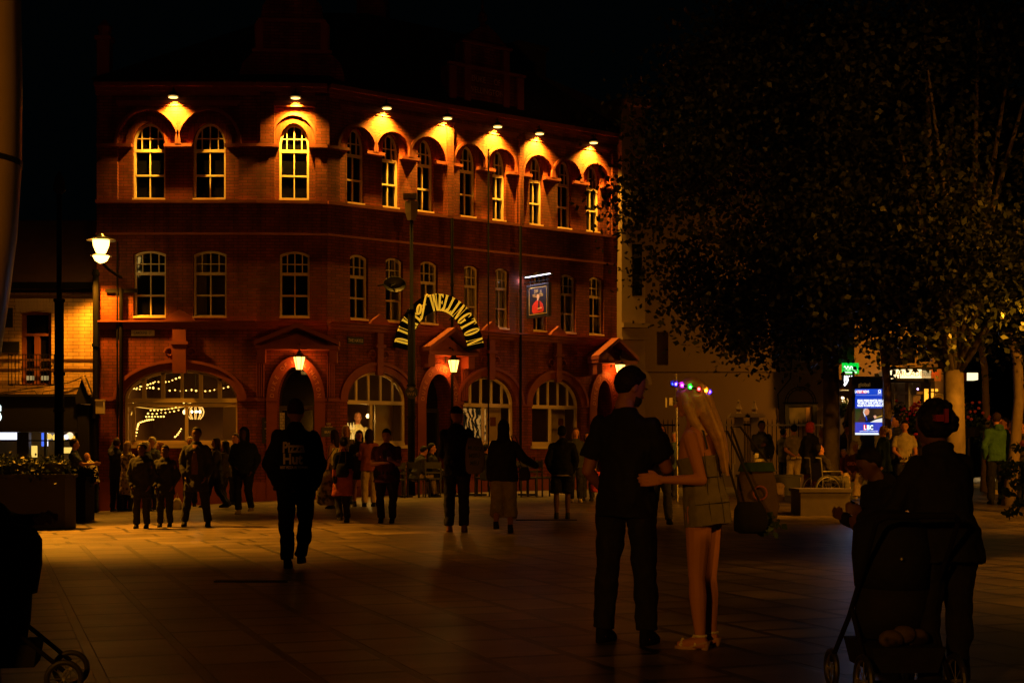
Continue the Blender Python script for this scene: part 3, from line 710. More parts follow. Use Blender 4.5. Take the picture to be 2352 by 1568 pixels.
# street lamp bracketed from the pub wall
lp = P(232, 565, 34.7)
t = empty('street_lamp', (lp.x, 35.95, lp.z), 0, 'blazing bracketed street lamp with disc hood on the left corner of the pub', 'street lamp')
def lamp_head(t, c, glow, s=1.0):
    x, y, z = c
    q = MB(); q.loft([(x, y, z + .13 * s, .35 * s, .35 * s), (x, y, z + .16 * s, .34 * s, .34 * s), (x, y, z + .22 * s, .12 * s, .12 * s), (x, y, z + .30 * s, .05 * s, .05 * s)], 20); q.build('hood', M_STEEL, t)
    q = MB(); q.loft([(x, y, z - .22 * s, .05 * s, .05 * s), (x, y, z - .16 * s, .12 * s, .12 * s), (x, y, z, .185 * s, .185 * s), (x, y, z + .128 * s, .20 * s, .20 * s)], 20); q.build('globe', glow, t, smooth=True)
    q = MB(); q.loft([(x, y, z - .245 * s, .26 * s, .26 * s), (x, y, z - .225 * s, .25 * s, .25 * s)], 20); q.build('lower_disc', M_STEEL, t)
    q = MB(); q.loft([(x, y, z - .42 * s, .04 * s, .04 * s), (x, y, z - .36 * s, .14 * s, .14 * s), (x, y, z - .247 * s, .20 * s, .20 * s)], 20); q.build('reflector_bowl', glow, t, smooth=True)
M_LAMP = emis('street_lamp_glow', (1, .60, .13), 7)
lamp_head(t, lp, M_LAMP)
q = MB(); q.tube([lp + Vector((.02, 0, -.40)), lp + Vector((.12, .3, -.55)), lp + Vector((.16, 1.2, -.62))], .04, 8); q.tube([Vector((lp.x + .16, 35.9, lp.z - .9)), Vector((lp.x + .16, 35.9, .1))], .05, 8)
q.box((lp.x + .16, 35.93, lp.z - .95), (.8, .06, .1)); q.build('bracket', M_IRON, t)
lamp('street_lamp_light', Vector((lp.x - .42, 35.25, lp.z - .5)), 980, SODIUM, .10, spot=130, rot=(0, R(-4), 0), parent=t).data.spot_blend = .45
lamp('street_lamp_light', lp + Vector((-.1, -.25, .0)), 26, SODIUM, .1, parent=t)

# unseen street lamps on poles, several of them added to brighten dim parts
def pole_lamp(x, y, z, power, aim, cone, lab, r=.09, sc=1.0, color=SODIUM):
    g = G(x, y); t = empty('street_lamp', (x, y, g), 0, lab, 'street lamp')
    d = (Vector(aim) - Vector((x, y, z))).normalized(); h = Vector((d.x, d.y, 0)).normalized()
    q = MB(); q.tube([Vector((x, y, g)), Vector((x, y, z)), Vector((x, y, z + .3)) + h * .15], [r * 1.3, r * .8, r * .6], 10); q.build('pole', M_IRON, t)
    c = Vector((x, y, z + .2)) + h * .5
    q = MB(); q.box(c + Vector((0, 0, .08)), (.7, .4, .12)); q.build('housing', M_STEEL, t)
    q = MB(); q.box(c + Vector((0, 0, .005)), (.5, .28, .02)); q.build('lens', M_LAMP, t)
    lamp('street_lamp_light', c - Vector((0, 0, .1)), power, color, .18, spot=cone, rot=d.to_track_quat('-Z', 'Y').to_euler(), parent=t)
pole_lamp(-11.4, 26.6, 9.2, 28000, (-6.1, 22.2, 0), 44, 'lantern on a tall pole beyond the left edge of the square')
pole_lamp(10.5, 16.0, 8.0, 2600, (6.6, 14.6, 0), 52, 'lantern on a tall pole beyond the right edge near the camera')
pole_lamp(13.2, 17.5, 5.6, 6200, (6.6, 29.0, 0.0), 74, 'low lantern on a pole beyond the right edge in front of the trees')
pole_lamp(10.2, 24.5, 4.2, 4800, (5.3, 27.6, 0.2), 60, 'added short lamp pole just beyond the right edge to brighten the paving by the planter')  # added lamp, only to brighten the paving below the trees
pole_lamp(14.6, 41.0, 5.4, 2000, (6.0, 45.5, 3.0), 118, 'added pole lamp beyond the right edge to light the rendered wall and arcade')  # added lamp for the dim rendered wall and arcade front
pole_lamp(7.4, 4.6, 4.4, 900, (2.15, 9.3, 1.0), 17, 'added narrow spot on a pole right of the camera to light the blonde woman')  # added narrow beam for the blonde woman alone
pole_lamp(-3.0, -2.5, 2.7, 1000, (0, 20, 1.2), 150, 'added low fill lamp on a pole behind the camera')  # added fill for the backs turned to the camera
pole_lamp(8.5, 6.0, 9.5, 7600, (2.0, 38.8, 3.6), 30, 'added floodlight on a tall pole right of the camera washing the long pub front')  # added floodlight for the general light on the long front

# tall dark poles
def tall_pole(px, y, z0, z1, r0, r1, lab, extra=None):
    x = (px - CX) / F * y; t = empty('lamp_post' if extra != 'box' else 'camera_post', (x, y, z0), 0, lab, 'post')
    q = MB(); zm = 4.9 if extra == 'box' else 4.6
    q.tube([(x, y, z0), (x, y, z0 + .5), (x, y, zm), (x, y, zm + .02), (x, y, z1)], [r0 * 1.1, r0, r0, r1, r1], 14); q.build('shaft', mat('post_black', (.003, .003, .003), .8, noise=0, spec=.05), t, smooth=True)
    q = MB()
    for z in (zm, 3.0, 2.2, .9): q.tube([(x, y, z - .03), (x, y, z + .03)], r0 * 1.25, 14)
    q.build('collar', M_IRON, t)
    if extra == 'box':
        q = MB(); q.loft([(x - .0, y, z1 - .1, .1, .1), (x, y, z1 + .1, .16, .16), (x, y, z1 + .38, .17, .17), (x, y, z1 + .42, .05, .05)], 4); q.box((x - .03, y, z1 + .50), (.34, .3, .12)); q.build('camera_housing', M_STONE, t)
    else:
        q = MB(); q.loft([(x, y, z1, .04, .04), (x, y, z1 + .1, .14, .14), (x, y, z1 + .35, .1, .1), (x, y, z1 + .5, .02, .02)], 10); q.build('finial', M_IRON, t)
    return t
tall_pole(136, 31, G(-9.8, 31), 6.9, .10, .055, 'tall dark lamp post in front of the cream brick shop')
cp = tall_pole(945, 36.2, .15, 7.3, .095, .045, 'slender dark post with a camera housing in front of the arched name sign', 'box')
q = MB(); c = P(945, 901, 36.0); t = empty('wifi_sign', c + Vector((0, .05, 0)), 0, 'round black wifi sign clipped to the camera post', 'sign')
fw = Fr(c.x, c.y, 0)
q = MB(); q.prism(fw, [[(.16 * math.cos(a * .314), c.z + .16 * math.sin(a * .314)) for a in range(20)]], 0, .02); q.build('disc', M_BLACK, t)
q = text_mb('WiFi', .12, fw, 0, c.z - .08, .022); 
for r_ in (.035, .06, .085): q.tube([fw(r_ * math.cos(a), c.z + .02 + r_ * math.sin(a), .025) for a in [R(45 + 15 * i) for i in range(7)]], .006, 5)
q.build('lettering', mat('sign_grey', (.35, .25, .15), .6), t)

# street name plates, box, dish, boards
def plate(fr, px0, px1, py0, py1, s, size, mb_, mt, lab, name='street_sign', w=.03, sx=.85, cat='street sign'):
    u0, u1 = fr.u(px0), fr.u(px1); z1 = fr.z((px0 + px1) / 2, py0); z0 = fr.z((px0 + px1) / 2, py1)
    t = empty(name, fr((u0 + u1) / 2, z0, 0), 0, lab, cat)
    q = MB(); q.fbox(fr, u0, u1, z0, z1, .002, w); q.build('plate', mb_, t)
    q = MB(); lines = s.split('|'); hh = (z1 - z0) / len(lines)
    for i, l in enumerate(lines):
        if l: text_mb(l, size, fr, (u0 + u1) / 2, z1 - hh * (i + .5) - size * .33, w, sx=sx, mb=q, depth=.003)
    q.build('lettering', mt, t); return t
M_SIGNW = mat('sign_cream', (.62, .50, .33), .5); M_LETK = mat('letter_black', (.01, .01, .01), .5); M_LETW = mat('letter_white', (.6, .5, .35), .6)
plate(FL, 302, 355, 758, 771, 'CAROLINE  ST', .115, M_SIGNW, M_LETK, 'cream street name plate reading CAROLINE ST on the pub wall', sx=.62)
plate(FRr, 797, 834, 774, 790, 'THE HAYES', .12, M_BLACK, M_LETW, 'black street name plate reading THE HAYES right of the corner pediment', sx=.72)
plate(FC, 602, 634, 958, 1018, '|LIVE SPORT|OPEN|BREAKFAST|LUNCH|DINNER|TO 11PM|', .05, M_BLACK, M_LETW, 'black menu board left of the corner door', 'menu_board', cat='menu board')
plate(FRr, 958, 978, 956, 1010, '|LIVE|OPEN|DAILY|BREAKFAST|SERVED|TO 11PM|', .05, M_BLACK, M_LETW, 'narrow black menu board beside the camera post', 'menu_board', cat='menu board')
t = plate(FRr, 770 - 32, 770, 981, 1003, 'BRAINS', .09, M_BLACK, M_LETW, 'small oval brewery plaque under a cask ale mark right of the corner door', 'brewery_plaque', cat='plaque')
q = MB(); text_mb('CASK|MARQUE'.split('|')[0], .07, FRr, FRr.u(754), FRr.z(754, 975) , .01, mb=q, sx=.8); text_mb('MARQUE', .07, FRr, FRr.u(754), FRr.z(754, 980) - .03, .01, mb=q, sx=.8); q.build('lettering', M_LETW, t)
t = empty('alarm_box', FL(FL.u(237), 2.0, 0), 0, 'white metal box fixed low on the left corner of the pub', 'box')
q = MB(); q.fbox(FL, FL.u(228), FL.u(246), FL.z(237, 950), FL.z(237, 922), .17, .32); q.build('casing', mat('box_white', (.7, .6, .45), .5, noise=.05), t); q = MB(); q.fbox(FL, FL.u(228) - .01, FL.u(246) + .01, FL.z(237, 921.5), FL.z(237, 918), .165, .34); q.build('lid', M_SIGNW, t)
ud = FRr.u(884); zd = FRr.z(884, 657); c = FRr(ud, zd, .5)
t = empty('satellite_dish', FRr(FRr.u(868), zd, 0), 0, 'dark oval satellite dish between first floor windows', 'dish')
q = MB(); T = Matrix.Translation(c) @ Matrix.Rotation(R(12), 4, 'Z') @ Matrix.Rotation(R(78), 4, 'X')
q.loft([(0, 0, -.10, .05, .05), (0, 0, -.08, .16, .12), (0, 0, -.03, .26, .19), (0, 0, 0, .30, .215), (0, 0, -.012, .28, .20), (0, 0, -.07, .05, .05)], 20, T); q.build('reflector', M_BLACK, t, smooth=True)
q = MB(); q.tube([FRr(FRr.u(868), zd, 0), FRr(FRr.u(872), zd, .3), c], .02, 6); q.tube([c, c + Vector((-.1, -.35, -.1))], .012, 6); q.box(c + Vector((-.1, -.37, -.1)), (.06, .08, .06)); q.build('arm', M_IRON, t)

# hanging pub sign on an arm at right angles to the wall
us = FRr.u(1205); ysx = FRr(us, 0, .25)
t = empty('hanging_sign', FRr(us, 6.2, 0), 0, 'lit hanging pub sign showing a red coated officer', 'pub sign')
fs = Fr(FRr(us, 0, 0).x, FRr(us, 0, 0).y, math.atan2(-FRr.c, FRr.s))      # runs outwards along the wall normal
a0, a1 = fs.u(1213), fs.u(1264)
zt, zb = fs.z(1238, 652), fs.z(1238, 729)
uc = (a0 + a1) / 2; hw = (a1 - a0) / 2
q = MB(); q.fbox(fs, a0, a1, zb, zt, -.04, .04); bd = q.build('board', mat('sign_navy', (.012, .013, .03), .5, noise=.1), t)
q = MB(); o_ = [(a0, zb), (a1, zb), (a1, zt), (a0, zt)]; i_ = [(a0 + .05, zb + .05), (a1 - .05, zb + .05), (a1 - .05, zt - .05), (a0 + .05, zt - .05)]
q.prism(fs, [o_, i_], .0405, .06); q.build('frame', M_BLACK, bd)
q = MB(); o_ = [(a0 + .10, zb + .09), (a1 - .10, zb + .09), (a1 - .10, zt - .09), (a0 + .10, zt - .09)]; i_ = [(a + (.012 if a < uc else -.012), b + (.012 if b < (zb + zt) / 2 else -.012)) for a, b in o_]
q.prism(fs, [o_, i_], .041, .045)
text_mb('DUKE', .13, fs, uc - .07, zt - .24, .042, sx=.55, mb=q); text_mb('of', .14, fs, uc + .14, zt - .26, .042, sx=.55, mb=q, rot=.15); text_mb('WELLINGTON', .13, fs, uc, zt - .36, .042, sx=.56, mb=q)
q.build('gilt_lettering', mat('gilt', (.75, .55, .15), .4, noise=.05), bd)
def blob(mb, pts, w0, w1): mb.prism(fs, [pts], w0, w1)
q = MB(); b0 = zb + .12; H_ = .62
blob(q, [(uc - .20, b0), (uc + .24, b0 + .02), (uc + .27, b0 + .10), (uc + .22, b0 + .22), (uc + .14, b0 + .30), (uc + .05, b0 + .35), (uc - .04, b0 + .37), (uc - .16, b0 + .30), (uc - .25, b0 + .22), (uc - .27, b0 + .06)], .041, .046)
q.build('red_coat', mat('painted_red', (.55, .03, .012), .6, noise=.25, nscale=30), bd)
q = MB(); q.prism(fs, [[(uc + .01 + .06 * math.cos(a * .4), b0 + .46 + .085 * math.sin(a * .4)) for a in range(16)]], .041, .047); q.build('face', mat('painted_skin', (.6, .36, .2), .6), bd)
q = MB(); q.prism(fs, [[(uc - .05, b0 + .50), (uc - .02, b0 + .53), (uc + .06, b0 + .51), (uc + .05, b0 + .56), (uc, b0 + .58), (uc - .05, b0 + .55)]], .0475, .05); blob(q, [(uc + .0, b0 + .08), (uc + .10, b0 + .08), (uc + .08, b0 + .36), (uc + .03, b0 + .36)], .0465, .049); q.build('dark_detail', M_BLACK, bd)
q = MB(); blob(q, [(uc - .025, b0 + .34), (uc + .035, b0 + .34), (uc + .03, b0 + .40), (uc - .02, b0 + .40)], .0475, .0485); blob(q, [(uc + .0, b0 + .10), (uc + .18, b0 + .12), (uc + .17, b0 + .15), (uc, b0 + .135)], .0495, .052); q.build('pale_detail', M_SIGNW, bd)
q = MB(); q.tube([FRr(us, zt + .20, 0), fs(a1 + .12, zt + .20, 0)], .022, 8); q.tube([FRr(us, zt + .08, 0), fs(a1 + .0, zt + .08, 0)], .014, 8)
for u in (a0 + .12, a1 - .12): q.tube([fs(u, zt, 0), fs(u, zt + .2, 0)], .014, 6)
q.build('arm', M_IRON, t)
q = MB(); q.fbox(fs, a0 - .02, a1 + .12, zt + .225, zt + .26, .03, .16); q.build('light_hood', M_BLACK, t)
q = MB(); q.fbox(fs, a0, a1 + .1, zt + .212, zt + .224, .06, .11); q.build('light_tube', emis('cool_tube', (.85, .8, 1), 5), t)
nd = Vector((fs.s, -fs.c, 0)); c = fs(uc, zt + .17, .14)
l = area('sign_light', c, (Vector((0, 0, -1)) - nd * .28).to_track_quat('-Z', 'Y').to_euler(), .9, .06, 7, (.82, .74, 1)); 
c = fs(a0 - .12, zt + .13, .18)
lamp('sign_spill', c, 3.2, (.85, .62, .9), .08)

# arched name sign
GL = {}
def box_(x0, y0, x1, y1): return [[(x0, y0), (x1, y0), (x1, y1), (x0, y1)]]
def ell_(cx, cy, a, b, t0=0, t1=360, n=22): return [(cx + a * math.cos(R(t0 + (t1 - t0) * i / n)), cy + b * math.sin(R(t0 + (t1 - t0) * i / n))) for i in range(n + (t1 - t0 != 360))]
th = .045
def serif(x0, x1, y): return box_(x0 - .05, y, x1 + .05, y + th)
GL['L'] = (.46, [box_(.08, th, .25, 1 - th), serif(.08, .25, 0), serif(.08, .25, 1 - th), [[(.25, 0), (.46, 0), (.46, .26), (.25, th)]]])
GL['I'] = (.33, [box_(.08, th, .25, 1 - th), serif(.08, .25, 0), serif(.08, .25, 1 - th)])
GL['E'] = (.48, [box_(.08, th, .25, 1 - th), serif(.08, .25, 0), serif(.08, .25, 1 - th), [[(.25, 0), (.48, 0), (.48, .22), (.25, th)]], [[(.25, 1 - th), (.48, .78), (.48, 1), (.25, 1)]], box_(.25, .48, .36, .52), box_(.36, .40, .41, .60)])
GL['T'] = (.50, [box_(.165, th, .335, 1 - th), serif(.165, .335, 0), [[(0, .78), (.05, 1 - th), (.45, 1 - th), (.5, .78), (.5, 1), (0, 1)]]])
GL['N'] = (.52, [box_(.06, th, .09, 1 - th), serif(.06, .09, 0), box_(.43, th, .46, 1 - th), serif(.43, .46, 1 - th), [[(.32, 0), (.46, 0), (.20, 1), (.02, 1)]]])
GL['W'] = (.70, [[[(.15, 0), (.24, 0), (.19, 1), (.02, 1)]], [[(.24, 0), (.27, 0), (.37, 1), (.33, 1)]], [[(.44, 0), (.53, 0), (.50, 1), (.33, 1)]], [[(.53, 0), (.56, 0), (.66, 1), (.62, 1)]], box_(0, 1 - th, .24, 1), box_(.57, 1 - th, .71, 1)])
GL['O'] = (.50, [[ell_(.25, .5, .24, .5), ell_(.25, .5, .065, .45)[::-1]]])
GL['D'] = (.50, [box_(.08, th, .25, 1 - th), serif(.08, .25, 0), serif(.08, .2, 1 - th), [ell_(.25, .5, .25, .5, -90, 90) + ell_(.27, .5, .07, .45, 90, -90)]])
GL['G'] = (.50, [[ell_(.27, .5, .25, .5, 55, 305) + ell_(.29, .5, .08, .45, 305, 55)], box_(.34, .10, .48, .46), box_(.28, .44, .52, .48), box_(.40, .72, .44, .95)])
GL['U'] = (.52, [box_(.06, .25, .23, 1), serif(.06, .2, 1 - th), box_(.41, .25, .44, 1), serif(.41, .44, 1 - th), [ell_(.25, .25, .19, .25, 180, 360) + ell_(.32, .25, .09, .20, 360, 180)]])
GL['K'] = (.52, [box_(.06, th, .23, 1 - th), serif(.06, .23, 0), serif(.06, .23, 1 - th), [[(.23, .45), (.26, .45), (.46, 1), (.42, 1)]], [[(.27, .52), (.34, .66), (.54, 0), (.36, 0)]]])
ua = FRr.u(973); za = FRr.z(1011, 812)
pA = FRr(ua, 0, .75); fa = Fr(pA.x, pA.y, R(14)); za = CH + (HY - 831) / F * pA.y
t = empty('name_sign', FRr(ua, 4.4, 0), 0, 'arched gold lettered pub name sign over the middle door', 'sign')
AX, AZ = 1.02, 1.56
aa = lambda r, th_: ((AX + r) * math.cos(R(th_)), za + (AZ + r) * math.sin(R(th_)))
q = MB()
for i in range(40):
    t0, t1 = 13 + 155 * i / 40, 13 + 155 * (i + 1) / 40
    q.prism(fa, [[aa(-.23, t0), aa(.23, t0), aa(.23, t1), aa(-.23, t1)]], -.02, .0)
q.build('backing', mat('sign_backing', (.004, .004, .004), .9, noise=0, spec=.05), t)
for th_ in (20, 60, 100, 140, 160): q = MB(); a = aa(0, th_); q.tube([fa(a[0], a[1], -.02), FRr(ua + .35 + a[0] * .9, a[1] - .15, 0)], .012, 6); q.build('fixing_rod', M_IRON, t)
gold = mat('lit_gold_letters', (.85, .55, .06), .45, noise=.03, emit=(1, .55, .03), estr=.5)  # letters glow a little, light put into the gilding
q = MB(); seq = [(c, None) for c in 'DUKE'] + [('~', None)] + [(c, None) for c in 'WELLINGTON']
angs = {0: 160.6, 1: 150, 2: 139.5, 3: 129, 5: 97.5, 6: 88, 7: 79.8, 8: 72, 9: 65, 10: 57.5, 11: 48.5, 12: 40, 13: 31, 14: 20.5}
for i, (chh, _) in enumerate(seq):
    if chh == '~': continue
    T = R(angs[i]); hgt = .42 if i < 4 else .44
    px_, pz_ = AX * math.cos(T), za + AZ * math.sin(T)
    nrm = Vector((math.cos(T) / AX, math.sin(T) / AZ)); nrm.normalize(); tg = Vector((nrm.y, -nrm.x))
    wd, polys = GL[chh]; sxx = .30
    for pl in polys:
        loops = pl
        q.prism(fa, [[(px_ + tg.x * (a - wd / 2) * sxx + nrm.x * (b - .5) * hgt, pz_ + tg.y * (a - wd / 2) * sxx + nrm.y * (b - .5) * hgt) for a, b in lp_] for lp_ in loops], .002, .03)
# script "of"
T = R(116); px_, pz_ = (AX - .02) * math.cos(T), za + (AZ - .05) * math.sin(T)
def S_(a, b): return fa(px_ + a * .75 + b * .14, pz_ + b, .03)
q.tube([S_(-.13 + .06 * math.cos(R(i * 30)), .0 + .13 * math.sin(R(i * 30))) for i in range(13)], [.014 + .016 * abs(math.cos(R(i * 30))) for i in range(13)], 6)
q.tube([S_(.13, .33), S_(.12, .38), S_(.08, .40), S_(.04, .36), S_(.03, .2), S_(.02, 0), S_(.01, -.18), S_(-.04, -.27), S_(-.10, -.27), S_(-.11, -.21)], [.018, .014, .016, .024, .030, .030, .026, .018, .014, .024], 6)
q.tube([S_(-.05, .10), S_(.10, .14)], .008, 6)
q.build('gilt_letters', gold, t)
lamp('bar_lamp_light', P(835, 958, 38.2), 26, (1, .5, .1), .1)
lamp('name_sign_lamp', fa(0, za + .2, .9), 11, (1, .55, .12), .1)

# chandelier seen through the big window, and bulb strings modelled for reflections in its glass
t = empty('glint_strings', FL(FL.u(415), 2.7, -1.2), 0, 'strings of tiny warm bulbs standing in for reflections in the big arched window', 'reflected lights')
q = MB(); wires = MB(); rnd = random.Random(5); bl = []
def strand(p0, p1, sag, n, w, jit=.0):
    pts = []
    for i in range(n):
        k = i / (n - 1); px = p0[0] + (p1[0] - p0[0]) * k; py = p0[1] + (p1[1] - p0[1]) * k + sag * 4 * k * (1 - k) + rnd.uniform(-jit, jit)
        pts.append(P(px, py, D - w))
    wires.tube(pts, .004, 4); return pts
for a in (((290, 886), (352, 888), 6, 9, -1.1, 1), ((292, 893), (330, 884), 3, 6, -1.0, 1), ((326, 887), (352, 878), 2, 5, -1, 1.5), ((356, 876), (412, 866), 6, 8, -1.3, 1), ((352, 892), (440, 896), 2, 8, -1.2, 1.5), ((440, 895), (545, 882), 7, 11, -1.4, 1), ((290, 900), (300, 897), 0, 3, -1, .5), ((346, 942), (412, 934), 2, 9, -1.5, .6), ((340, 950), (410, 942), 2, 8, -1.5, .6), ((336, 957), (376, 956), 0, 7, -1.5, .3), ((318, 972), (352, 963), -2, 8, -1.5, .3), ((313, 1001), (318, 974), -5, 6, -1.5, .5), ((402, 1003), (416, 985), 2, 6, -1.5, .5), ((422, 925), (428, 945), 0, 4, -1.2, .5)):
    bl += strand(*a)
wires.build('wire', M_BLACK, t)
for i, p in enumerate(bl[:98]):
    b = MB(); s_ = rnd.uniform(.012, .024); b.ell(p, (s_ * 1.15, s_, s_), n=8, m=6); b.build('bulb', emis('glint_bulb', (1, .55, .1), 5), t)
q.tube([P(313 + i * 14, 931 + 3 * math.sin(i / 9 * 3.1) - .16 * i * i * .45, D + 1.1) for i in range(10)], .009, 6); q.tube([P(313 + i * 14, 934 + 6 * math.sin(i / 9 * 3.1) - .15 * i * i * .3, D + 1.1) for i in range(10)], .009, 6)
q.tube([P(x, y, D + 1.1) for x, y in ((304, 922), (309, 930), (305, 942), (301, 953))], .01, 6)
q.build('glint_trail', emis('glint_glow', (1, .5, .06), 1.8), t)  # glowing ropes modelled for light trails reflected in the glass
c = P(449, 946, D + 1.9)
t = empty('chandelier', c + Vector((0, 0, .9)), 0, 'glowing basket chandelier behind the right half of the big window', 'chandelier')
q = MB()
for i in range(10):
    a = 2 * math.pi * i / 10; q.tube([(c.x + r_ * math.cos(a), c.y + r_ * math.sin(a), c.z + z) for r_, z in ((.12, .17), (.20, .10), (.23, 0), (.20, -.1), (.13, -.19))], .012, 5)
q.build('basket', emis('warm_rattan', (1, .5, .09), 1.6), t)
for dx in (-.10, .02, .12):
    q = MB(); q.ell((c.x + dx, c.y, c.z + .01), .035); q.build('bulb', M_BULB, t)
q = MB(); q.tube([(c.x, c.y, c.z + .17), (c.x, c.y, 4.2)], .01, 6); q.build('cord', M_BLACK, t)
lamp('chandelier_light', c, 9, (1, .5, .12), .08, parent=t)
for px, fr_, ww, lab in ((424, FL, -1.2, 'small glowing bulb lamp left of the chandelier'), (845, FRr, -1.5, 'small glowing shaded lamp on the bar wall behind the first front window')):
    c = P(px, 946 if px < 500 else 955, D + (1.3 if px < 500 else 2.2))
    t = empty('bar_lamp', c, 0, lab, 'lamp'); q = MB(); q.ell(c, (.05, .05, .06)); q.build('shade', emis('warm_shade', (1, .6, .2), 6), t); q = MB(); q.tube([c + Vector((0, 0, .05)), c + Vector((0, .02, .2))], .01, 5); q.build('stem', M_BLACK, t)

# ---------------------------------------------------------------- cream brick shop at the left
FS = Fr(-17.0, 36.45, 0); uS = -FS.x + FL.x - .02
shop = empty('corner_shop', (-11, 36.45, 0), 0, 'low cream glazed brick shop with dark fascia left of the pub', 'shop')
zs = lambda py: CH + (HY - py) / F * 36.45
us_ = lambda px: (px - CX) / F * 36.45 - FS.x
q = MB(); wa, wb = us_(46), us_(118)
winl = seg((wa + wb) / 2, (wb - wa) / 2, zs(885), zs(714), .06)
q.sheet(FS, [[(0, zs(908)), (uS, zs(908)), (uS, zs(663)), (0, zs(663))], winl], 0); q.reveal(FS, winl, 0, -.25); q.build('wall', M_WBRICK, shop)
q = MB(); q.fbox(FS, 0, uS, zs(829), zs(824), .001, .02); q.fbox(FS, 0, uS, zs(851), zs(846), .001, .02); q.fbox(FS, 0, uS, zs(684), zs(678), .001, .03); q.build('dark_band', M_BAND, shop)
q = MB(); n = 13; v_ = zs(712)
for i in range(n):
    a = wa - .09 + (wb - wa + .18) * i / n; b = a + (wb - wa + .18) / n - .012
    k = (i + .5) / n * 2 - 1; q.prism(FS, [[(a, v_ - .05 * k * k), (b, v_ - .05 * k * k), (b + .03 * k, v_ + .30 - .05 * k * k), (a + .03 * k, v_ + .30 - .05 * k * k)]], .001, .012)
q.build('lintel', mat('glazed_brick_lintel', (.55, .40, .25), .5), shop)
q = MB(); q.fbox(FS, 0, uS, zs(664), zs(650), -.05, .22); q.fbox(FS, 0, uS, zs(672), zs(666), 0, .10); q.build('eaves', M_IRON, shop)
q = MB(); z1 = zs(650); q.add([FS(0, z1, .2), FS(uS, z1, .2), FS(uS, z1 + 2.0, -2.4), FS(0, z1 + 2.0, -2.4)], [(0, 1, 2, 3)]); q.build('roof', M_TILE, shop)
# casement behind the balcony rail
q = MB(); q.prism(FS, [seg((wa + wb) / 2, (wb - wa) / 2 - .01, zs(885), zs(715), .06), [(wa + .11, zs(880)), (wb - .11, zs(880)), (wb - .11, zs(722)), (wa + .11, zs(722))]], -.2, -.12)
q.fbox(FS, (wa + wb) / 2 - .07, (wa + wb) / 2 + .07, zs(883), zs(768), -.195, -.10); q.fbox(FS, wa + .1, wb - .1, zs(771), zs(765), -.19, -.09); wn = q.build('window', M_WOOD, shop)
q = MB(); q.fbox(FS, wa + .05, wb - .05, zs(884), zs(718), -.18, -.175); q.build('pane', M_PANE, wn)
q = MB()
for a, b in ((us_(53), us_(74)), (us_(90), us_(112))): q.fbox(FS, a, b, zs(872), zs(862), -.172, -.165)
q.build('lit_strip', emis('dim_yellow', (.9, .65, .25), .35), wn)
q = MB(); q.fbox(FS, us_(28), us_(134), zs(817), zs(815), .30, .325); q.fbox(FS, us_(28), us_(134), zs(886), zs(883), .30, .325)
for i in range(14): a = us_(29) + (us_(133) - us_(29)) * i / 13; q.fbox(FS, a - .008, a + .008, zs(883), zs(817), .305, .32)
for a in (us_(29), us_(133)): q.fbox(FS, a - .01, a + .01, zs(817), zs(815), 0, .3); q.fbox(FS, a - .01, a + .01, zs(886), zs(884), 0, .3)
q.build('balcony_rail', M_IRON, shop)
for pa, pb, lab in ((707, 752, 'upper'), (785, 810, 'lower')):
    t = empty('wall_plaque', FS(us_(10), zs(pb), 0), 0, lab + ' dark plaque on the cream brick wall by the left edge', 'plaque'); q = MB(); q.fbox(FS, us_(-30), us_(45 if pa == 785 else 30), zs(pb), zs(pa + 0), .002, .04); q.build('board', M_BLACK, t)
    q = text_mb('Caffe' if pa < 780 else 'est. 1890', .1, FS, us_(15), zs((pa + pb) / 2 + 4), .042); q.build('lettering', mat('faint_letters', (.06, .05, .04), .6), t) if False else None
# fascia, pilaster, lit shop front
q = MB(); q.fbox(FS, 0, us_(186), zs(985), zs(912), 0, .28); q.fbox(FS, 0, us_(188), zs(911.5), zs(906), 0, .36); q.fbox(FS, 0, us_(186), zs(992), zs(985.5), 0, .32); fas = q.build('fascia', M_BLACK, shop)
q = text_mb('S', .55, FS, us_(2.5), zs(966), .285, sx=.85, bold=.03); q.build('illuminated_letter', emis('sign_white', (.75, 1, .95), 2.2), fas)
q = MB(); a0_, a1_ = us_(187), us_(213); q.fbox(FS, a0_, a1_, -.35, zs(930), 0, .3); am = (a0_ + a1_) / 2
q.prism(FS, [[(a0_ - .04, zs(928)), (a1_ + .04, zs(928)), (a1_ + .04, zs(912)), (am, zs(868)), (a0_ - .04, zs(912))]], 0, .38); q.build('pilaster', M_BLACK, shop)
q = MB(); q.tube([FS(am, zs(864), .42), FS(a1_ + .05, zs(908), .42)], .045, 6); q.build('gable_trim', M_WBRICK, shop)
q = MB()
for a, b in ((0, us_(-2)), (us_(45), us_(72)), (us_(178), us_(188))): q.fbox(FS, a, b, -.35, zs(993), 0, .2)
for a in (105, 132): q.fbox(FS, us_(a), us_(a) + .05, .2, zs(993), .02, .14)
q.fbox(FS, us_(72), us_(178), zs(1013), zs(1010), .03, .13); q.fbox(FS, us_(-2), us_(45), zs(1013), zs(1010), .03, .13)
q.fbox(FS, us_(-2), us_(178), -.35, zs(1075), .0, .13); q.build('shopfront_frame', M_BLACK, shop)
q = MB(); q.fbox(FS, 0, us_(215), -.3, 3.0, -3.4, -3.3); q.fbox(FS, us_(205), us_(207), -.3, 3, -3.3, -.1); q.build('inner_wall', mat('shop_wall', (.45, .32, .16), .7, noise=.2, nscale=3), shop)
q = MB(); q.fbox(FS, 0, us_(200), zs(988), zs(986), -3.3, -.05); q.build('ceiling', mat('shop_ceiling', (.3, .25, .18), .8), shop)
q = MB(); q.fbox(FS, us_(-60), us_(170), -.2, .95, -1.6, -1.0); q.build('counter', M_STEEL, shop)
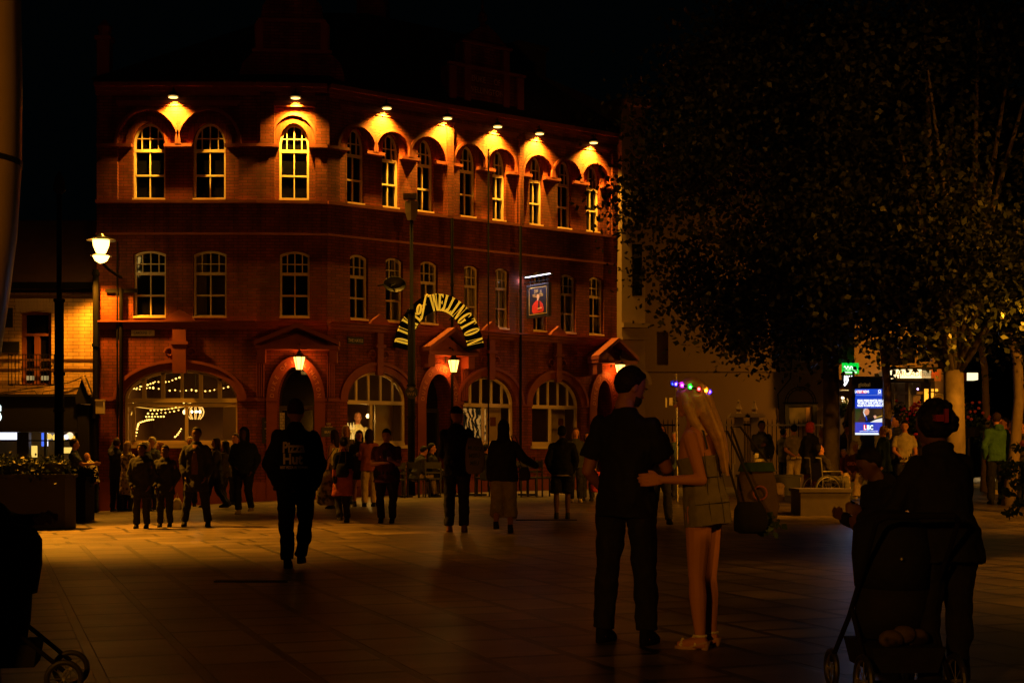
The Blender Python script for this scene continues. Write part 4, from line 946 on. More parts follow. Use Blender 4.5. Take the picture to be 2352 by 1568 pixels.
# backlit menu panels
def panel(a, b, c, d, col, s_, w=-.6): q = MB(); q.fbox(FS, us_(a), us_(b), zs(d), zs(c), w, w + .05); return q.build('menu_panel', emis('panel_%d' % a, col, s_ * 1.35), shop)
panel(-20, 45, 993, 1009, (.75, .8, 1), 1.7, -.1); panel(79, 86, 993, 1024, (.05, .12, .7), 1.2); panel(86.5, 93, 993, 1024, (.85, .85, 1), 1.4)
panel(96, 122, 993, 1010, (.25, .2, .17), .5); 
for i, (x, y, r_, col) in enumerate(((134, 1001, 9, (1, .55, .05)), (141, 1006, 8, (1, .6, .08)), (152, 1003, 6, (.85, .85, 1)), (160, 1000, 8, (1, .7, .4)), (167, 1006, 6, (1, .45, .03)), (128, 1004, 8, (1, .62, .1)), (112, 1002, 7, (.8, .5, .1)))):
    q = MB(); c = P(x, y, 36.45 + .5); q.tube([c, c + Vector((0, .03, 0))], r_ * .0112, 16); q.build('menu_picture', emis('dish_%d' % i, col, 1.3), shop)
q = MB()
for i, (a, b, c, d) in enumerate(((80, 118, 1026, 1040), (122, 176, 1018, 1021), (150, 176, 1030, 1050), (-10, 20, 1022, 1050))): q.fbox(FS, us_(a), us_(b), zs(d), zs(c), -2.2, -2.1)
q.build('lit_shelf', emis('shelf_glow', (1, .62, .12), 1.1), shop)
# cable looped along the wall
q = MB()
q.tube([P(x, y, 36.35) for x, y in ((0, 903), (60, 893), (120, 885), (160, 878), (185, 868), (198, 862))], .014, 5); q.tube([P(x, y, 36.3) for x, y in ((0, 906), (40, 900), (80, 898), (86, 906), (96, 907), (100, 899), (140, 893), (190, 890))], .012, 5)
q.build('wall_cable', M_BLACK, None, label='black cable looping along the base of the cream brick wall', cat='cable')

# ---------------------------------------------------------------- buildings right of the pub
def wrect(fr, px0, px1, py0, py1): return fr.u(px0), fr.u(px1), fr.z((px0 + px1) / 2, py1), fr.z((px0 + px1) / 2, py0)
# pale stone neighbour
FP = Fr(P(1428, 0, 41.5).x, 41.5, R(20)); up = FP.u(1482)
t = empty('stone_building', FP(up / 2, 0, 0), 0, 'tall pale stone building squeezed between the pub and the tree crown', 'building')
q = MB(); q.fbox(FP, 0, up, -.5, 11.4, -9, 0)
# arch recess at the foot
o_ = q.build('wall', M_STONE, t)
for z, h, w_ in ((11.402, .18, .35), (4.95, .14, .14), (4.6, .08, .08), (7.9, .12, .10)): q = MB(); q.fbox(FP, -.0, up + .1, z, z + h, .001, w_); q.build('cornice', M_STONE, t)
ua_, ub2 = FP.u(1452), FP.u(1474); q = MB(); q.prism(FP, [ringpoly((ua_ + ub2) / 2 , .34, 3.3, 3.65, .12)], .001, .07); q.build('arch_surround', M_STONE, t)
q = MB(); q.fbox(FP, ua_, ub2, 5.9, 7.4, -.0, .012); q.build('window', M_PANE, t)
# flat roofed beige block behind the named gable
t = empty('rooftop_block', P(1200, 100, 52), 0, 'flat topped beige rooftop block rising behind the named gable', 'building')
FB = Fr(P(1148, 0, 52).x, 52, R(0)); FB2 = Fr(P(1190, 0, 52).x, 52, R(40))
z1 = FB.z(1170, 100); q = MB(); q.fbox(FB, 0, FB.u(1190), 8, z1, -6, 0); q.build('wall', M_STONE, t)
q = MB(); ue = FB2.u(1254); q.fbox(FB2, 0.005, ue, 8, z1 - .05, -5, -.002); 
q.build('side_wall', M_STONE, t); q = MB(); q.fbox(FB2, -.05, ue + .08, z1 - .05, z1 + .1, -5.05, .08); q.build('coping', M_STONE, t)
q = MB()
a, b, c, d = wrect(FB2, 1196, 1228, 140, 162)
for i in range(4): q.fbox(FB2, a + (b - a) * i / 4, a + (b - a) * (i + .8) / 4, c, d, 0, .03)
q.build('vent_slot', M_BLACK, t)
FB3 = Fr(P(1254, 0, 50).x, 50, R(36)); q = MB(); ue = FB3.u(1430)
q.sheet(FB3, [[(0, 8), (ue, 8), (ue, FB3.z(1430, 225)), (ue * .75, FB3.z(1370, 232)), (0, FB3.z(1254, 178))]], 0); q.build('parapet_wall', M_STONE, t)
# chimney stacks left, faint
# grey rendered wall building
FG = Fr(P(1482, 0, 46).x, 46, 0); ugm = FG.u(1898)
t = empty('rendered_building', FG(ugm / 2, 0, 0), 0, 'plain dim rendered side wall with string course behind the iron railings', 'building')
w1 = wrect(FG, 1509, 1535, 762, 838); w2 = wrect(FG, 1690, 1716, 770, 830); w3 = wrect(FG, 1838, 1870, 758, 832)
hol = [[(a, c), (b, c), (b, d), (a, d)] for a, b, c, d in (w1, w2, w3)]
q = MB(); q.sheet(FG, [[(0, -1), (ugm, -1), (ugm, 11), (0, 11)]] + hol, 0)
for h_ in hol: q.reveal(FG, h_, 0, -.2)
q.fbox(FG, 0, ugm, 10.9, 11.05, -6, .15); q.build('wall', M_RENDER, t)
q = MB(); q.fbox(FG, 0, ugm, FG.z(1600, 854), FG.z(1600, 848), .001, .09); q.build('string_course', M_RENDER, t)
for i, (a, b, c, d) in enumerate((w1, w2, w3)):
    q = MB()
    if i == 0: q.fbox(FG, a, b, c, d, -.22, -.19); q.build('blocked_window', M_STONE, t); continue
    if i == 1: q.fbox(FG, a, b, c, d, -.22, -.15); q.build('blocked_window', M_RENDER, t); continue
    q.prism(FG, [[(a, c), (b, c), (b, d), (a, d)], [(a + .05, c + .05), (b - .05, c + .05), (b - .05, d - .05), (a + .05, d - .05)]], -.18, -.13)
    q.fbox(FG, a, b, (c + d) / 2 - .03, (c + d) / 2 + .03, -.175, -.12); o_ = q.build('window', M_CREAM, t); q = MB(); q.fbox(FG, a, b, c, d, -.2, -.185); q.build('pane', M_PANE, o_)
q = MB(); q.tube([FG(FG.u(1790), 2.3, .05), FG(FG.u(1786), 3.2, .05), FG(FG.u(1815), 3.7, .05), FG(FG.u(1822), 5.2, .05)], .02, 5); q.build('wall_cable', M_IRON, t)
# notice board with wire arch
a, b, c, d = wrect(FG, 1801, 1874, 928, 976)
t = empty('notice_board', FG((a + b) / 2, c, 0), 0, 'dark framed notice board under a wire arch on the rendered wall', 'notice board')
q = MB(); q.prism(FG, [[(a, c), (b, c), (b, d), (a, d)], [(a + .14, c + .06), (b - .14, c + .06), (b - .14, d - .06), (a + .14, d - .06)]], .05, .16); q.build('frame', M_BLACK, t)
q = MB(); q.fbox(FG, a + .14, b - .14, c + .06, d - .06, .05, .07); q.build('panel', mat('faded_picture', (.14, .12, .08), .6, noise=.5, nscale=4), t)
q = MB(); q.fbox(FG, FG.u(1850), FG.u(1861), c + .12, d - .1, .072, .085); q.build('poster', mat('tan_poster', (.35, .22, .14), .7), t)
q = MB(); um = (a + b) / 2; q.fbox(FG, a - .05, b + .05, d + .02, d + .06, .04, .12)
for r_ in (.42, .5): q.tube([FG(um + r_ * math.cos(R(i * 12)), d + .06 + r_ * math.sin(R(i * 12)), .08) for i in range(16)], .013, 5)
for i in range(9): an = R(18 + i * 18); q.tube([FG(um + .42 * math.cos(an), d + .06 + .42 * math.sin(an), .08), FG(um + .5 * math.cos(an), d + .06 + .5 * math.sin(an), .08)], .01, 4)
q.build('wire_arch', M_IRON, t)
# garden wall, railings and gate piers
yR = 42.5
def rail(px0, px1, lab):
    a, b = P(px0, 0, yR).x, P(px1, 0, yR).x; g = G(a, yR); n = int((b - a) / .13)
    t = empty('iron_railing', ((a + b) / 2, yR, g), 0, lab, 'railing', 'railings before the rendered wall')
    zt = P(0, 972, yR).z; q = MB(); q.box(((a + b) / 2, yR, g + .2), (b - a, .3, .4)); q.build('kerb', M_STONE, t)
    q = MB(); q.box(((a + b) / 2, yR, zt - .05), (b - a, .05, .05)); q.box(((a + b) / 2, yR, g + .5), (b - a, .04, .04)); q.build('rail_bar', M_RENDER if px0 > 1500 else M_IRON, t)
    q = MB()
    for i in range(n): x = a + (b - a) * (i + .5) / n; q.tube([(x, yR, g + .4), (x, yR, zt + .04), (x, yR, zt + .14)], [.014, .014, .002], 5)
    q.build('pickets', M_IRON, t)
rail(1488, 1560, 'iron railing left of the blonde woman, behind the couple'); rail(1640, 1686, 'iron railing between the blonde woman and the pale gate pier'); rail(1728, 1900, 'long iron railing with pale top rail beneath the notice board')
for px, hh, lab in ((1697, 0, 'left pale stone gate pier with a finial'), (1733, 1, 'right pale stone gate pier with a finial')):
    c = P(px, 0, yR - .1); g = G(c.x, yR); zt = P(0, 958, yR).z
    t = empty('gate_pier', (c.x, c.y, g), 0, lab, 'gate pier', 'stone gate piers')
    q = MB(); q.box((c.x, c.y, (g + zt) / 2), (.24, .24, zt - g)); q.box((c.x, c.y, g + .35), (.34, .34, .7)); q.build('shaft', M_STONE, t)
    q = MB(); q.box((c.x, c.y, zt + .03), (.6, .4, .07)); q.box((c.x, c.y, zt + .09), (.5, .34, .05)); q.build('capital', M_STONE, t)
    q = MB(); q.loft([(c.x, c.y, zt + .11, .10, .10), (c.x, c.y, zt + .16, .05, .05), (c.x, c.y, zt + .24, .10, .10), (c.x, c.y, zt + .32, .06, .06), (c.x, c.y, zt + .42, .03, .03), (c.x, c.y, zt + .46, .045, .045), (c.x, c.y, zt + .52, .01, .01)], 10); q.build('finial', M_STONE, t)
t = empty('gate', (P(1715, 0, yR).x, yR, .27), 0, 'dark iron gate with a pale notice between the two stone piers', 'gate')
q = MB(); a, b = P(1701, 0, yR).x, P(1729, 0, yR).x; 
for i in range(8): x = a + (b - a) * (i + .5) / 8; q.tube([(x, yR, .35), (x, yR, P(0, 966, yR).z)], .014, 5)
q.box(((a + b) / 2, yR, .45), (b - a, .04, .05)); q.box(((a + b) / 2, yR, P(0, 975, yR).z), (b - a, .04, .05)); q.build('bars', M_IRON, t)
# slim metal mast with a box behind the woman
t = empty('metal_mast', (P(1553, 0, 30).x, 30, .25), 0, 'thin pale metal mast with small hinged plate behind the couple', 'mast')
q = MB(); q.tube([(P(1556, 0, 30).x, 30, .25), (P(1553, 0, 30).x, 30, P(0, 858, 30).z)], .022, 8); q.build('pole', M_STEEL, t)
q = MB(); c = P(1541, 922, 30); q.box(c + Vector((0.0, 0, 0)), (.07, .04, .16)); q.box(c + Vector((-.10, 0, -.02)), (.03, .04, .2), None); q.tube([c, c + Vector((.12, 0, .0))], .012, 5); q.build('hinged_plate', M_STEEL, t)

# arcade of restaurants far right
yA = 44.5; FA = Fr(P(1925, 0, yA).x, yA, R(4)); uE = FA.u(2205); g = .28
t = empty('restaurant_arcade', FA(uE / 2, g, 0), 0, 'pillared stone restaurant front with a lit canopy behind the trees', 'building')
q = MB()
q.fbox(FA, 0, uE, FA.z(2050, 872), 9.5, -.4, 0)
q.build('upper_wall', M_STONE, t)
q = MB()
for px in (2043, 2068, 2104, 2155, 2170): a = FA.u(px); q.fbox(FA, a - .13, a + .13, -.3, FA.z(2050, 873), -.3, .06); q.fbox(FA, a - .18, a + .18, FA.z(2050, 905), FA.z(2050, 899), .0, .12)
q.build('pier', M_STONE, t)
q = MB(); q.fbox(FA, 0, uE, -.3, 4, -2.3, -2.2); q.build('inner_wall', mat('arcade_inner', (.05, .035, .02), .8), t)
q = MB()
for a, b in ((2121, 2130), (2137, 2142), (2146, 2152)): q.fbox(FA, FA.u(a), FA.u(b), FA.z(2130, 985) if a > 2135 else FA.z(2130, 948), FA.z(2130, 893), .07, .1)
q.build('lit_door_frame', mat('gold_door', (.8, .45, .08), .5, emit=(1, .42, .03), estr=1.3), t)
for i, (px, py) in enumerate(((2052, 800), (2085, 795), (2120, 792))):
    q = MB(); a = FA.u(px); z = FA.z(px, py); q.prism(FA, [arch(a, .26, z - .6, z + .2, z + .45, 10), arch(a, .20, z - .54, z + .2, z + .39, 10)], .001, .08); o_ = q.build('window', M_STONE, t); q = MB(); q.prism(FA, [arch(a, .2, z - .54, z + .2, z + .39, 10)], .001, .01); q.build('pane', M_PANE, o_)
# canopy sign
a, b, c, d = wrect(FA, 2034, 2088, 853, 872); q = MB(); q.fbox(FA, a, b, c, d, .1, 1.1); cn = q.build('lit_canopy', emis('canopy_cream', (1, .74, .36), 2.2), t)
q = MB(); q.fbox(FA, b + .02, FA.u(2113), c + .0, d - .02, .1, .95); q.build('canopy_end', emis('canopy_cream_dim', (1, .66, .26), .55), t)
q = MB(); q.fbox(FA, a - .05, FA.u(2115), c - .09, c - .01, .1, 1.15); q.fbox(FA, a - .05, FA.u(2115), d + .01, d + .07, .1, 1.15); q.build('canopy_trim', M_IRON, t)
q = text_mb('ARCADE', .22, FA, (a + b) / 2, c + .06, 1.101); q.build('lettering', mat('canopy_letters', (.3, .2, .06), .6), cn)
q = text_mb('RESTAURANT', .2, FA, (b + FA.u(2113)) / 2, c + .06, .951, sx=.36); q.build('lettering', M_LETK, cn)
a, b, c, d = wrect(FA, 2208, 2232, 858, 874); q = MB(); q.fbox(FA, a, b, c, d, .1, .5); q.build('lit_canopy', emis('canopy_far', (1, .8, .45), 1.6), t)
for px0, px1, py0, py1, lab in ((2119, 2147, 850, 877, 'square hanging sign board over the golden doorway'), (2183, 2205, 858, 877, 'square hanging sign board by the thick tree trunk')):
    a, b, c, d = wrect(FA, px0, px1, py0, py1); s_ = empty('sign_board', FA((a + b) / 2, c, .5), 0, 'brown ' + lab, 'sign'); q = MB(); q.fbox(FA, a, b, c, d, .5, .56); q.build('board', mat('brown_board', (.25, .09, .04), .6), s_); q = MB(); q.tube([FA(a, d + .05, .0), FA(a, d + .05, .53), FA(b, d + .05, .53)], .02, 5); q.build('bracket', M_IRON, s_)
    q = MB(); q.prism(FA, [ell_((a + b) / 2, (c + d) / 2 + .04, .12, .10)], .561, .565); q.build('emblem', mat('faded_red', (.35, .06, .04), .6), s_)
c = P(2157, 919, 43.5); s_ = empty('round_sign', c + Vector((-.25, .4, 0)), 0, 'round hanging sign on a bracket beside the fluted pillars', 'sign'); fq = Fr(c.x, c.y, 0)
q = MB(); q.prism(fq, [ell_(0, c.z, .21, .21), ell_(0, c.z, .18, .18)], 0, .04); q.build('rim', M_STEEL, s_); q = MB(); q.prism(fq, [ell_(0, c.z, .18, .18)], .01, .03); q.build('disc', mat('sign_brown', (.10, .07, .04), .6), s_)
q = text_mb('CAFE', .11, fq, 0, c.z - .04, .032); q.build('lettering', M_LETW, s_); q = MB(); q.tube([c + Vector((-.22, .4, .25)), c + Vector((-.22, 0, .25)), c + Vector((0, 0, .25))], .015, 5); q.build('bracket', M_IRON, s_)
for i, (px, py) in enumerate(((2139, 935), (2139, 967), (2108, 893), (2035, 871))):
    s_ = empty('wall_light', P(px, py, 43.9), 0, ('upper bright globe beside the golden doorway', 'lower bright globe beside the golden doorway', 'tiny violet light left of the golden doorway', 'small warm bulb hanging at the canopy corner')[i], 'light'); q = MB(); q.ell(P(px, py, 43.9), .055 if i < 2 else .03); q.build('globe', emis('globe_%d' % i, (1, .7, .3) if i != 2 else (.6, .4, 1), 10 if i < 2 else 5), s_); q = MB(); q.tube([P(px, py, 43.95), P(px, py, 44.4)], .012, 5); q.build('stem', M_IRON, s_)
# takeaway to the left of the arcade: green sign, white script sign, lit plants
FT = Fr(P(1925, 0, 41).x, 41, 0)
t = empty('corner_cafe', FT(.5, .28, 0), 0, 'narrow cafe front with green and white signs between the tree trunk and the news screen', 'cafe')
a, b, c, d = wrect(FT, 1928, 1966, 835, 860); q = MB(); q.fbox(FT, a, b, c, d, .3, .36); gs = q.build('green_sign', emis('green_sign', (.0, .62, .04), 1.1), t)
q = MB(); q.tube([FT(a + .06 + .05 * math.sin(i * .9), d - .05 - .0 * i, .37) if False else FT(a + .05 + i * .022, d - .13 + .05 * math.sin(i * 1.5), .37) for i in range(12)], .012, 5); text_mb('Tel. 029 2034 5677', .062, FT, (a + b) / 2, c + .09, .362, mb=q, sx=.8); q.fbox(FT, a + .06, b - .06, c + .03, c + .055, .361, .363); q.build('lettering', emis('white_letters', (.9, 1, .9), 1.6), gs)
a, b, c, d = wrect(FT, 1929, 1958, 861, 889); q = MB(); q.fbox(FT, a, b, c, d, .2, .26); ws = q.build('script_sign', M_BLACK, t)
q = MB(); q.tube([FT(a + .04 + x * (b - a - .08), c + y * (d - c), .27) for x, y in ((.1, .15), (.15, .9), (.22, .55), (.3, .9), (.36, .5), (.45, .88), (.52, .55), (.6, .9), (.7, .6), (.85, .9))], .02, 5)
q.tube([FT(a + .04 + x * (b - a - .08), c + y * (d - c), .27) for x, y in ((.1, .08), (.3, .3), (.5, .62), (.62, .7))], .022, 5); q.tube([FT(a + .04 + x * (b - a - .08), c + y * (d - c), .27) for x, y in ((.7, .18), (.88, .18), (.88, .42), (.7, .42), (.7, .18))], .03, 5)
q.build('script', emis('white_script', (1, 1, 1), 2.0), ws)
q = MB(); q.fbox(FT, FT.u(1926), FT.u(1962), FT.z(1940, 897), FT.z(1940, 893), .0, .7); q.build('awning', M_SIGNW, t)
q = MB(); q.fbox(FT, FT.u(1926), FT.u(1962), 0, FT.z(1940, 905), -1.3, -1.2); q.fbox(FT, FT.u(1926), FT.u(1962), FT.z(1940, 835), 9, -.2, 0); q.build('inner_wall', mat('cafe_inner', (.10, .07, .04), .8), t)
q = MB(); rnd = random.Random(4)
for _ in range(10): q.ell(P(rnd.uniform(1930, 1958), rnd.uniform(912, 928), 41.2), rnd.uniform(.02, .045), n=6, m=4)
q.build('cafe_bulbs', emis('cafe_bulbs', (1, .75, .45), 7), t)
q = MB()
for p0, p1 in (((1938, 915), (1932, 936)), ((1938, 915), (1946, 936)), ((1946, 914), (1953, 940)), ((1952, 916), (1942, 936))): q.tube([P(*p0, 41.1), P(*p1, 41.1)], .02, 5)
q.build('trestle', mat('pale_wood', (.5, .4, .25), .6), t)
lamp('cafe_light', P(1943, 925, 40.6), 9, (1, .75, .3), .1)

# ---------------------------------------------------------------- leaves, shrubs, trees
def leaves(mb, cen, n, size, rng, squash=1.0):
    """leaf-sized folded quads scattered round the given cluster centres (numpy arrays)"""
    k = len(cen); ids = rng.integers(0, k, n)
    c = cen[ids][:, :3] + rng.normal(size=(n, 3)) * cen[ids][:, 3:4] * np.array([1, 1, .75 * squash])
    a = rng.normal(size=(n, 3)); a /= np.linalg.norm(a, axis=1)[:, None]
    b = np.cross(a, rng.normal(size=(n, 3))); b /= np.linalg.norm(b, axis=1)[:, None]
    s = size * rng.uniform(.6, 1.3, n)[:, None]
    q = np.stack([c - a * s * .55, c + b * s * .38 - a * s * .1, c + a * s * .6, c - b * s * .38 - a * s * .1], 1).reshape(-1, 3)
    b0 = len(mb.v); mb.v += [Vector(p) for p in q.tolist()]
    mb.f += [(b0 + 4 * i, b0 + 4 * i + 1, b0 + 4 * i + 2, b0 + 4 * i + 3) for i in range(n)]; mb.m += [0] * n
    return mb
def tree(px, y, base_r, zfork, crown, nclus, nleaf, lsize, lab, seed, bark=None, bend=None, cl_r=.46, grp=None):
    x = (px - CX) / F * y; g = G(x, y); rnd = random.Random(seed); rng = np.random.default_rng(seed)
    t = empty('street_tree', (x, y, g), 0, lab, 'tree', grp)
    (cx, cz, rx, ry, rz) = crown
    q = MB(); f0 = Vector((x, y, zfork))
    path = [Vector((x, y, g - .05)), Vector((x, y, g + .5)), Vector((x + .02, y, (g + zfork) / 2)), f0]
    if bend: path = [Vector((x + dx, y, z)) for dx, z in bend]; f0 = path[-1]
    q.tube(path, [base_r * 1.25] + [base_r * (1 - .3 * i / len(path)) for i in range(1, len(path))], 12)
    cs = []
    for i in range(nclus):
        while True:
            v = Vector([rnd.uniform(-1, 1) for _ in range(3)])
            if .25 < v.length < 1: break
        v = v.normalized() * (v.length ** .5)
        cs.append((cx + v.x * rx, y + v.y * ry, cz + v.z * rz, cl_r * rnd.uniform(.7, 1.3)))
    for i in range(22):
        c = cs[i * 3 % len(cs)]; e = Vector(c[:3]); m1 = f0.lerp(e, .45) + Vector((rnd.uniform(-.2, .2), rnd.uniform(-.2, .2), .3))
        q.tube([f0 - Vector((0, 0, .15)), m1, e], [base_r * .42, base_r * .25, .015], 6)
    q.build('trunk', bark or M_BARK, t, smooth=True)
    q = MB(); leaves(q, np.array(cs), nleaf, lsize, rng); q.build('crown', M_LEAF, t)
    return t
zc = lambda py, y: CH + (HY - py) / F * y
tree(1908, 31.5, .22, zc(800, 31.5), (P(1858, 0, 31.5).x, zc(430, 31.5), 3.9, 3.4, 3.9), 190, 46000, .125, 'large plane tree with thick pale trunk beside the news screen', 11)
tree(2190, 27.0, .24, zc(850, 27), (P(2190, 0, 27).x, zc(370, 27), 3.1, 3.0, 3.6), 140, 34000, .115, 'large tree with broad mottled trunk above the woman with the red hair clip', 12)
tree(2037, 33.0, .11, zc(760, 33), (P(2050, 0, 33).x, zc(400, 33), 2.7, 2.4, 3.5), 80, 17000, .12, 'slender pale trunked tree right of the news screen', 13, M_PALEBARK, bend=[(0.08, .2), (.05, 1.2), (0, 3.0), (-.1, 3.9), (-.2, 4.7)])
tree(2262, 36.0, .10, zc(780, 36), (P(2290, 0, 36).x, zc(500, 36), 2.4, 2.2, 2.6), 70, 12000, .12, 'slender leaning tree behind the man in the green jumper', 14, M_PALEBARK, bend=[(0, .3), (.05, 2.0), (0.0, 3.4), (-.16, 4.4)])
tree(2318, 29.0, .12, zc(740, 29), (P(2330, 0, 29).x, zc(530, 29), 2.1, 2.0, 2.2), 70, 12000, .11, 'curved pale trunk tree at the right edge of the square', 15, M_PALEBARK, bend=[(-.02, .2), (.1, 1.2), (.2, 2.4), (.17, 3.2), (-.05, 3.9)])
# far dark trees beyond the arcade
for i, (px, y, zz, r_) in enumerate(((2240, 62, 3.4, 3.4), (2335, 58, 3.8, 3.2), (2290, 75, 3.0, 4.5))):
    x = (px - CX) / F * y; rng = np.random.default_rng(40 + i); t = empty('park_tree', (x, y, .3), 0, ('bushy dark park tree beyond the arcade corner', 'bushy dark park tree behind the curved trunk', 'farthest dark park tree beside the distant lamp')[i], 'tree')
    q = MB(); q.tube([(x, y, 0), (x, y, zz)], [.3, .15], 8); q.build('trunk', M_BARK, t)
    cl = np.concatenate([rng.normal(size=(40, 3)) * np.array([r_ * .4, r_ * .4, 1.2]) + np.array([x, y, zz + 1.2]), np.full((40, 1), .6)], 1)
    q = MB(); leaves(q, cl, 5000, .28, rng); q.build('crown', M_LEAF, t)
c = P(2276, 917, 70); t = empty('park_lamp', (c.x, 70, 0.3), 0, 'distant bright lantern glowing beyond the trees', 'street lamp')
q = MB(); q.loft([(c.x, 70, c.z - .25, .08, .08), (c.x, 70, c.z + .2, .22, .22)], 8); q.build('lantern', emis('far_lantern', (1, .85, .6), 9), t); q = MB(); q.tube([(c.x, 70, .2), (c.x, 70, c.z - .25)], .07, 8); q.build('pole', M_IRON, t)
lamp('park_lamp_light', c + Vector((0, -.5, 0)), 320, (1, .6, .2), .2, parent=t)
# flower planters
def flowers(px, py, y, w_, h_, nflower, col, lab, nl=900, pot=True):
    c = P(px, py, y); g = G(c.x, y); rng = np.random.default_rng(int(px)); t = empty('flower_planter', (c.x, y, g), 0, lab, 'flower planter')
    cl = np.concatenate([rng.normal(size=(14, 3)) * np.array([w_ * .35, w_ * .3, h_ * .3]) + np.array(c), np.full((14, 1), w_ * .16)], 1)
    q = MB(); leaves(q, cl, nl, .075, rng); q.build('foliage', M_LEAF2, t)
    if nflower:
        q = MB(); rnd = random.Random(int(px))
        for _ in range(nflower):
            q = MB(); p = c + Vector((rnd.gauss(0, w_ * .4), -w_ * .45 - rnd.random() * .1, h_ * .25 + rnd.gauss(0, h_ * .22))); q.ell(p, (.045, .03, .04), n=6, m=4); q.build('bloom', mat('bloom_%d' % px, col, .6, noise=.2), t)
    if pot:
        q = MB(); q.tube([(c.x, y, g), (c.x, y, c.z - h_ * .3)], .04, 8); q.loft([(c.x, y, c.z - h_ * .6, w_ * .3, w_ * .3), (c.x, y, c.z - h_ * .25, w_ * .45, w_ * .45)], 14); q.build('basket', M_BLACK, t)
flowers(2092, 965, 37, .75, .75, 46, (.75, .04, .03), 'tall planter of red geraniums left of the golden doorway', 1600)
flowers(2112, 1010, 35.5, .45, .55, 22, (.8, .03, .05), 'lower planter of red geraniums behind the man in the grey shirt', 900)
flowers(2225, 965, 36, .8, .7, 14, (.6, .10, .08), 'dim planter of flowers below the slender leaning tree', 1200)
flowers(1936, 938, 40.3, .38, .42, 0, (1, 1, 0), 'glowing yellow green pot plant under the white script sign', 700, pot=False)
flowers(2346, 1085, 17.5, .30, .62, 4, (.5, .1, .05), 'trailing dark plant hanging at the right edge', 520, pot=False)
t = empty('parasol', P(1951, 990, 39.5), 0, 'small folded dark parasol beside the news screen', 'parasol'); q = MB(); c = P(1951, 940, 39.5); q.loft([(c.x, c.y, c.z - .75, .12, .12), (c.x, c.y, c.z - .3, .16, .16), (c.x, c.y, c.z + .2, .03, .03)], 8); q.build('canopy', M_BLACK, t); q = MB(); q.tube([(c.x, c.y, .27), (c.x, c.y, c.z)], .03, 6); q.build('pole', M_IRON, t)

# ---------------------------------------------------------------- news screen
yK = 33.8; FK = Fr(P(1956, 0, yK).x, yK, 0); K = lambda px: FK.u(px); Z = lambda py: FK.z(1994, py)
gk = G(P(1994, 0, yK).x, yK)
t = empty('news_screen', (P(1994, 0, yK).x, yK, gk), 0, 'tall black advertising screen glowing blue with a news headline', 'display screen')
q = MB(); q.prism(FK, [[(K(1957), Z(1031)), (K(2033), Z(1031)), (K(2033), Z(864)), (K(1957), Z(864))]], -.35, 0); q.build('housing', M_BLACK, t)
q = MB(); q.fbox(FK, K(1962), K(2030), gk - .1, Z(1031.5), -.33, -.05); q.build('plinth', M_CONC, t)
x0, x1 = K(1964), K(2026); W = x1 - x0
def em(n, a, b, c, d, col, s_, w_): q = MB(); q.fbox(FK, a, b, Z(d), Z(c), .001, w_); return q.build(n, emis('scr_' + n, col, s_), scr)
q = MB(); q.fbox(FK, x0, x1, Z(998), Z(893), .001, .006); scr = q.build('screen', emis('screen_blue', (.005, .035, .42), 1.25), t)
em('pale_bar', x0, x1, 993.5, 998, (.8, .88, 1), 1.1, .010)
em('top_band', x0, x1, 893, 905.5, (.01, .06, .55), 1.1, .009)
em('thin_line', x0, x1, 907, 907.6, (.4, .55, 1), .9, .011)
em('picture', x0, x1, 937.5, 969.5, (.022, .012, .006), 1.0, .009)
em('headline_tag', K(1968), K(1991), 896, 903, (.85, .0, .03), 1.0, .012)
q = text_mb('LATEST NEWS', .085, FK, K(1979.5), Z(902), .013, sx=.62, bold=.002)
for i, s_ in enumerate(("ISRAELI PRIME MINISTER DECLARES", "'WE ARE AT WAR' AFTER AT LEAST 40", "KILLED IN SURPRISE HAMAS ATTACK")): q.build('screen_lettering', emis('scr_text', (.9, .95, 1), 1.6), scr); q = text_mb(s_, .072, FK, K(1969), Z(922.0 + i * 5.6), .010, sx=.62, align='LEFT', bold=.0025)
q.build('screen_lettering', emis('scr_text', (.9, .95, 1), 1.6), scr); q = text_mb('global', .05, FK, K(2020), Z(904), .010, sx=.7); q.prism(FK, [ell_(K(2020), Z(898), .035, .035), ell_(K(2020), Z(898), .022, .022)], .010, .012)
q.build('screen_lettering', emis('scr_text', (.9, .95, 1), 1.6), scr); q = text_mb("LEADING BRITAIN'S CONVERSATION", .035, FK, K(1995), Z(991), .010, sx=.75); q.build('screen_lettering', emis('scr_text', (.9, .95, 1), 1.6), scr)
q = text_mb('global', .13, FK, K(1985), Z(887), .002, sx=.95, align='CENTER'); q.build('brand_lettering', mat('dim_gold', (.45, .28, .06), .5, emit=(1, .5, .1), estr=.10), t)
for chh, px, col, bgc in (('L', 1986.5, (1, 1, 1), (.85, 0, .02)), ('B', 1994, (1, 1, 1), (.05, .45, 1)), ('C', 2001.5, (.9, .95, 1), (.10, .14, .2))):
    em('tile_' + chh, K(px - 3.6), K(px + 3.6), 975, 987.5, bgc, 1.0, .010)
    q = text_mb(chh, .15, FK, K(px), Z(986), .011, sx=.75, bold=.004); q.build('tile_letter', emis('scr_text', (1, 1, 1), 1.6), scr)
def sp_(n, pts, col, s_, w_): q = MB(); q.prism(FK, [[(K(a), Z(b)) for a, b in pts]], .009, w_); q.build(n, emis('scr_' + n, col, s_), scr)
sp_('green_curtain', [(1964.2, 969), (1973, 969), (1978, 938), (1964.2, 938)], (.004, .03, .008), 1, .0095)
sp_('suit', [(1970, 969), (1973, 960), (1980, 955), (1986, 956), (1990, 960), (2004, 961), (2007, 957), (2009, 959), (2006, 965), (1994, 967), (1992, 969)], (.006, .006, .014), 1, .012)
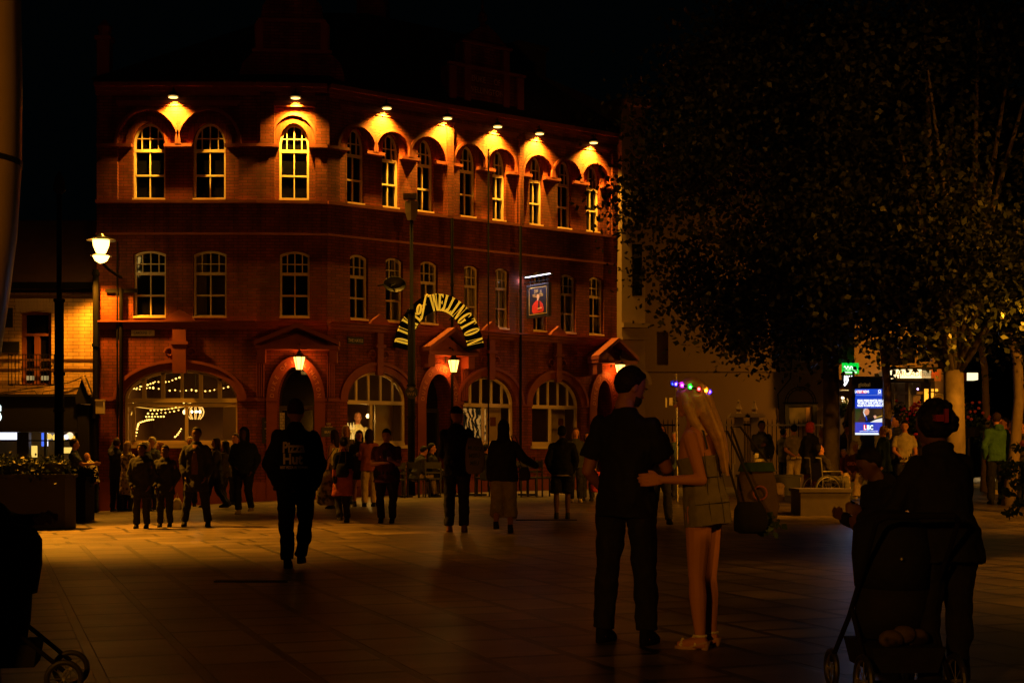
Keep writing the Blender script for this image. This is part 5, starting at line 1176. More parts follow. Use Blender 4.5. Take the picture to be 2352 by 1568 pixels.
sp_('collar', [(1982, 945), (1985, 944), (1988, 956), (1986, 957)], (.8, .85, 1), 1, .0135); sp_('tie', [(1987, 955), (1990, 956), (1992, 965), (1989.5, 966)], (.02, .05, .5), 1, .0135)
sp_('head', [(1984, 947), (1983.5, 941), (1987, 938), (1993, 938), (1996, 942), (1996.5, 945), (1995, 951), (1990, 953.5), (1986, 951)], (.75, .28, .14), 1, .014); sp_('hair', [(1982.5, 946), (1983, 940), (1987, 937.6), (1992, 938), (1987, 941), (1985, 947)], (.6, .55, .5), 1, .0145)
sp_('hand', [(2006, 955), (2010, 953), (2013, 956), (2012, 960), (2008, 961)], (.8, .4, .25), 1, .014); sp_('lectern', [(1998, 969.5), (2012, 963), (2026, 960), (2026, 969.5)], (.85, .85, .8), 1, .013); sp_('lectern_edge', [(2010, 958), (2026, 953.5), (2026, 955.5), (2011, 960)], (.6, .35, .05), .9, .0132)
c = FK(K(1994), Z(945), .5); area('screen_light', c, (R(-90), 0, 0), .7, 1.3, 3, (.35, .5, 1))
# dark bench wall and concrete box
def boxthing(name, px0, px1, py0, py1, dep, m, lab, cat, cap=True, grp=None, yy=None):
    xm = (px0 + px1) / 2; y = yy or groundY(xm, py1); a, b = P(px0, 0, y).x, P(px1, 0, y).x; g = G((a + b) / 2, y); zt = P(0, py0, y).z
    t = empty(name, ((a + b) / 2, y + dep / 2, g), 0, lab, cat, grp)
    q = MB(); q.box(((a + b) / 2, y + dep / 2, (g + zt) / 2 - .02), (b - a, dep, zt - g)); q.box(((a + b) / 2, y + dep / 2, g - .0), (b - a - .2, dep - .1, .14)); q.build('body', m, t)
    if cap: q = MB(); q.box(((a + b) / 2, y + dep / 2, zt + .015), (b - a + .06, dep + .06, .06)); q.build('rim', m, t)
    return t, a, b, y, g, zt
boxthing('concrete_block_planter', 1839, 1953, 1128, 1184, .9, M_CONC, 'heavy grey concrete planter box on small feet in front of the wheelchair', 'planter')
boxthing('low_bench', 1700, 1838, 1094, 1112, .5, M_BLACK, 'long low dark bench left of the concrete planter', 'bench', yy=34.0)
boxthing('low_bench', 1945, 2030, 1094, 1118, .5, M_BLACK, 'dark bench under the two seated children right of the tree trunk', 'bench', yy=31.8)
c = P(1785, 1120, 31); t = empty('stone_bollard', (c.x, 31, G(c.x, 31)), 0, 'short blurred pale bollard beside the man in white trousers', 'bollard'); q = MB(); q.loft([(c.x, 31, G(c.x, 31), .16, .16), (c.x, 31, P(0, 1112, 31).z, .15, .15), (c.x, 31, P(0, 1108, 31).z, .10, .10)], 14); q.build('body', M_STONE, t); q = MB(); q.loft([(c.x, 31, P(0, 1118, 31).z, .17, .17), (c.x, 31, P(0, 1115, 31).z, .17, .17)], 14); q.build('band', M_STONE, t)

# ---------------------------------------------------------------- hedge planters on the left
def hedge(px0, px1, pyt, pyw, pyb, y, lab, seed):
    t, a, b, y, g, zt = boxthing('hedge_planter', px0, px1, pyw, pyb, .6, M_PLANTER, lab, 'hedge planter', grp='dark hedge planters by the shop', yy=y)
    zz = P(0, pyt, y).z; rng = np.random.default_rng(seed); n = 60
    cl = np.stack([rng.uniform(a + .1, b - .1, n), rng.uniform(y + .05, y + .55, n), rng.uniform(zt, zz - .08, n), np.full(n, .09)], 1)
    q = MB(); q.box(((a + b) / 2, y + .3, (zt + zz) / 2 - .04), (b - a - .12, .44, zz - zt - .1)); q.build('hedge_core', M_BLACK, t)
    q = MB(); leaves(q, cl, 6000, .06, rng); q.build('hedge', M_HEDGE, t)
hedge(-90, 149, 1052, 1095, 1197, 23.6, 'near dark planter topped by a clipped hedge at the left edge', 3)
hedge(60, 196, 1082, 1100, 1180, 27.2, 'farther dark planter box behind the clipped hedge, right of the lamp post', 4)

# tables and chairs outside the pub
def table(px, y, lab, r_=.42):
    x = (px - CX) / F * y; g = G(x, y); t = empty('pub_table', (x, y, g), 0, lab, 'table', 'dark tables outside the pub')
    q = MB(); q.loft([(x, y, g + .72, r_, r_ * .8), (x, y, g + .75, r_, r_ * .8)], 4 if r_ > .4 else 16); q.build('tabletop', M_WOOD, t)
    q = MB(); q.tube([(x, y, g + .05), (x, y, g + .72)], .035, 8); q.box((x, y, g + .03), (.5, .08, .05)); q.box((x, y, g + .031), (.08, .5, .05)); q.build('pedestal', M_BLACK, t)
    return x, y, g + .75
def chair(px, y, rz, lab):
    x = (px - CX) / F * y; g = G(x, y); t = empty('pub_chair', (x, y, g), rz, lab, 'chair', 'dark chairs outside the pub'); M = rootmat(t)
    q = MB(); q.box((0, 0, .45), (.42, .42, .04), M); q.build('seat', M_BLACK, t)
    q = MB(); q.box((0, -.2, .78), (.40, .025, .16), M); q.box((0, -.2, .60), (.40, .02, .05), M); q.box((-.19, -.2, .66), (.03, .03, .44), M); q.box((.19, -.2, .66), (.03, .03, .44), M); q.build('backrest', M_BLACK, t)
    for sx_ in (-.19, .19):
        for sy_ in (-.19, .19): q = MB(); q.box((sx_, sy_, .215), (.03, .03, .43), M); q.build('leg', M_BLACK, t)
def glass_(x, y, z, lab):
    t = empty('wine_glass', (x, y, z), 0, lab, 'glass', 'wine glasses on the pub table'); q = MB(); q.loft([(x, y, z + .002, .035, .035), (x, y, z + .008, .006, .006), (x, y, z + .09, .006, .006)], 10); q.build('stem', M_STEEL, t); q = MB(); q.loft([(x, y, z + .09, .01, .01), (x, y, z + .12, .042, .042), (x, y, z + .17, .045, .045), (x, y, z + .20, .035, .035)], 12); q.build('bowl', M_GLASS, t, smooth=True)
x, y, z = table(1212, 35.0, 'dark pub table carrying two wine glasses'); glass_(x - .28, y - .1, z, 'left wine glass on the pub table'); glass_(x + .14, y - .12, z, 'right wine glass on the pub table')
chair(1188, 34.4, .4, 'dark chair left of the table with wine glasses'); chair(1238, 34.3, -.5, 'dark chair right of the table with wine glasses'); chair(1215, 34.0, 0, 'dark chair in front of the table with wine glasses')
table(925, 35.0, 'small dark pub table behind the camera post', .36); chair(905, 34.6, .6, 'dark chair beside the man in the dark red shirt'); chair(962, 34.6, -.7, 'dark chair right of the camera post')
table(1095, 35.4, 'dark pub table behind the tote bag', .38); chair(1115, 34.9, -.4, 'dark chair between the tote bag and the woman in white trousers'); chair(992, 34.8, .2, 'dark chair under the seated person by the menu board')

# ---------------------------------------------------------------- pale curved mast at the left edge, near
t = empty('curved_mast', (-2.6, 6.2, 0), 0, 'close pale curved metal mast cut by the left edge', 'mast')
pr = [(-60, 42), (0, 42), (200, 45), (375, 43), (530, 33), (660, 16), (784, -3), (950, -40), (1150, -95), (1400, -170), (1650, -240)]
q = MB(); rr = .26; q.tube([P(e, py, 6.2) - Vector((rr, 0, 0)) for py, e in pr], rr, 28); q.build('shaft', mat('mast_paint', (.5, .36, .2), .28, noise=.05), t, smooth=True)
q = MB(); c = P(44, 372, 6.2) - Vector((rr, 0, 0)); q.tube([c - Vector((0, 0, .012)), c + Vector((0, 0, .012))], rr * 1.012, 28); q.build('joint_band', M_BLACK, t)
lamp('mast_glow_lamp', (-4.2, 9.5, 4.6), 9, (1, .5, .12), .1) if False else None

# ---------------------------------------------------------------- people
PENDING = []; PRINTS = []
TX = bpy.data.textures.new('creases', 'CLOUDS'); TX.noise_scale = .16; TX.noise_depth = 2
def vox(o, size, smooth=3, fac=.5):
    m = o.modifiers.new('r', 'REMESH'); m.mode = 'VOXEL'; m.voxel_size = size; m.use_smooth_shade = True
    if smooth: s = o.modifiers.new('s', 'SMOOTH'); s.iterations = smooth; s.factor = fac
    if o.name.split('.')[0] in ('t_shirt', 'shirt', 'jacket', 'hoodie', 'coat', 'dress', 'trousers', 'shorts', 'skirt', 'short_jacket'):
        d = o.modifiers.new('d', 'DISPLACE'); d.texture = TX; d.strength = .05 if 'dress' not in o.name else .022; d.mid_level = .5; d.texture_coords = 'LOCAL'
    PENDING.append(o); return o
def seg_(mb, p0, p1, r0, r1, M, n=12, mid=None):
    p0, p1 = Vector(p0), Vector(p1)
    if mid: pm = p0.lerp(p1, mid[0]); mb.tube([p0, pm, p1], [r0, mid[1], r1], n, M=M)
    else: mb.tube([p0, p1], [r0, r1], n, M=M)
    mb.ell(p0, r0, M, n=n, m=8); mb.ell(p1, r1, M, n=n, m=8)
ARMS = {'down': ((.20, .02, -1), (.04, .18, -1)), 'pocket': ((.34, -.14, -1), (-.30, .42, -.85)), 'phone': ((.16, .25, -1), (-.42, 1, .32)), 'cross': ((.22, .22, -1), (-1, .45, .12)),
        'back': ((.30, -.25, -1), (-.62, -.25, -.45)), 'front': ((.2, .2, -1), (-.55, .6, -.5)), 'up': ((.35, .5, .15), (-.1, .6, .9)), 'fwd': ((.12, .75, -.75), (-.05, 1, .05)), 'swingf': ((.18, .3, -1), (0, .5, -1)), 'swingb': ((.2, -.32, -1), (.02, -.05, -1)), 'lap': ((.15, .25, -1), (-.35, .9, -.25)), 'out': ((.6, .25, -.8), (.5, .5, -.3))}
DARK = (.012, .012, .013); NAVY = (.012, .016, .026); JEAN = (.03, .035, .05); GREY = (.07, .07, .065); WHITE = (.55, .48, .38); HBR = (.03, .016, .009); HBK = (.008, .007, .006); HBL = (.50, .32, .13); HGR = (.35, .30, .24)
def person(px, hy, fy=None, y=None, H=None, face=0, arms=('down', 'down'), legs='stand', lean=0, head=(0, 0), skin=None, hair='short', hairc=HBK, topk='tee', topc=DARK, toppat=None, bot='trousers', botc=DARK, shoec=DARK, fat=1.0, near=False, label='', group=None, hem=None, armsv=None, ease=None, dx=0, lx=None, held=None, vs=None, sex='m', top_mat=None, headturn=None, shoes=True):
    if y is None:
        y = groundY(px, fy)
    x = (px - CX) / F * y; g = G(x, y)
    zt = CH + (HY - hy) / F * y
    hs = (zt - g)
    sit = legs in ('sit', 'wheel')
    if H is None: H = hs / (.74 if sit else 1) / (1 if not sit else 1)
    H = max(.9, H)
    if sit: base = zt - .0 - H  # root so that the crown of the head meets zt when seated (pelvis lowered)
    S_ = H / 1.75
    if not near: topc = tuple(min(.75, c * 1.5 + .006) for c in topc); botc = tuple(min(.75, c * 1.4 + .004) for c in botc)
    t = empty('person', (x, y, g), R(face), label, 'person', group)
    skin = skin or M_SKIN
    RM = rootmat(t) @ Matrix.Scale(S_, 4)
    hipz = .93
    if sit: hipz = (.46) / S_ + .06
    drop = .93 - hipz
    if lean:
        k = math.cos(R(abs(lean))); 
    up = RM @ Matrix.Translation((0, 0, -drop)) @ Matrix.Translation((0, 0, .93)) @ Matrix.Rotation(R(-lean), 4, 'X') @ Matrix.Translation((0, 0, -.93))
    v = vs or (.008 if near else .0125)
    sw = (.188 if sex == 'm' else .165) * (1 + (fat - 1) * .5); f = fat
    hipw = (.155 if sex == 'm' else .165) * f; wst = (.135 if sex == 'm' else .115) * f
    torso = [(0, 0, .80, .10 * f, .085 * f), (0, -.01, .90, hipw, .115 * f), (0, -.012, .97, hipw * .98, .115 * f), (0, 0, 1.08, wst, .10 * f), (0, .01, 1.24, .155 * (1 + (f - 1) * .8), .112 * f), (0, 0, 1.35, sw * .93, .106), (0, -.006, 1.395, sw * .84, .088), (0, -.01, 1.43, sw * .62, .074), (0, -.012, 1.46, sw * .42, .066), (0, -.008, 1.49, .060, .060), (0, 0, 1.53, .055, .058)]
    # arms
    sh = {}
    def av(side):
        s = -1 if side == 0 else 1; k = (armsv[side] if armsv and armsv[side] else ARMS[arms[side]])
        u, fo = [Vector((s * a[0], a[1], a[2])).normalized() for a in k[:2]]
        p0 = Vector((s * (sw - .022), -.008, 1.372)); p1 = p0 + u * .295; p2 = p1 + fo * .255
        return s, p0, p1, p2, fo
    A = [av(0), av(1)]
    # legs
    def lg(side):
        s = -1 if side == 0 else 1; hp = Vector((s * .088 * min(f, 1.25), 0, hipz - .02))
        if legs == 'stand': kn = hp + Vector((s * .012, .012, -.44)); an = Vector((s * .105, -.01, .085))
        elif legs == 'wide': kn = hp + Vector((s * .06, .02, -.435)); an = Vector((s * .21, -.01, .085))
        elif legs == 'stance': kn = hp + Vector((s * .035, .015, -.44)); an = Vector((s * .15, -.01, .085))
        elif legs == 'walk':
            if side == 0: kn = hp + Vector((0, .16, -.41)); an = kn + Vector((0, .08, -.38)); an.z = max(.09, an.z)
            else: kn = hp + Vector((0, -.03, -.44)); an = Vector((s * .085, -.25, .13))
        elif legs == 'walk2':
            if side == 1: kn = hp + Vector((0, .08, -.44)); an = Vector((s * .10, .03, .085))
            else: kn = hp + Vector((-.01, .10, -.43)); an = kn + Vector((0, -.22, -.34))
        elif legs == 'walkaway':
            if side == 0: kn = hp + Vector((.0, .03, -.44)); an = Vector((s * .085, .0, .085))
            else: kn = hp + Vector((0.0, .05, -.43)); an = kn + Vector((-.02, -.20, -.335))
        else:
            kn = hp + Vector((s * .07, .42, .03)); an = Vector((s * .11 + (lx or 0), .50, .09 if sit else .09))
        return s, hp, kn, an
    Lg = [lg(0), lg(1)]
    # body: one continuous surface
    b = MB(); b.loft(torso, 18, up)
    hd = up @ Matrix.Translation((0, .0, 1.53)) @ Matrix.Rotation(R(head[0]), 4, 'Z') @ Matrix.Rotation(R(-head[1]), 4, 'X')
    b.loft([(0, -.005, -.05, .052, .056), (0, .0, .03, .05, .056)], 14, hd)
    hw = .076
    b.loft([(0, .012, -.012, .022, .03), (0, .018, .005, .045, .055), (0, .012, .035, .060, .078), (0, .006, .07, .071, .090), (0, .002, .11, hw, .096), (0, -.002, .15, .074, .094), (0, -.006, .185, .060, .078), (0, -.008, .210, .035, .048), (0, -.008, .22, .008, .01)], 18, hd)
    b.hexa([(-.010, .085, .062), (.010, .085, .062), (.013, .070, .062), (-.013, .070, .062), (-.007, .088, .105), (.007, .088, .105), (.012, .07, .11), (-.012, .07, .11)], hd)
    b.ell((0, .108, .068), (.013, .016, .012), hd, 8, 6)
    b.ell((0, .092, .036), (.024, .012, .009), hd, 8, 6); b.ell((0, .082, .006), (.022, .02, .016), hd, 8, 6); b.ell((0, .080, .122), (.052, .016, .012), hd, 10, 6)
    for s in (-1, 1): b.ell((s * .077, -.004, .088), (.011, .022, .032), hd, 8, 6)
    for (s, p0, p1, p2, fo) in A:
        seg_(b, p0, p1, .054 * (.88 if sex == 'f' else 1), .040 * (.88 if sex == 'f' else 1), up, mid=(.35, .052 * (.85 if sex == 'f' else 1))); seg_(b, p1, p2, .038, .024, up, mid=(.3, .041 * (.85 if sex == 'f' else 1)))
        # hand: palm, four fingers of different length, thumb from the side of the palm
        T = fo; side_ = Vector((0, 1, 0)) if abs(T.y) < .7 else Vector((0, 0, 1))
        side_ = (side_ - T * side_.dot(T)).normalized(); N = T.cross(side_)
        N = N if N.x * s < 0 else -N
        for k in range(4):
            o = side_ * (.030 - .020 * k); L = (.070, .078, .072, .056)[k]
            a0 = p2 + o * .55; a1 = p2 + T * .085 + o * 1.12
            b.tube([a0, a1], [.015, .0125], 8, M=up)
            b.tube([a1, a1 + T * L * .5 + N * .010, a1 + T * L * .85 + N * .032], [.0105, .0095, .0078], 8, M=up)
        b.tube([p2 + side_ * .018 + T * .02, p2 + side_ * .048 + T * .05 + N * .008, p2 + side_ * .058 + T * .085 + N * .018], [.014, .012, .009], 8, M=up)
    for (s, hp, kn, an) in Lg:
        k_ = (1.06 if near else .92) if sex == 'f' else 1
        seg_(b, hp, kn, .088 * f, .054 * k_, RM, mid=(.45, .073 * f ** .5 * k_)); seg_(b, kn, an, .050 * k_, .034, RM, mid=(.33, .056 * k_))
        ft = an + Vector((0, .0, 0)); 
        b.tube([ft + Vector((0, -.045, -.045)), ft + Vector((0, .05, -.045)), ft + Vector((s * .01, .15, -.062))], [.036, .036, .024], 10, M=RM)
    body = vox(b.build('body', skin, t, smooth=True), v, 2)
    # eyes and brows
    if near or 90 < (face + head[0]) % 360 < 270:
        e = MB()
        for s in (-1, 1): e.ell((s * .030, .088, .098), (.012, .007, .006), hd, 8, 6); e.box((s * .031, .097, .119), (.034, .008, .006), hd)
        e.box((0, .100, .0365), (.034, .008, .004), hd)
        e.build('eyes', mat('eye_dark', (.02, .012, .008), .3, noise=0), body)
    # top
    E = ease if ease is not None else {'tee': .014, 'shirt': .018, 'jacket': .034, 'hoodie': .036, 'coat': .038, 'dress': .010, 'tank': .008}[topk]
    hz = hem if hem is not None else {'tee': .84, 'shirt': .84, 'jacket': .80, 'hoodie': .82, 'coat': .48, 'dress': .60, 'tank': .95}[topk]
    q = MB(); rings = []
    if topk == 'dress': torso2 = [r_ for r_ in torso if r_[2] <= 1.30]
    elif topk == 'tank': torso2 = [r_ for r_ in torso if r_[2] <= 1.37]
    else: torso2 = [r_ for r_ in torso if r_[2] <= 1.495]
    torso2 = [r_ for r_ in torso2 if r_[2] > max(.86, hz)]
    zmin = torso2[0][2]
    if hz < zmin - .01:
        hx, hy_ = hipw + E + .008, .115 * f + E
        if hz < .78: rings.append((0, 0, hz, hx * (1.12 if topk != 'dress' else .96), hy_ * 1.22)); rings.append((0, -.01, .80, hx * 1.03, hy_ * 1.08))
        else: rings.append((0, -.008, hz, hx, hy_ * 1.04))
    else: rings.append((0, -.005, hz, torso2[0][3] + E, torso2[0][4] + E))
    for (a, b_, c, d, e_) in torso2:
        w_ = E * (1.0 if c < 1.38 else (.75 if c < 1.45 else .55))
        if topk in ('jacket', 'hoodie', 'coat', 'shirt') and 1.0 < c < 1.2: d = (d + hipw) / 2
        rings.append((a, b_, c, d + w_, e_ + w_))
    rings[-1] = (rings[-1][0], rings[-1][1], rings[-1][2], rings[-1][3] * (.96), rings[-1][4])
    if sit and hz < .8: rings = [r_ for r_ in rings if r_[2] >= .84]
    q.loft(rings, 20, up)
    slv = {'tee': .62, 'shirt': .7, 'jacket': 2, 'hoodie': 2, 'coat': 2, 'dress': 0, 'tank': 0}[topk]
    for (s, p0, p1, p2, fo) in A:
        if slv == 2:
            seg_(q, p0, p1, .056 + E * .55, .050 + E * .5, up); seg_(q, p1, p1.lerp(p2, .93), .048 + E * .55, .034 + E * .5, up)
        elif slv: pe = p0.lerp(p1, slv + .1); seg_(q, p0, p0.lerp(p1, .3), .054 + E * .6, .057 + E * .5, up); q.tube([p0.lerp(p1, .25), pe], [.060 + E * .6, .056 + E], 14, M=up)
    if topk == 'hoodie': q.ell((0, -.085, 1.46), (.095, .07, .07), up)
    if topk in ('jacket', 'coat'): q.tube([Vector((.075 * math.cos(a_), .07 * math.sin(a_) - .01, 1.485 + .02 * -math.sin(a_))) for a_ in [R(i * 30) for i in range(13)]], .018, 8, M=up)
    tm = top_mat or cloth(topc, toppat)
    tp = vox(q.build({'tee': 't_shirt', 'shirt': 'shirt', 'jacket': 'jacket', 'hoodie': 'hoodie', 'coat': 'coat', 'dress': 'dress', 'tank': 'vest_top'}[topk], tm, t, smooth=True), v * 1.05, 3)
    # trousers, shorts, skirt
    if bot != 'bare':
        q = MB(); e = .016 if bot != 'wide' else .03
        if bot == 'skirt':
            q.loft([(0, 0, .62, hipw + .06, .15), (0, -.01, .80, hipw + .03, .135 * f), (0, -.012, .97, hipw + .012, .125 * f), (0, 0, 1.05, wst + .012, .11 * f)], 20, RM @ Matrix.Translation((0, 0, -drop)))
        else:
            q.loft([(0, 0, .80, .11 * f, .10 * f), (0, -.01, .90, hipw + e, .115 * f + e), (0, -.012, .97, hipw + e * .8, .115 * f + e * .8), (0, 0, 1.04, wst + .022, .10 * f + .014)], 18, RM @ Matrix.Translation((0, 0, -drop)))
            for (s, hp, kn, an) in Lg:
                if bot == 'shorts': seg_(q, hp, hp.lerp(kn, .35), .090 * f + e, .086 * f + e, RM); q.tube([hp, hp.lerp(kn, .96)], [.09 * f + e, .085 * f + e], 14, M=RM)
                elif bot == 'culotte': seg_(q, hp, kn, .092 * f + e, .085 + e, RM); q.tube([kn, kn.lerp(an, .62)], [.084 + e, .11], 14, M=RM)
                else:
                    seg_(q, hp, kn, .090 * f + e, .062 + e * .9, RM); q.tube([kn, kn.lerp(an, .98)], [.062 + e, .050 + e * (1.1 if bot == 'trousers' else 1.6)], 14, M=RM); q.ell(kn, .062 + e, RM)
        vox(q.build({'skirt': 'skirt', 'shorts': 'shorts'}.get(bot, 'trousers'), cloth(botc), t, smooth=True), v * 1.05, 3)
    if shoes:
        for (s, hp, kn, an) in Lg:
            q = MB(); c = an
            lo = c.z - .082
            q.loft([(c.x, c.y + .045, lo, .044, .135), (c.x, c.y + .045, lo + .025, .044, .135), (c.x, c.y + .03, lo + .05, .043, .115), (c.x, c.y - .005, lo + .085, .042, .06), (c.x, c.y - .01, lo + .12, .040, .046)], 16, RM)
            q.build('shoe', cloth(shoec), t, smooth=True)
    # hair and headwear
    q = MB(); hm = mat('hair_%02x%02x%02x' % tuple(int(c * 255) for c in hairc), hairc, .65, noise=.3, nscale=40, bump=.4, spec=.12)
    nmh = 'hair'
    cap = [(0, -.030, .085, .086, .082), (0, -.025, .13, .088, .092), (0, -.018, .17, .082, .092), (0, -.012, .205, .062, .074), (0, -.01, .232, .022, .03)]
    if hair in ('short', 'long', 'bun', 'pony', 'bob', 'afro', 'curly'):
        q.loft(cap, 18, hd); q.ell((0, -.035, .10), (.080, .072, .075), hd); q.ell((0, .035, .188), (.062, .045, .028), hd)
    if hair == 'long':
        q.loft([(0, -.075, -.22, .055, .018), (0, -.085, -.10, .085, .035), (0, -.075, .0, .088, .05), (0, -.045, .09, .088, .075)], 16, hd)
        for s in (-1, 1): q.tube([(s * .072, .01, .14), (s * .083, .0, .04), (s * .08, -.01, -.08)], [.022, .024, .018], 8, M=hd)
    elif hair == 'bob':
        q.loft([(0, -.04, -.01, .085, .06), (0, -.04, .09, .092, .082)], 16, hd)
        for s in (-1, 1): q.tube([(s * .072, .02, .15), (s * .085, .01, .05), (s * .08, .0, -.01)], [.022, .026, .02], 8, M=hd)
    elif hair == 'bun': q.ell((0, -.13, .13), (.045, .045, .045), hd)
    elif hair == 'pony': q.tube([(0, -.10, .15), (0, -.16, .12), (0, -.165, .0), (0, -.13, -.10)], [.03, .038, .036, .012], 10, M=hd)
    elif hair == 'curly':
        rr = random.Random(int(px))
        for _ in range(26): a_ = rr.uniform(0, 6.28); e_ = rr.uniform(-.1, 1.3); q.ell((.082 * math.cos(a_) * math.cos(e_), -.02 + .085 * math.sin(a_) * math.cos(e_) * (1 if math.sin(a_) < 0 else .55), .13 + .095 * math.sin(e_)), .033, hd, 8, 6)
    elif hair == 'afro':
        rr = random.Random(int(px)); q.ell((0, -.035, .12), (.115, .115, .12), hd, 16, 12)
        for _ in range(60): a_ = rr.uniform(0, 6.28); e_ = rr.uniform(-.7, 1.5); q.ell((.112 * math.cos(a_) * math.cos(e_), -.035 + .11 * math.sin(a_) * math.cos(e_) * (1 if math.sin(a_) < 0 else .7), .12 + .115 * math.sin(e_)), .026, hd, 8, 6)
    elif hair == 'cap': nmh = 'cap'; q.loft([(0, -.005, .13, .083, .102), (0, -.008, .17, .084, .10), (0, -.012, .215, .06, .07), (0, -.012, .24, .02, .02)], 18, hd); q.loft([(0, .13, .135, .06, .055), (0, .13, .145, .058, .05)], 14, hd)
    elif hair == 'beanie': nmh = 'beanie'; q.loft([(0, -.01, .085, .084, .104), (0, -.01, .12, .090, .110), (0, -.012, .18, .084, .10), (0, -.014, .225, .06, .07), (0, -.014, .25, .02, .02)], 18, hd)
    elif hair == 'hood': nmh = 'hood'; q.loft([(0, -.05, -.06, .10, .08), (0, -.045, .02, .105, .095), (0, -.035, .10, .108, .105), (0, -.025, .18, .096, .10), (0, -.02, .235, .05, .06), (0, -.02, .25, .01, .01)], 18, hd)
    elif hair == 'scarf': nmh = 'headscarf'; q.loft([(0, -.02, -.13, .14, .11), (0, -.02, -.06, .10, .09), (0, -.035, .03, .094, .085), (0, -.032, .10, .098, .096), (0, -.022, .17, .090, .10), (0, -.015, .225, .055, .065), (0, -.015, .245, .01, .01)], 18, hd)
    if hair != 'bald': vox(q.build(nmh, hm if nmh == 'hair' else cloth(hairc), t, smooth=True), v * .9, 2)
    t['_S'] = S_
    return t, up, RM, hd, A, tp, S_, Lg
KID = 0
crowd = 'people in the square'
# --- left group by the shop
person(171, 1012, y=33.2, H=1.78, face=-80, arms=('down', 'fwd'), topk='shirt', topc=(.03, .035, .04), hairc=HBR, label='man in dark shirt reaching out to the bald man by the takeaway')
person(214, 1040, y=34.5, face=60, H=1.50, lean=16, head=(0, 25), arms=('cross', 'phone'), topk='shirt', topc=(.55, .42, .26), toppat='stripe', hair='bald', botc=NAVY, label='bald man in striped shirt stooping over his folded arms')
person(268, 1006, y=34.3, face=-20, arms=('up', 'down'), topk='jacket', topc=(.014, .013, .016), hairc=HBR, head=(30, 0), label='man in dark jacket raising one hand beside the pub corner')
person(294, 1013, y=33.9, face=-30, sex='f', hair='long', hairc=(.30, .19, .09), topk='coat', topc=(.40, .30, .17), toppat='blotch', hem=.42, arms=('front', 'front'), bot='trousers', label='woman with long hair in a mottled long coat')
trio = 'three dark walkers side by side'
person(325, 1018, fy=1213, face=180, hair='curly', topk='coat', hem=.62, arms=('pocket', 'pocket'), skin=M_SKIND, label='leftmost of the three dark walkers, shortish with round bushy hair', group=trio)
person(379, 1022, fy=1210, face=180, topk='jacket', hem=.70, arms=('pocket', 'pocket'), skin=M_SKIND, label='middle of the three dark walkers in a short jacket', group=trio)
o7 = person(451, 981, fy=1208, face=180, topk='coat', hem=.62, arms=('pocket', 'pocket'), skin=M_SKIND, legs='wide', label='tall man in an open dark coat over a brown jumper', group=trio)
q = MB(); q.loft([(0, .06, .92, .085, .10), (0, .062, 1.25, .08, .105), (0, .05, 1.44, .06, .075)], 14, o7[1]); q.build('jumper', cloth((.09, .045, .025)), o7[0], smooth=True)
person(349, 1006, y=33.5, H=1.72, face=150, hair='short', hairc=HGR, topk='jacket', topc=(.04, .04, .045), label='white haired person half hidden behind the shorter dark walkers')
person(368, 1022, y=34.2, H=1.60, face=120, sex='f', hair='bob', hairc=(.12, .04, .02), topk='jacket', topc=(.15, .05, .03), label='reddish haired woman glimpsed between the shorter dark walkers')
person(337, 1019, y=32.6, H=1.60, face=-70, sex='f', hair='bob', hairc=(.42, .34, .24), topk='jacket', topc=(.02, .02, .024), bot='trousers', label='pale haired woman in black looking right behind the leftmost walker')
person(437, 1004, y=34.6, H=1.70, face=200, hair='short', hairc=HGR, topk='shirt', topc=(.30, .22, .14), label='pale shirted man mostly hidden left of the tall coated man')
o = person(496, 1005, fy=1168, face=100, sex='f', legs='walk', arms=('swingf', 'swingb'), hair='long', hairc=HBR, topk='coat', hem=.60, topc=(.02, .018, .018), botc=(.02, .02, .022), label='long haired woman in open dark coat over a cropped white top')
q = MB(); q.loft([(0, .05, 1.08, .09, .10), (0, .055, 1.35, .10, .105), (0, .03, 1.44, .06, .08)], 14, o[1]); q.build('crop_top', cloth((.5, .4, .38)), o[0], smooth=True)
person(517, 1012, fy=1166, face=80, sex='f', legs='walk2', hair='long', hairc=HBK, topk='jacket', topc=(.03, .025, .02), arms=('down', 'phone'), label='dark haired woman half hidden left of the hooded man')
o = person(560, 982, fy=1180, face=170, arms=('pocket', 'front'), topk='hoodie', topc=(.012, .016, .016), hair='hood', hairc=(.012, .016, .016), legs='walk2', skin=M_SKIND, shoec=(.3, .24, .16), fat=1.25, label='bulky man in a dark hooded jacket and pale trainers')
person(541, 1004, y=33.4, H=1.68, face=150, hair='short', hairc=HBR, topk='jacket', topc=(.04, .035, .03), label='person peeping over the left shoulder of the hooded man')
# paper carrier near the wall
c = P(407, 1158, 31.5); g = G(c.x, 31.5); t = empty('paper_bag', (c.x, 31.5, g), 0, 'small pale carrier bag hanging low left of the tall coated man', 'bag'); q = MB(); q.loft([(c.x, 31.5, c.z - .12, .10, .06), (c.x, 31.5, c.z + .05, .10, .06), (c.x, 31.5, c.z + .14, .05, .03)], 12); q.build('bag_body', cloth((.6, .48, .32)), t, smooth=True); q = MB(); q.tube([(c.x - .03, 31.5, c.z + .14), (c.x, 31.5, c.z + .26), (c.x + .03, 31.5, c.z + .14)], .006, 5); q.build('handle', cloth((.5, .4, .3)), t)

# --- lettering laid on the back of a top
def back_print(tp, up, lines, ms, side=-1):
    PRINTS.append((tp, up, lines, ms, side))
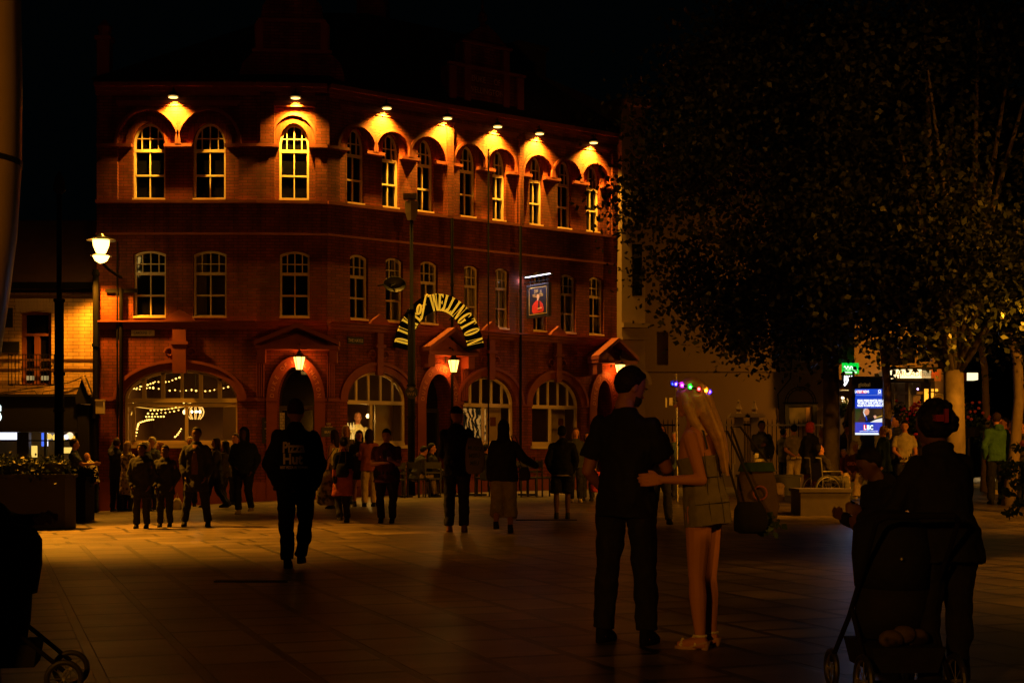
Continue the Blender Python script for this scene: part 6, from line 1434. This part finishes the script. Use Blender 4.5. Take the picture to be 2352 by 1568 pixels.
# --- walker with pizza lettering
o = person(679, 921, fy=1304, face=0, arms=('pocket', 'pocket'), legs='walkaway', hair='beanie', hairc=(.05, .012, .008), topk='hoodie', topc=(.012, .012, .014), near=True, ease=.046, fat=1.12, botc=(.013, .013, .016), label='person walking away with pizza lettering on the back of a black hoodie')
back_print(o[5], o[1], [('Pizza', .150, 0, 1.215, .78, .006), ('Hut', .150, -.01, 1.095, .88, .006), ('BEST PIZZA IN TOWN', .036, 0, 1.045, .8, .002)], mat('faded_print', (.88, .62, .38), .8))
def pizza_art(o):
    q = MB(); up = o[1]; rr = random.Random(2)
    q.prism_pts = None
    return q
# --- centre group
person(767, 987, fy=1168, face=60, sex='f', arms=('down', 'front'), hair='long', hairc=HBR, topk='tank', topc=(.6, .45, .25), botc=(.05, .03, .02), label='brown haired woman in a pale vest top at the left of the chatting group')
o16 = person(788, 1004, fy=1200, face=25, sex='f', arms=('swingb', 'swingf'), legs='walk2', hair='bun', hairc=HBK, topk='coat', hem=.56, topc=(.22, .05, .025), ease=.03, botc=DARK, shoec=(.03, .03, .03), label='dark haired woman in a rust red dress and black jacket walking past the chatting group')
q = MB(); up = o16[1]
q.loft([(0, -.01, 1.10, .18, .145), (0, 0, 1.25, .19, .15), (0, -.005, 1.40, .18, .13), (0, -.01, 1.46, .11, .10)], 18, up)
for (s, p0, p1, p2, fo) in o16[4]: seg_(q, p0, p1, .075, .066, up); seg_(q, p1, p2, .062, .05, up)
vox(q.build('short_jacket', cloth(DARK), o16[0], smooth=True), .013, 3)
person(795, 986, y=31.5, H=1.74, face=200, sex='f', hair='long', hairc=(.38, .24, .12), topk='jacket', topc=(.06, .04, .025), label='fair haired woman in the middle of the chatting group')
person(825, 988, fy=1162, face=190, sex='f', arms=('phone', 'phone'), hair='long', hairc=HBK, topk='jacket', topc=(.02, .018, .018), bot='skirt', botc=DARK, head=(-10, 10), label='long haired girl facing the camera in the chatting group')
person(848, 985, fy=1163, face=20, sex='f', arms=('phone', 'down'), hair='long', hairc=(.02, .008, .006), topk='jacket', topc=(.20, .05, .03), botc=(.30, .22, .12), label='dark haired woman in a short red jacket and pale trousers seen from behind')
o = person(888, 985, fy=1200, face=175, fat=1.4, arms=('phone', 'cross'), hair='short', hairc=HBK, topk='tee', topc=(.045, .010, .010), hem=.76, botc=(.015, .014, .014), head=(0, 12), label='stout person in a dark red t-shirt holding up a phone')
q = MB(); q.box((-.02, .34, 1.17), (.07, .012, .13), o[1]); q.build('phone_case', M_BLACK, o[0]) if False else None
def held(name, label, cat, parts, loc):
    t = empty(name, loc, 0, label, cat)
    for n_, mb_, m_, sm in parts: mb_.build(n_, m_, t, smooth=sm)
    return t
c = P(884, 1043, groundY(888, 1200) - .42); q = MB(); q.box(c, (.07, .012, .14)); q2 = MB(); q2.box(c + Vector((0, .008, 0)), (.06, .003, .12)); held('phone', 'phone held up by the stout person in the dark red t-shirt', 'phone', [('case', q, M_BLACK, False), ('display', q2, emis('phone_dim', (.5, .6, 1), .3), False)], c)
def soft_bag(px, py0, py1, w_, y, m_, lab, name='shoulder_bag', strap=None, d=.16, txt=None):
    top_ = P(px, py0, y); bot_ = P(px, py1, y); h = top_.z - bot_.z
    t = empty(name, bot_, 0, lab, 'bag')
    q = MB(); x, z = bot_.x, bot_.z
    q.loft([(x, y, z, w_ * .30, d * .3), (x, y, z + h * .08, w_ * .46, d * .5), (x + .01, y, z + h * .35, w_ * .52, d * .55), (x, y, z + h * .75, w_ * .46, d * .4), (x, y, z + h, w_ * .34, d * .2)], 16); b_ = q.build('bag_body', m_, t, smooth=True)
    q = MB(); sp0 = strap or (px, py0 - 60)
    a = P(sp0[0], sp0[1], y); q.tube([(x - w_ * .3, y, z + h * .97), a + Vector((-.03, 0, 0)), a + Vector((.03, 0, 0)), (x + w_ * .3, y, z + h * .97)], .008, 6); q.build('strap', cloth((.02, .018, .015)), t)
    return t, (x, y, z, h)
yB = groundY(788, 1200)
soft_bag(748, 1078, 1160, .34, yB + .1, cloth((.14, .12, .07), 'blotch'), 'large patterned shoulder bag swinging left of the woman in the rust red dress', strap=(772, 1030))
soft_bag(786, 1064, 1096, .22, yB - .30, cloth(DARK), 'small black bag at the hip of the woman in the rust red dress', strap=(790, 1030))
soft_bag(828, 1050, 1120, .30, 30.9, cloth((.30, .10, .04)), 'orange and cream scarf-like bag between the chatting women', strap=(815, 1010))
# seated outside the pub
person(992, 997, y=34.9, H=1.70, face=-95, legs='sit', arms=('lap', 'lap'), topk='jacket', topc=DARK, hairc=HBK, label='seated person in black facing right by the narrow menu board')
person(955, 1035, y=34.7, H=1.65, face=-60, legs='sit', lean=20, arms=('lap', 'lap'), topk='jacket', topc=(.015, .015, .02), hairc=HBK, botc=(.2, .15, .1), label='seated person bent forward partly behind the camera post')
person(1117, 1004, y=34.6, H=1.62, face=-60, legs='sit', arms=('lap', 'phone'), topk='jacket', topc=DARK, hair='short', hairc=HBK, label='young man with swept hair seated before the backlit mirror window')
# man with tote
o = person(1049, 935, fy=1221, face=-4, arms=('phone', 'pocket'), hair='cap', hairc=DARK, topk='jacket', hem=.78, topc=(.013, .013, .014), botc=(.03, .032, .04), shoec=(.25, .12, .08), near=True, head=(-35, 0), label='tall man in a dark cap walking away with a tote bag on his shoulder')
yt = groundY(1049, 1221) - .16
t, (x, y, z, h) = soft_bag(1090, 1005, 1088, .30, yt, cloth((.20, .15, .09)), 'canvas tote bag with black lettering on the shoulder of the man in the cap', 'tote_bag', strap=(1072, 945), d=.12)
ft_ = Fr(x, y - .07, 0); q = text_mb('MUSEU', .085, ft_, 0, z + h * .66, .004, sx=.8, rot=-.1, bold=.003); text_mb('MSEU', .085, ft_, .0, z + h * .46, .012, sx=.8, mb=q, rot=.05, bold=.003); text_mb('MEU', .085, ft_, 0, z + h * .25, .008, sx=.8, mb=q, bold=.003); q.build('lettering', M_LETK, t)
# woman in white trousers
o = person(1157, 966, fy=1222, face=-6, sex='f', arms=('down', 'out'), hair='scarf', hairc=(.016, .012, .011), topk='jacket', hem=.80, topc=(.03, .028, .024), bot='culotte', botc=(.38, .29, .17), shoec=(.04, .03, .025), legs='walk2', fat=1.12, near=True, label='woman in dark headscarf and wide pale trousers walking away')
yw = groundY(1157, 1222)
soft_bag(1205, 1072, 1103, .16, yw + .05, cloth((.06, .05, .035)), 'small khaki bag at the right side of the woman in pale trousers', strap=(1178, 1000), d=.08)
# man in shorts
o = person(1291, 978, fy=1191, face=0, arms=('pocket', 'pocket'), topk='hoodie', topc=(.010, .011, .012), bot='shorts', botc=(.012, .012, .012), shoec=(.02, .02, .02), skin=M_SKIND, near=True, fat=1.08, label='man in black sweatshirt and shorts walking away on bare calves')
q = MB(); q.loft([(0, -.01, .812, .198, .166), (0, -.01, .832, .200, .168)], 24, o[1]); q.build('hem_band', cloth((.30, .25, .17)), o[0])
person(1322, 982, fy=1153, face=190, sex='f', hair='long', hairc=(.10, .05, .03), topk='jacket', topc=(.02, .022, .02), shoec=(.4, .33, .24), label='long haired woman standing right of the man in shorts')
person(1350, 992, fy=1150, face=160, sex='f', hair='bob', hairc=HBR, topk='jacket', topc=(.03, .02, .018), arms=('down', 'down'), label='person in the gap left of the big dark standing man, holding a red carrier')
soft_bag(1369, 1083, 1130, .24, 30.0, cloth((.55, .06, .03)), 'crumpled red carrier bag left of the big standing man', 'carrier_bag', strap=(1364, 1062))
# seen between the couple
person(1516, 973, fy=1207, face=-170, arms=('phone', 'down'), legs='walk', hair='bob', hairc=HBR, sex='f', topk='jacket', topc=(.022, .018, .016), botc=(.05, .05, .055), label='person in jeans walking in the gap between the couple')
person(1549, 992, fy=1150, face=150, hair='short', hairc=HGR, topk='jacket', topc=(.05, .08, .13), head=(20, 0), legs='walk', label='white haired person in a blue jacket between the couple')
# right side
o = person(1750, 966, fy=1138, face=190, arms=('pocket', 'phone'), topk='jacket', topc=(.016, .018, .022), botc=(.60, .46, .26), hairc=HBK, skin=M_SKIND, fat=1.12, hem=.86, label='man in a black jacket and bright pale trousers by the gate')
yq = groundY(1750, 1138) - .35; q = MB(); a = P(1738, 1048, yq); b_ = P(1756, 1137, yq); q.tube([a, b_], .016, 6); q2 = MB(); q2.box(a + Vector((0, 0, .03)), (.09, .04, .09)); held('tripod', 'thin folded tripod leaning before the man in pale trousers', 'tripod', [('leg', q, M_STEEL, False), ('tripod_head', q2, M_STEEL, False)], b_)
o = person(1823, 973, fy=None, y=36.2, H=1.74, face=10, arms=('back', 'back'), topk='shirt', topc=(.12, .10, .06), botc=(.30, .24, .15), hairc=HBK, legs='stand', label='man seen from behind with hands clasped holding a rolled paper')
c = P(1829, 1051, 35.9); q = MB(); q.tube([c + Vector((-.13, 0, -.015)), c + Vector((.13, 0, .02))], .028, 10); q2 = MB(); q2.tube([c + Vector((-.01, 0, -.002)), c + Vector((.01, 0, .002))], .030, 10); held('paper_roll', 'rolled pale paper held behind the back', 'paper', [('sheet', q, cloth((.6, .48, .22)), False), ('tie', q2, M_BLACK, False)], c)
person(1800, 995, y=38.5, H=1.68, face=-60, topk='jacket', topc=(.05, .045, .03), arms=('out', 'down'), label='person walking behind the man with the rolled paper')
person(1862, 965, y=30.6, H=1.70, face=-60, sex='f', hair='bob', hairc=(.50, .06, .02), topk='coat', hem=.60, topc=(.010, .010, .010), botc=(.14, .03, .02), arms=('pocket', 'pocket'), fat=1.1, head=(-20, 0), label='woman with bright ginger red bobbed hair in a black coat')
person(1888, 976, y=37.4, H=1.66, face=110, hair='short', hairc=(.30, .2, .12), sex='f', topk='shirt', topc=(.35, .22, .13), label='pale person facing left behind the red haired woman')
person(1897, 970, y=38.2, H=1.70, face=200, hair='short', hairc=(.3, .2, .12), topk='jacket', topc=(.02, .02, .02), label='fair person in black behind the thick tree trunk')
person(1946, 967, y=36.0, H=1.76, face=175, arms=('front', 'front'), hairc=HBK, topk='jacket', topc=(.06, .05, .035), lean=4, head=(0, 20), label='man in an open overshirt leaning left of the news screen')
person(1944, 951, y=38.0, H=1.86, face=170, hair='curly', hairc=HBK, topk='tee', topc=(.02, .02, .02), skin=M_SKIND, label='tall dark haired man behind the man in the overshirt')
# wheelchair user
ywc = 29.3; xwc = (1897 - CX) / F * ywc; gw = G(xwc, ywc)
person(1897, 1017, y=ywc, H=1.60, face=-75, legs='sit', arms=('lap', 'lap'), lean=-12, head=(0, -12), topk='jacket', topc=(.02, .016, .014), botc=(.13, .12, .08), hairc=HBK, label='person in a dark jacket and olive trousers sitting in the wheelchair')
t = empty('wheelchair', (xwc, ywc, gw), R(-75), 'folding wheelchair with spoked wheels behind the concrete planter', 'wheelchair'); M = rootmat(t)
def wheel(M, c, r_, parent, tyre=.018, nsp=12, name='wheel'):
    q = MB(); q.tube([(c[0], c[1] + r_ * math.cos(2 * math.pi * i / 28), c[2] + r_ * math.sin(2 * math.pi * i / 28)) for i in range(29)], tyre, 8, cap=False, M=M); w_ = q.build(name, M_BLACK, parent)
    q = MB(); q.tube([(c[0], c[1] + r_ * .9 * math.cos(2 * math.pi * i / 28), c[2] + r_ * .9 * math.sin(2 * math.pi * i / 28)) for i in range(29)], tyre * .5, 6, cap=False, M=M)
    for i in range(nsp): a_ = 2 * math.pi * i / nsp; q.tube([c, (c[0], c[1] + r_ * .9 * math.cos(a_), c[2] + r_ * .9 * math.sin(a_))], .003, 4, M=M)
    q.tube([(c[0] - .03, c[1], c[2]), (c[0] + .03, c[1], c[2])], r_ * .08, 8, M=M); q.build('rim', M_STEEL, w_)
for s in (-1, 1):
    wheel(M, (s * .29, -.10, .30), .29, t); wheel(M, (s * .24, .34, .09), .085, t, .014, 6)
    q = MB(); q.tube([(s * .25, -.24, .95), (s * .25, -.20, .5), (s * .25, -.20, .28), (s * .25, .30, .26), (s * .25, .42, .12), (s * .22, .58, .10)], .012, 6, M=M); q.tube([(s * .25, -.2, .68), (s * .25, .20, .68), (s * .25, .26, .5), (s * .25, .26, .26)], .012, 6, M=M); q.tube([(s * .25, -.24, .95), (s * .25, -.36, .96)], .014, 6, M=M); q.build('side_frame', M_STEEL, t)
q = MB(); q.box((0, .02, .49), (.44, .42, .03), M); q.build('seat', M_BLACK, t); q = MB(); q.box((0, -.20, .68), (.44, .02, .34), M); q.build('backrest', M_BLACK, t); q = MB(); q.box((-.12, .62, .10), (.16, .14, .02), M); q.box((.12, .62, .10), (.16, .14, .02), M); q.build('footrest', M_STEEL, t)
# seated with pale headscarf
o = person(1962, 1018, y=31.2, H=1.62, face=160, sex='f', legs='sit', arms=('lap', 'lap'), hair='scarf', hairc=(.55, .42, .22), head=(40, 10), topk='hoodie', topc=(.05, .012, .010), bot='wide', botc=(.50, .38, .22), shoec=(.5, .42, .3), label='girl in a pale headscarf and dark red sweatshirt with city lettering sitting on the bench')
back_print(o[5], o[1], [('CHICAGO', .095, 0, 1.20, .72, .006)], mat('coral_print', (.55, .18, .09), .8), side=1)
person(1938, 1036, y=31.5, H=1.30, face=150, legs='sit', arms=('lap', 'lap'), hair='short', hairc=(.35, .24, .13), topk='jacket', topc=(.12, .03, .02), head=(0, 20), label='small child in red beside the girl in the pale headscarf')
person(2029, 978, y=30.2, H=None, face=85, sex='f', hair='pony', hairc=(.42, .27, .12), topk='coat', hem=.70, topc=(.015, .03, .028), arms=('down', 'front'), fat=1.15, label='blonde woman with ponytail and glasses in a dark teal coat')
person(2058, 953, y=32.5, face=100, hair='curly', hairc=HBK, topk='jacket', topc=(.02, .02, .018), label='tall bearded man with bushy hair facing left beside the news screen')
person(2078, 966, y=30.8, face=165, arms=('down', 'front'), hairc=HBK, topk='tee', topc=(.22, .19, .13), head=(0, 8), fat=1.08, label='moustached man in a grey t-shirt right of the news screen')
person(2130, 965, y=31.5, face=150, hair='curly', hairc=(.05, .025, .015), sex='f', topk='coat', topc=(.02, .018, .016), label='dim curly haired figure behind the woman with the red hair clip')
person(2186, 985, y=30.0, face=200, hair='short', sex='f', hairc=HBK, topk='coat', topc=(.04, .03, .02), label='dim coated figure just right of the dark foreground head')
person(2289, 947, fy=1158, face=8, arms=('pocket', 'pocket'), hair='short', hairc=HBR, topk='shirt' if False else 'hoodie', topc=(.045, .12, .055), ease=.028, botc=(.014, .015, .018), near=True, fat=1.12, head=(-20, 8), label='man in a green jumper and black trousers seen from behind')
person(2307, 958, y=33.5, face=100, arms=('down', 'down'), hairc=HBK, topk='jacket', topc=(.25, .09, .04), legs='walk', shoec=(.6, .5, .35), botc=(.09, .1, .07), label='man in an orange top just beyond the green jumper')
person(2324, 966, y=38.0, face=140, sex='f', hair='long', hairc=(.15, .07, .03), topk='coat', topc=(.12, .07, .03), label='long haired woman between the green jumper and the curved trunk')
person(2351, 968, y=30.0, face=120, hairc=HBR, topk='jacket', topc=(.05, .04, .02), toppat='blotch', label='figure in patterned clothes cut by the right edge')
# bar staff inside
person(822, 946, y=39.0, H=None, face=200, arms=('front', 'front'), hair='bald', topk='shirt', topc=(.6, .5, .3), label='bald barman in a pale shirt seen through the first front window')

# --- foreground couple
yM = groundY(1435, 1490)
o = person(1437, 842, fy=1476, face=-28, arms=('front', 'fwd'), armsv=(((.30, -.05, -1), (-.1, .75, -.5)), ((.26, .42, -1), (-.35, 1, -.12))), hair='short', hairc=(.012, .008, .006), topk='tee', topc=(.010, .010, .011), hem=.80, ease=.026, bot='trousers', botc=(.012, .012, .014), shoec=(.006, .006, .006), fat=1.04, near=True, vs=.0062, head=(-38, 20), legs='stance', skin=mat('shaded_skin', (.26, .10, .055), .6, noise=.06), label='man in black t-shirt and trousers with cropped hair standing with his back to the camera')  # his skin is darkened to put shade on the head
q = MB(); q.loft([(0, .06, -.005, .035, .035), (0, .055, .02, .054, .05), (0, .04, .045, .066, .065)], 16, o[3]); vox(q.build('beard', mat('hair_dark_beard', (.012, .008, .006), .7), o[0], smooth=True), .006, 2)
yW = groundY(1645, 1488)
o = person(1618, 869, fy=1486, face=62, sex='f', arms=('fwd', 'down'), armsv=(((.15, -.22, -1), (.42, 1, .12)), ((.22, -.05, -1), (0, .35, -1))), hair='none', topk='dress', topc=(.17, .15, .115), fat=1.08, hem=.79, ease=.018, bot='bare', near=True, vs=.0062, lean=7, head=(12, 4), legs='stand', shoes=False, label='woman with long blonde hair and a glowing flower band in a denim mini dress')
tW, up, RM, hd, A, tp, SW, LgW = o
# long hair falling down the back
q = MB(); q.loft([(0, -.030, .085, .088, .085), (0, -.025, .13, .090, .095), (0, -.018, .17, .084, .094), (0, -.012, .205, .064, .076), (0, -.01, .234, .022, .03)], 20, hd); q.ell((0, -.035, .10), (.083, .078, .08), hd)
q.loft([(.02, -.125, -.42, .05, .018), (.015, -.135, -.32, .075, .03), (.01, -.13, -.2, .098, .045), (0, -.105, -.08, .105, .06), (0, -.075, .02, .102, .072), (0, -.05, .10, .095, .088)], 20, hd)
for i in range(17):
    a_ = -.08 + .16 * i / 16; q.tube([(a_ * .8, -.085, .14), (a_ * 1.2, -.120, -.04), (a_ * 1.2, -.150, -.18), (a_ * .95 + .01, -.150, -.30), (a_ * .7 + .015, -.140, -.42 - .03 * math.sin(i * 2.1))], [.020, .020, .020, .016, .007], 6, M=hd)
for s in (-1, 1): q.tube([(s * .074, .03, .15), (s * .086, .02, .05), (s * .09, -.01, -.07), (s * .09, -.06, -.17)], [.022, .034, .034, .02], 8, M=hd)
vox(q.build('hair', mat('hair_blonde', (.50, .31, .12), .5, noise=.35, nscale=22, bump=.5), tW, smooth=True), .006, 5)
q = MB()
for s in (-1, 1): q.tube([up @ Vector((s * .10, -.10, 1.28)), up @ Vector((s * .095, -.085, 1.40)), up @ Vector((s * .09, -.01, 1.445)), up @ Vector((s * .09, .10, 1.33))], .007, 6)
q.build('dress_strap', cloth((.05, .05, .05)), tW)
# seams and pocket of the dress
q = MB(); ring_ = lambda z, a, b, t0, t1: [up @ Vector((a * math.cos(R(t)), -.01 + b * math.sin(R(t)), z)) for t in range(t0, t1, 12)]
q.tube(ring_(.93, .196, .148, 180, 372), .0022, 4); q.tube(ring_(1.10, .143, .128, 180, 372), .0022, 4); 
for t in (215, 250, 290, 325): q.tube([up @ Vector(((a_) * math.cos(R(t)), -.008 + b * math.sin(R(t)), z)) for z, a_, b in ((.80, .190, .148), (.92, .196, .148), (1.0, .175, .135), (1.10, .143, .128), (1.26, .164, .142))], .002, 4)
q.build('seam', cloth((.05, .05, .04)), tW)
# heels with ankle straps
for (s, hp, kn, an) in LgW:
    q = MB(); c = an; lo = c.z - .088
    q.loft([(c.x, c.y + .10, lo + .0, .040, .075), (c.x, c.y + .10, lo + .022, .040, .075)], 16, RM); q.tube([(c.x, c.y - .03, lo), (c.x, c.y - .035, lo + .06)], [.022, .032], 12, M=RM)
    q.hexa([(c.x - .035, c.y - .06, lo + .052), (c.x + .035, c.y - .06, lo + .052), (c.x + .038, c.y + .06, lo + .012), (c.x - .038, c.y + .06, lo + .012), (c.x - .035, c.y - .06, lo + .064), (c.x + .035, c.y - .06, lo + .064), (c.x + .038, c.y + .06, lo + .026), (c.x - .038, c.y + .06, lo + .026)], RM)
    sh_ = q.build('heeled_sandal', cloth((.42, .26, .16)), tW, smooth=False)
    q = MB(); q.tube([(c.x + .040 * math.cos(R(i * 30)), c.y + .042 * math.sin(R(i * 30)), c.z + .005) for i in range(13)], .008, 6, M=RM)
    q.tube([(c.x - .04, c.y + .12, lo + .03), (c.x, c.y + .12, lo + .062), (c.x + .04, c.y + .12, lo + .03)], .012, 6, M=RM); q.tube([(c.x - .04, c.y + .02, lo + .03), (c.x, c.y + .035, lo + .085), (c.x + .04, c.y + .02, lo + .03)], .008, 6, M=RM)
    q.build('strap', cloth((.8, .68, .5)), sh_)
# glowing flower band
t = empty('light_up_headband', hd @ Vector((0, 0, .16)), 0, 'glowing multicoloured flower headband on the blonde hair', 'headband')
q = MB(); bandp = lambda a_: Vector((.098 * math.cos(a_), -.016 + .112 * math.sin(a_), .165 - .055 * (-math.sin(a_)) * .9 + 0 * a_))
q.tube([hd @ bandp(2 * math.pi * i / 24) for i in range(25)], .006, 6, cap=False); q.build('band', cloth((.04, .03, .05)), t)
cols = [(1, .12, .03), (.03, .08, 1), (.10, .06, 1), (.9, .05, 1), (.05, .9, .08), (.8, .05, .05), (1, .42, .02), (.15, .05, 1), (.9, .1, .7), (.05, .8, .2)]
for i in range(10):
    a_ = R(75 + i * 27) ; c = hd @ (bandp(a_) * 1.0)
    q = MB()
    for k in range(5): b_ = 2 * math.pi * k / 5; q.ell((c.x + .014 * math.cos(b_), c.y, c.z + .014 * math.sin(b_)), (.011, .007, .011), n=8, m=6)
    q.build('flower', cloth(tuple(.1 + .5 * v_ for v_ in cols[i])), t)
    q = MB(); q.ell(c + Vector((0, -.008, 0)), .009, n=8, m=6); q.build('glow_bulb', emis('led_%d' % i, cols[i], 14), t)
    if i in (1, 3, 4, 6): lamp('led', hd @ (bandp(a_) * 1.12), .035, cols[i], .01, parent=t)
# bags of the blonde woman
yb = yW + .05
t, (x, y, z, h) = soft_bag(1722, 1152, 1224, .22, yb, cloth((.010, .010, .011)), 'black leather shoulder bag hanging behind the blonde woman', 'handbag', strap=(1660, 990), d=.12)
yb = yW + .25
t, (x, y, z, h) = soft_bag(1738, 1060, 1218, .27, yb, cloth((.08, .055, .03)), 'long beige and green patterned tote behind the blonde woman', 'tote_bag', strap=(1690, 980), d=.12)
q = MB(); q.loft([(x, y, z + h * .86, .125, .062), (x, y, z + h * .99, .105, .05)], 16); q.build('green_band', cloth((.02, .045, .015)), t); q = MB(); q.tube([(x + .01 + .045 * math.cos(R(i * 30)), y - .068, z + h * .55 + .045 * math.sin(R(i * 30))) for i in range(13)], .006, 6); q.build('flower_print', cloth((.25, .08, .03)), t)
q = MB(); leaves(q, np.array([[x + .05, y - .02, z + .05, .04]]), 160, .05, np.random.default_rng(1)); q.build('green_trim', M_LEAF2, t)

# --- foreground right: woman with hair clip, child and pushchair
yF = 7.25
o = person(2168, 956, y=yF, H=1.50, face=25, sex='f', arms=('fwd', 'fwd'), armsv=(((.35, .6, -1), (.1, 1, -.15)), ((.28, .4, -1), (-.25, 1, -.1))), hair='afro', hairc=HBK, topk='jacket', hem=.80, topc=(.008, .008, .009), botc=(.008, .008, .009), fat=1.22, near=True, vs=.007, lean=6, head=(20, 12), skin=M_SKIND, label='woman in black with bushy hair and a red claw clip, back to the camera')
hd = o[3]; t = empty('hair_clip', hd @ Vector((-.02, -.16, .07)), 0, 'red plastic claw clip in the bushy dark hair', 'hair clip')
q = MB(); c = hd @ Vector((-.125, -.12, .10)); q.box(c, (.04, .02, .035)); q.box(c + Vector((.034, 0, .012)), (.02, .02, .07)); q.build('claw', mat('clip_red', (.22, .015, .01), .4), t); q = MB()
for i in range(4): q.box(c + Vector((-.026, 0, -.012 + i * .008)), (.016, .012, .003))
q.build('teeth', mat('clip_red_', (.22, .015, .01), .4), t)
o = person(2049, 1014, y=8.4, H=1.30, face=100, hair='short', hairc=HBK, topk='hoodie', topc=(.008, .008, .009), botc=DARK, arms=('phone', 'phone'), armsv=(((.15, .35, -1), (-.1, .9, .9)), ((.15, .3, -1), (-.3, .9, .7))), near=True, fat=1.2, lean=14, head=(0, 15), skin=M_SKIND, label='child in black eating with both hands beside the pushchair')
def stroller(x, y, rz, s, lab, blanket=True):
    g = G(x, y); t = empty('pushchair', (x, y, g), R(rz), lab, 'pushchair'); M = rootmat(t) @ Matrix.Scale(s, 4)
    q = MB(); q.loft([(0, -.02, .62, .20, .22), (0, -.02, .80, .215, .25), (0, .0, .95, .20, .23), (0, .03, 1.02, .14, .16), (0, .05, 1.05, .03, .04)], 20, M); q.build('hood', M_PLANTER if False else cloth((.010, .010, .012)), t, smooth=True)
    q = MB(); q.loft([(0, .02, .34, .19, .12), (0, .0, .45, .20, .16), (0, -.03, .62, .20, .20)], 18, M); q.build('seat', cloth((.012, .012, .014)), t, smooth=True)
    q = MB()
    for sx_ in (-.22, .22): q.tube([(sx_, -.42, 1.0), (sx_, -.30, .85), (sx_, .05, .45), (sx_, .38, .16)], .014, 8, M=M); q.tube([(sx_, .0, .50), (sx_, -.30, .14)], .014, 8, M=M)
    q.tube([(-.22, -.42, 1.0), (-.18, -.46, 1.03), (.18, -.46, 1.03), (.22, -.42, 1.0)], .018, 8, M=M); q.tube([(-.22, -.30, .14), (.22, -.30, .14)], .010, 6, M=M); q.build('frame', M_IRON, t)
    q = MB(); q.hexa([(-.17, -.26, .18), (.17, -.26, .18), (.17, .20, .18), (-.17, .20, .18), (-.20, -.30, .32), (.20, -.30, .32), (.20, .22, .32), (-.20, .22, .32)], M); q.build('basket', cloth((.012, .012, .012)), t)
    for sx_, sy_, r_ in ((-.25, -.30, .13), (.25, -.30, .13), (-.22, .38, .10), (.22, .38, .10)): wheel(M, (sx_, sy_, r_ + .012), r_, t, .018, 8)
    return t, M
t, M = stroller((2046 - CX) / F * 7.25, 7.25, 4, .92, 'dark pushchair in front of the woman with the red hair clip')
q = MB()
for i in range(3): q.ell((-.08 + .08 * i, -.24 + .03 * i, .36 + .02 * (i % 2)), (.07, .05, .05), M)
q.build('blanket', cloth((.07, .05, .03), 'blotch'), t, smooth=True)
q = MB(); c = P(2071, 1283, 6.98); q.ell(c, .010); q.build('buckle', M_STEEL, t)
stroller((8 - CX) / F * 7.4, 7.4, -78, .84, 'close dark pushchair cut by the bottom left corner')
x = (-20 - CX) / F * 8.6
person(-60, 1000, y=8.0, H=1.30, face=-80, topk='coat', topc=DARK, near=False, arms=('fwd', 'fwd'), hair='hood', hairc=DARK, label='dark figure pushing the corner pushchair, mostly beyond the left edge')

# ---------------------------------------------------------------- finish: bake the skinned surfaces, lay prints on the cloth
dg = bpy.context.evaluated_depsgraph_get(); dg.update()
for o in PENDING:
    me = bpy.data.meshes.new_from_object(o.evaluated_get(dg)); me.name = o.name
    old = o.data; o.modifiers.clear()
    if not me.materials: me.materials.append(old.materials[0])
    me.polygons.foreach_set('use_smooth', [True] * len(me.polygons)); o.data = me; bpy.data.meshes.remove(old)
for tp, up, lines, m_, side in PRINTS:
    root = top(tp); Mr = rootmat(root); bv = BVHTree.FromPolygons([Mr @ v_.co for v_ in tp.data.vertices], [tuple(p.vertices) for p in tp.data.polygons])
    q = MB(); fl = Fr(0, 0, 0)
    for s_, size, u, z, sx, bold in lines: text_mb(s_, size, fl, u * -side, z, 0, sx=sx, mb=q, bold=bold)
    d = (up.to_3x3() @ Vector((0, side, 0))).normalized(); vs_ = []
    for p in q.v:
        a = up @ Vector((p.x * -side, side * .5, p.z)); h = bv.ray_cast(a, -d)
        vs_.append((h[0] + d * .006) if h[0] is not None else up @ Vector((p.x * -side, side * .17, p.z)))
    q.v = vs_; q.build('print', m_, tp) if False else None
    q2 = MB(); q2.v = vs_; q2.f = q.f; q2.m = q.m; q2.build('print', m_, tp)
for o in bpy.data.objects:
    for k in ('rz', '_S'):
        if k in o: del o[k]
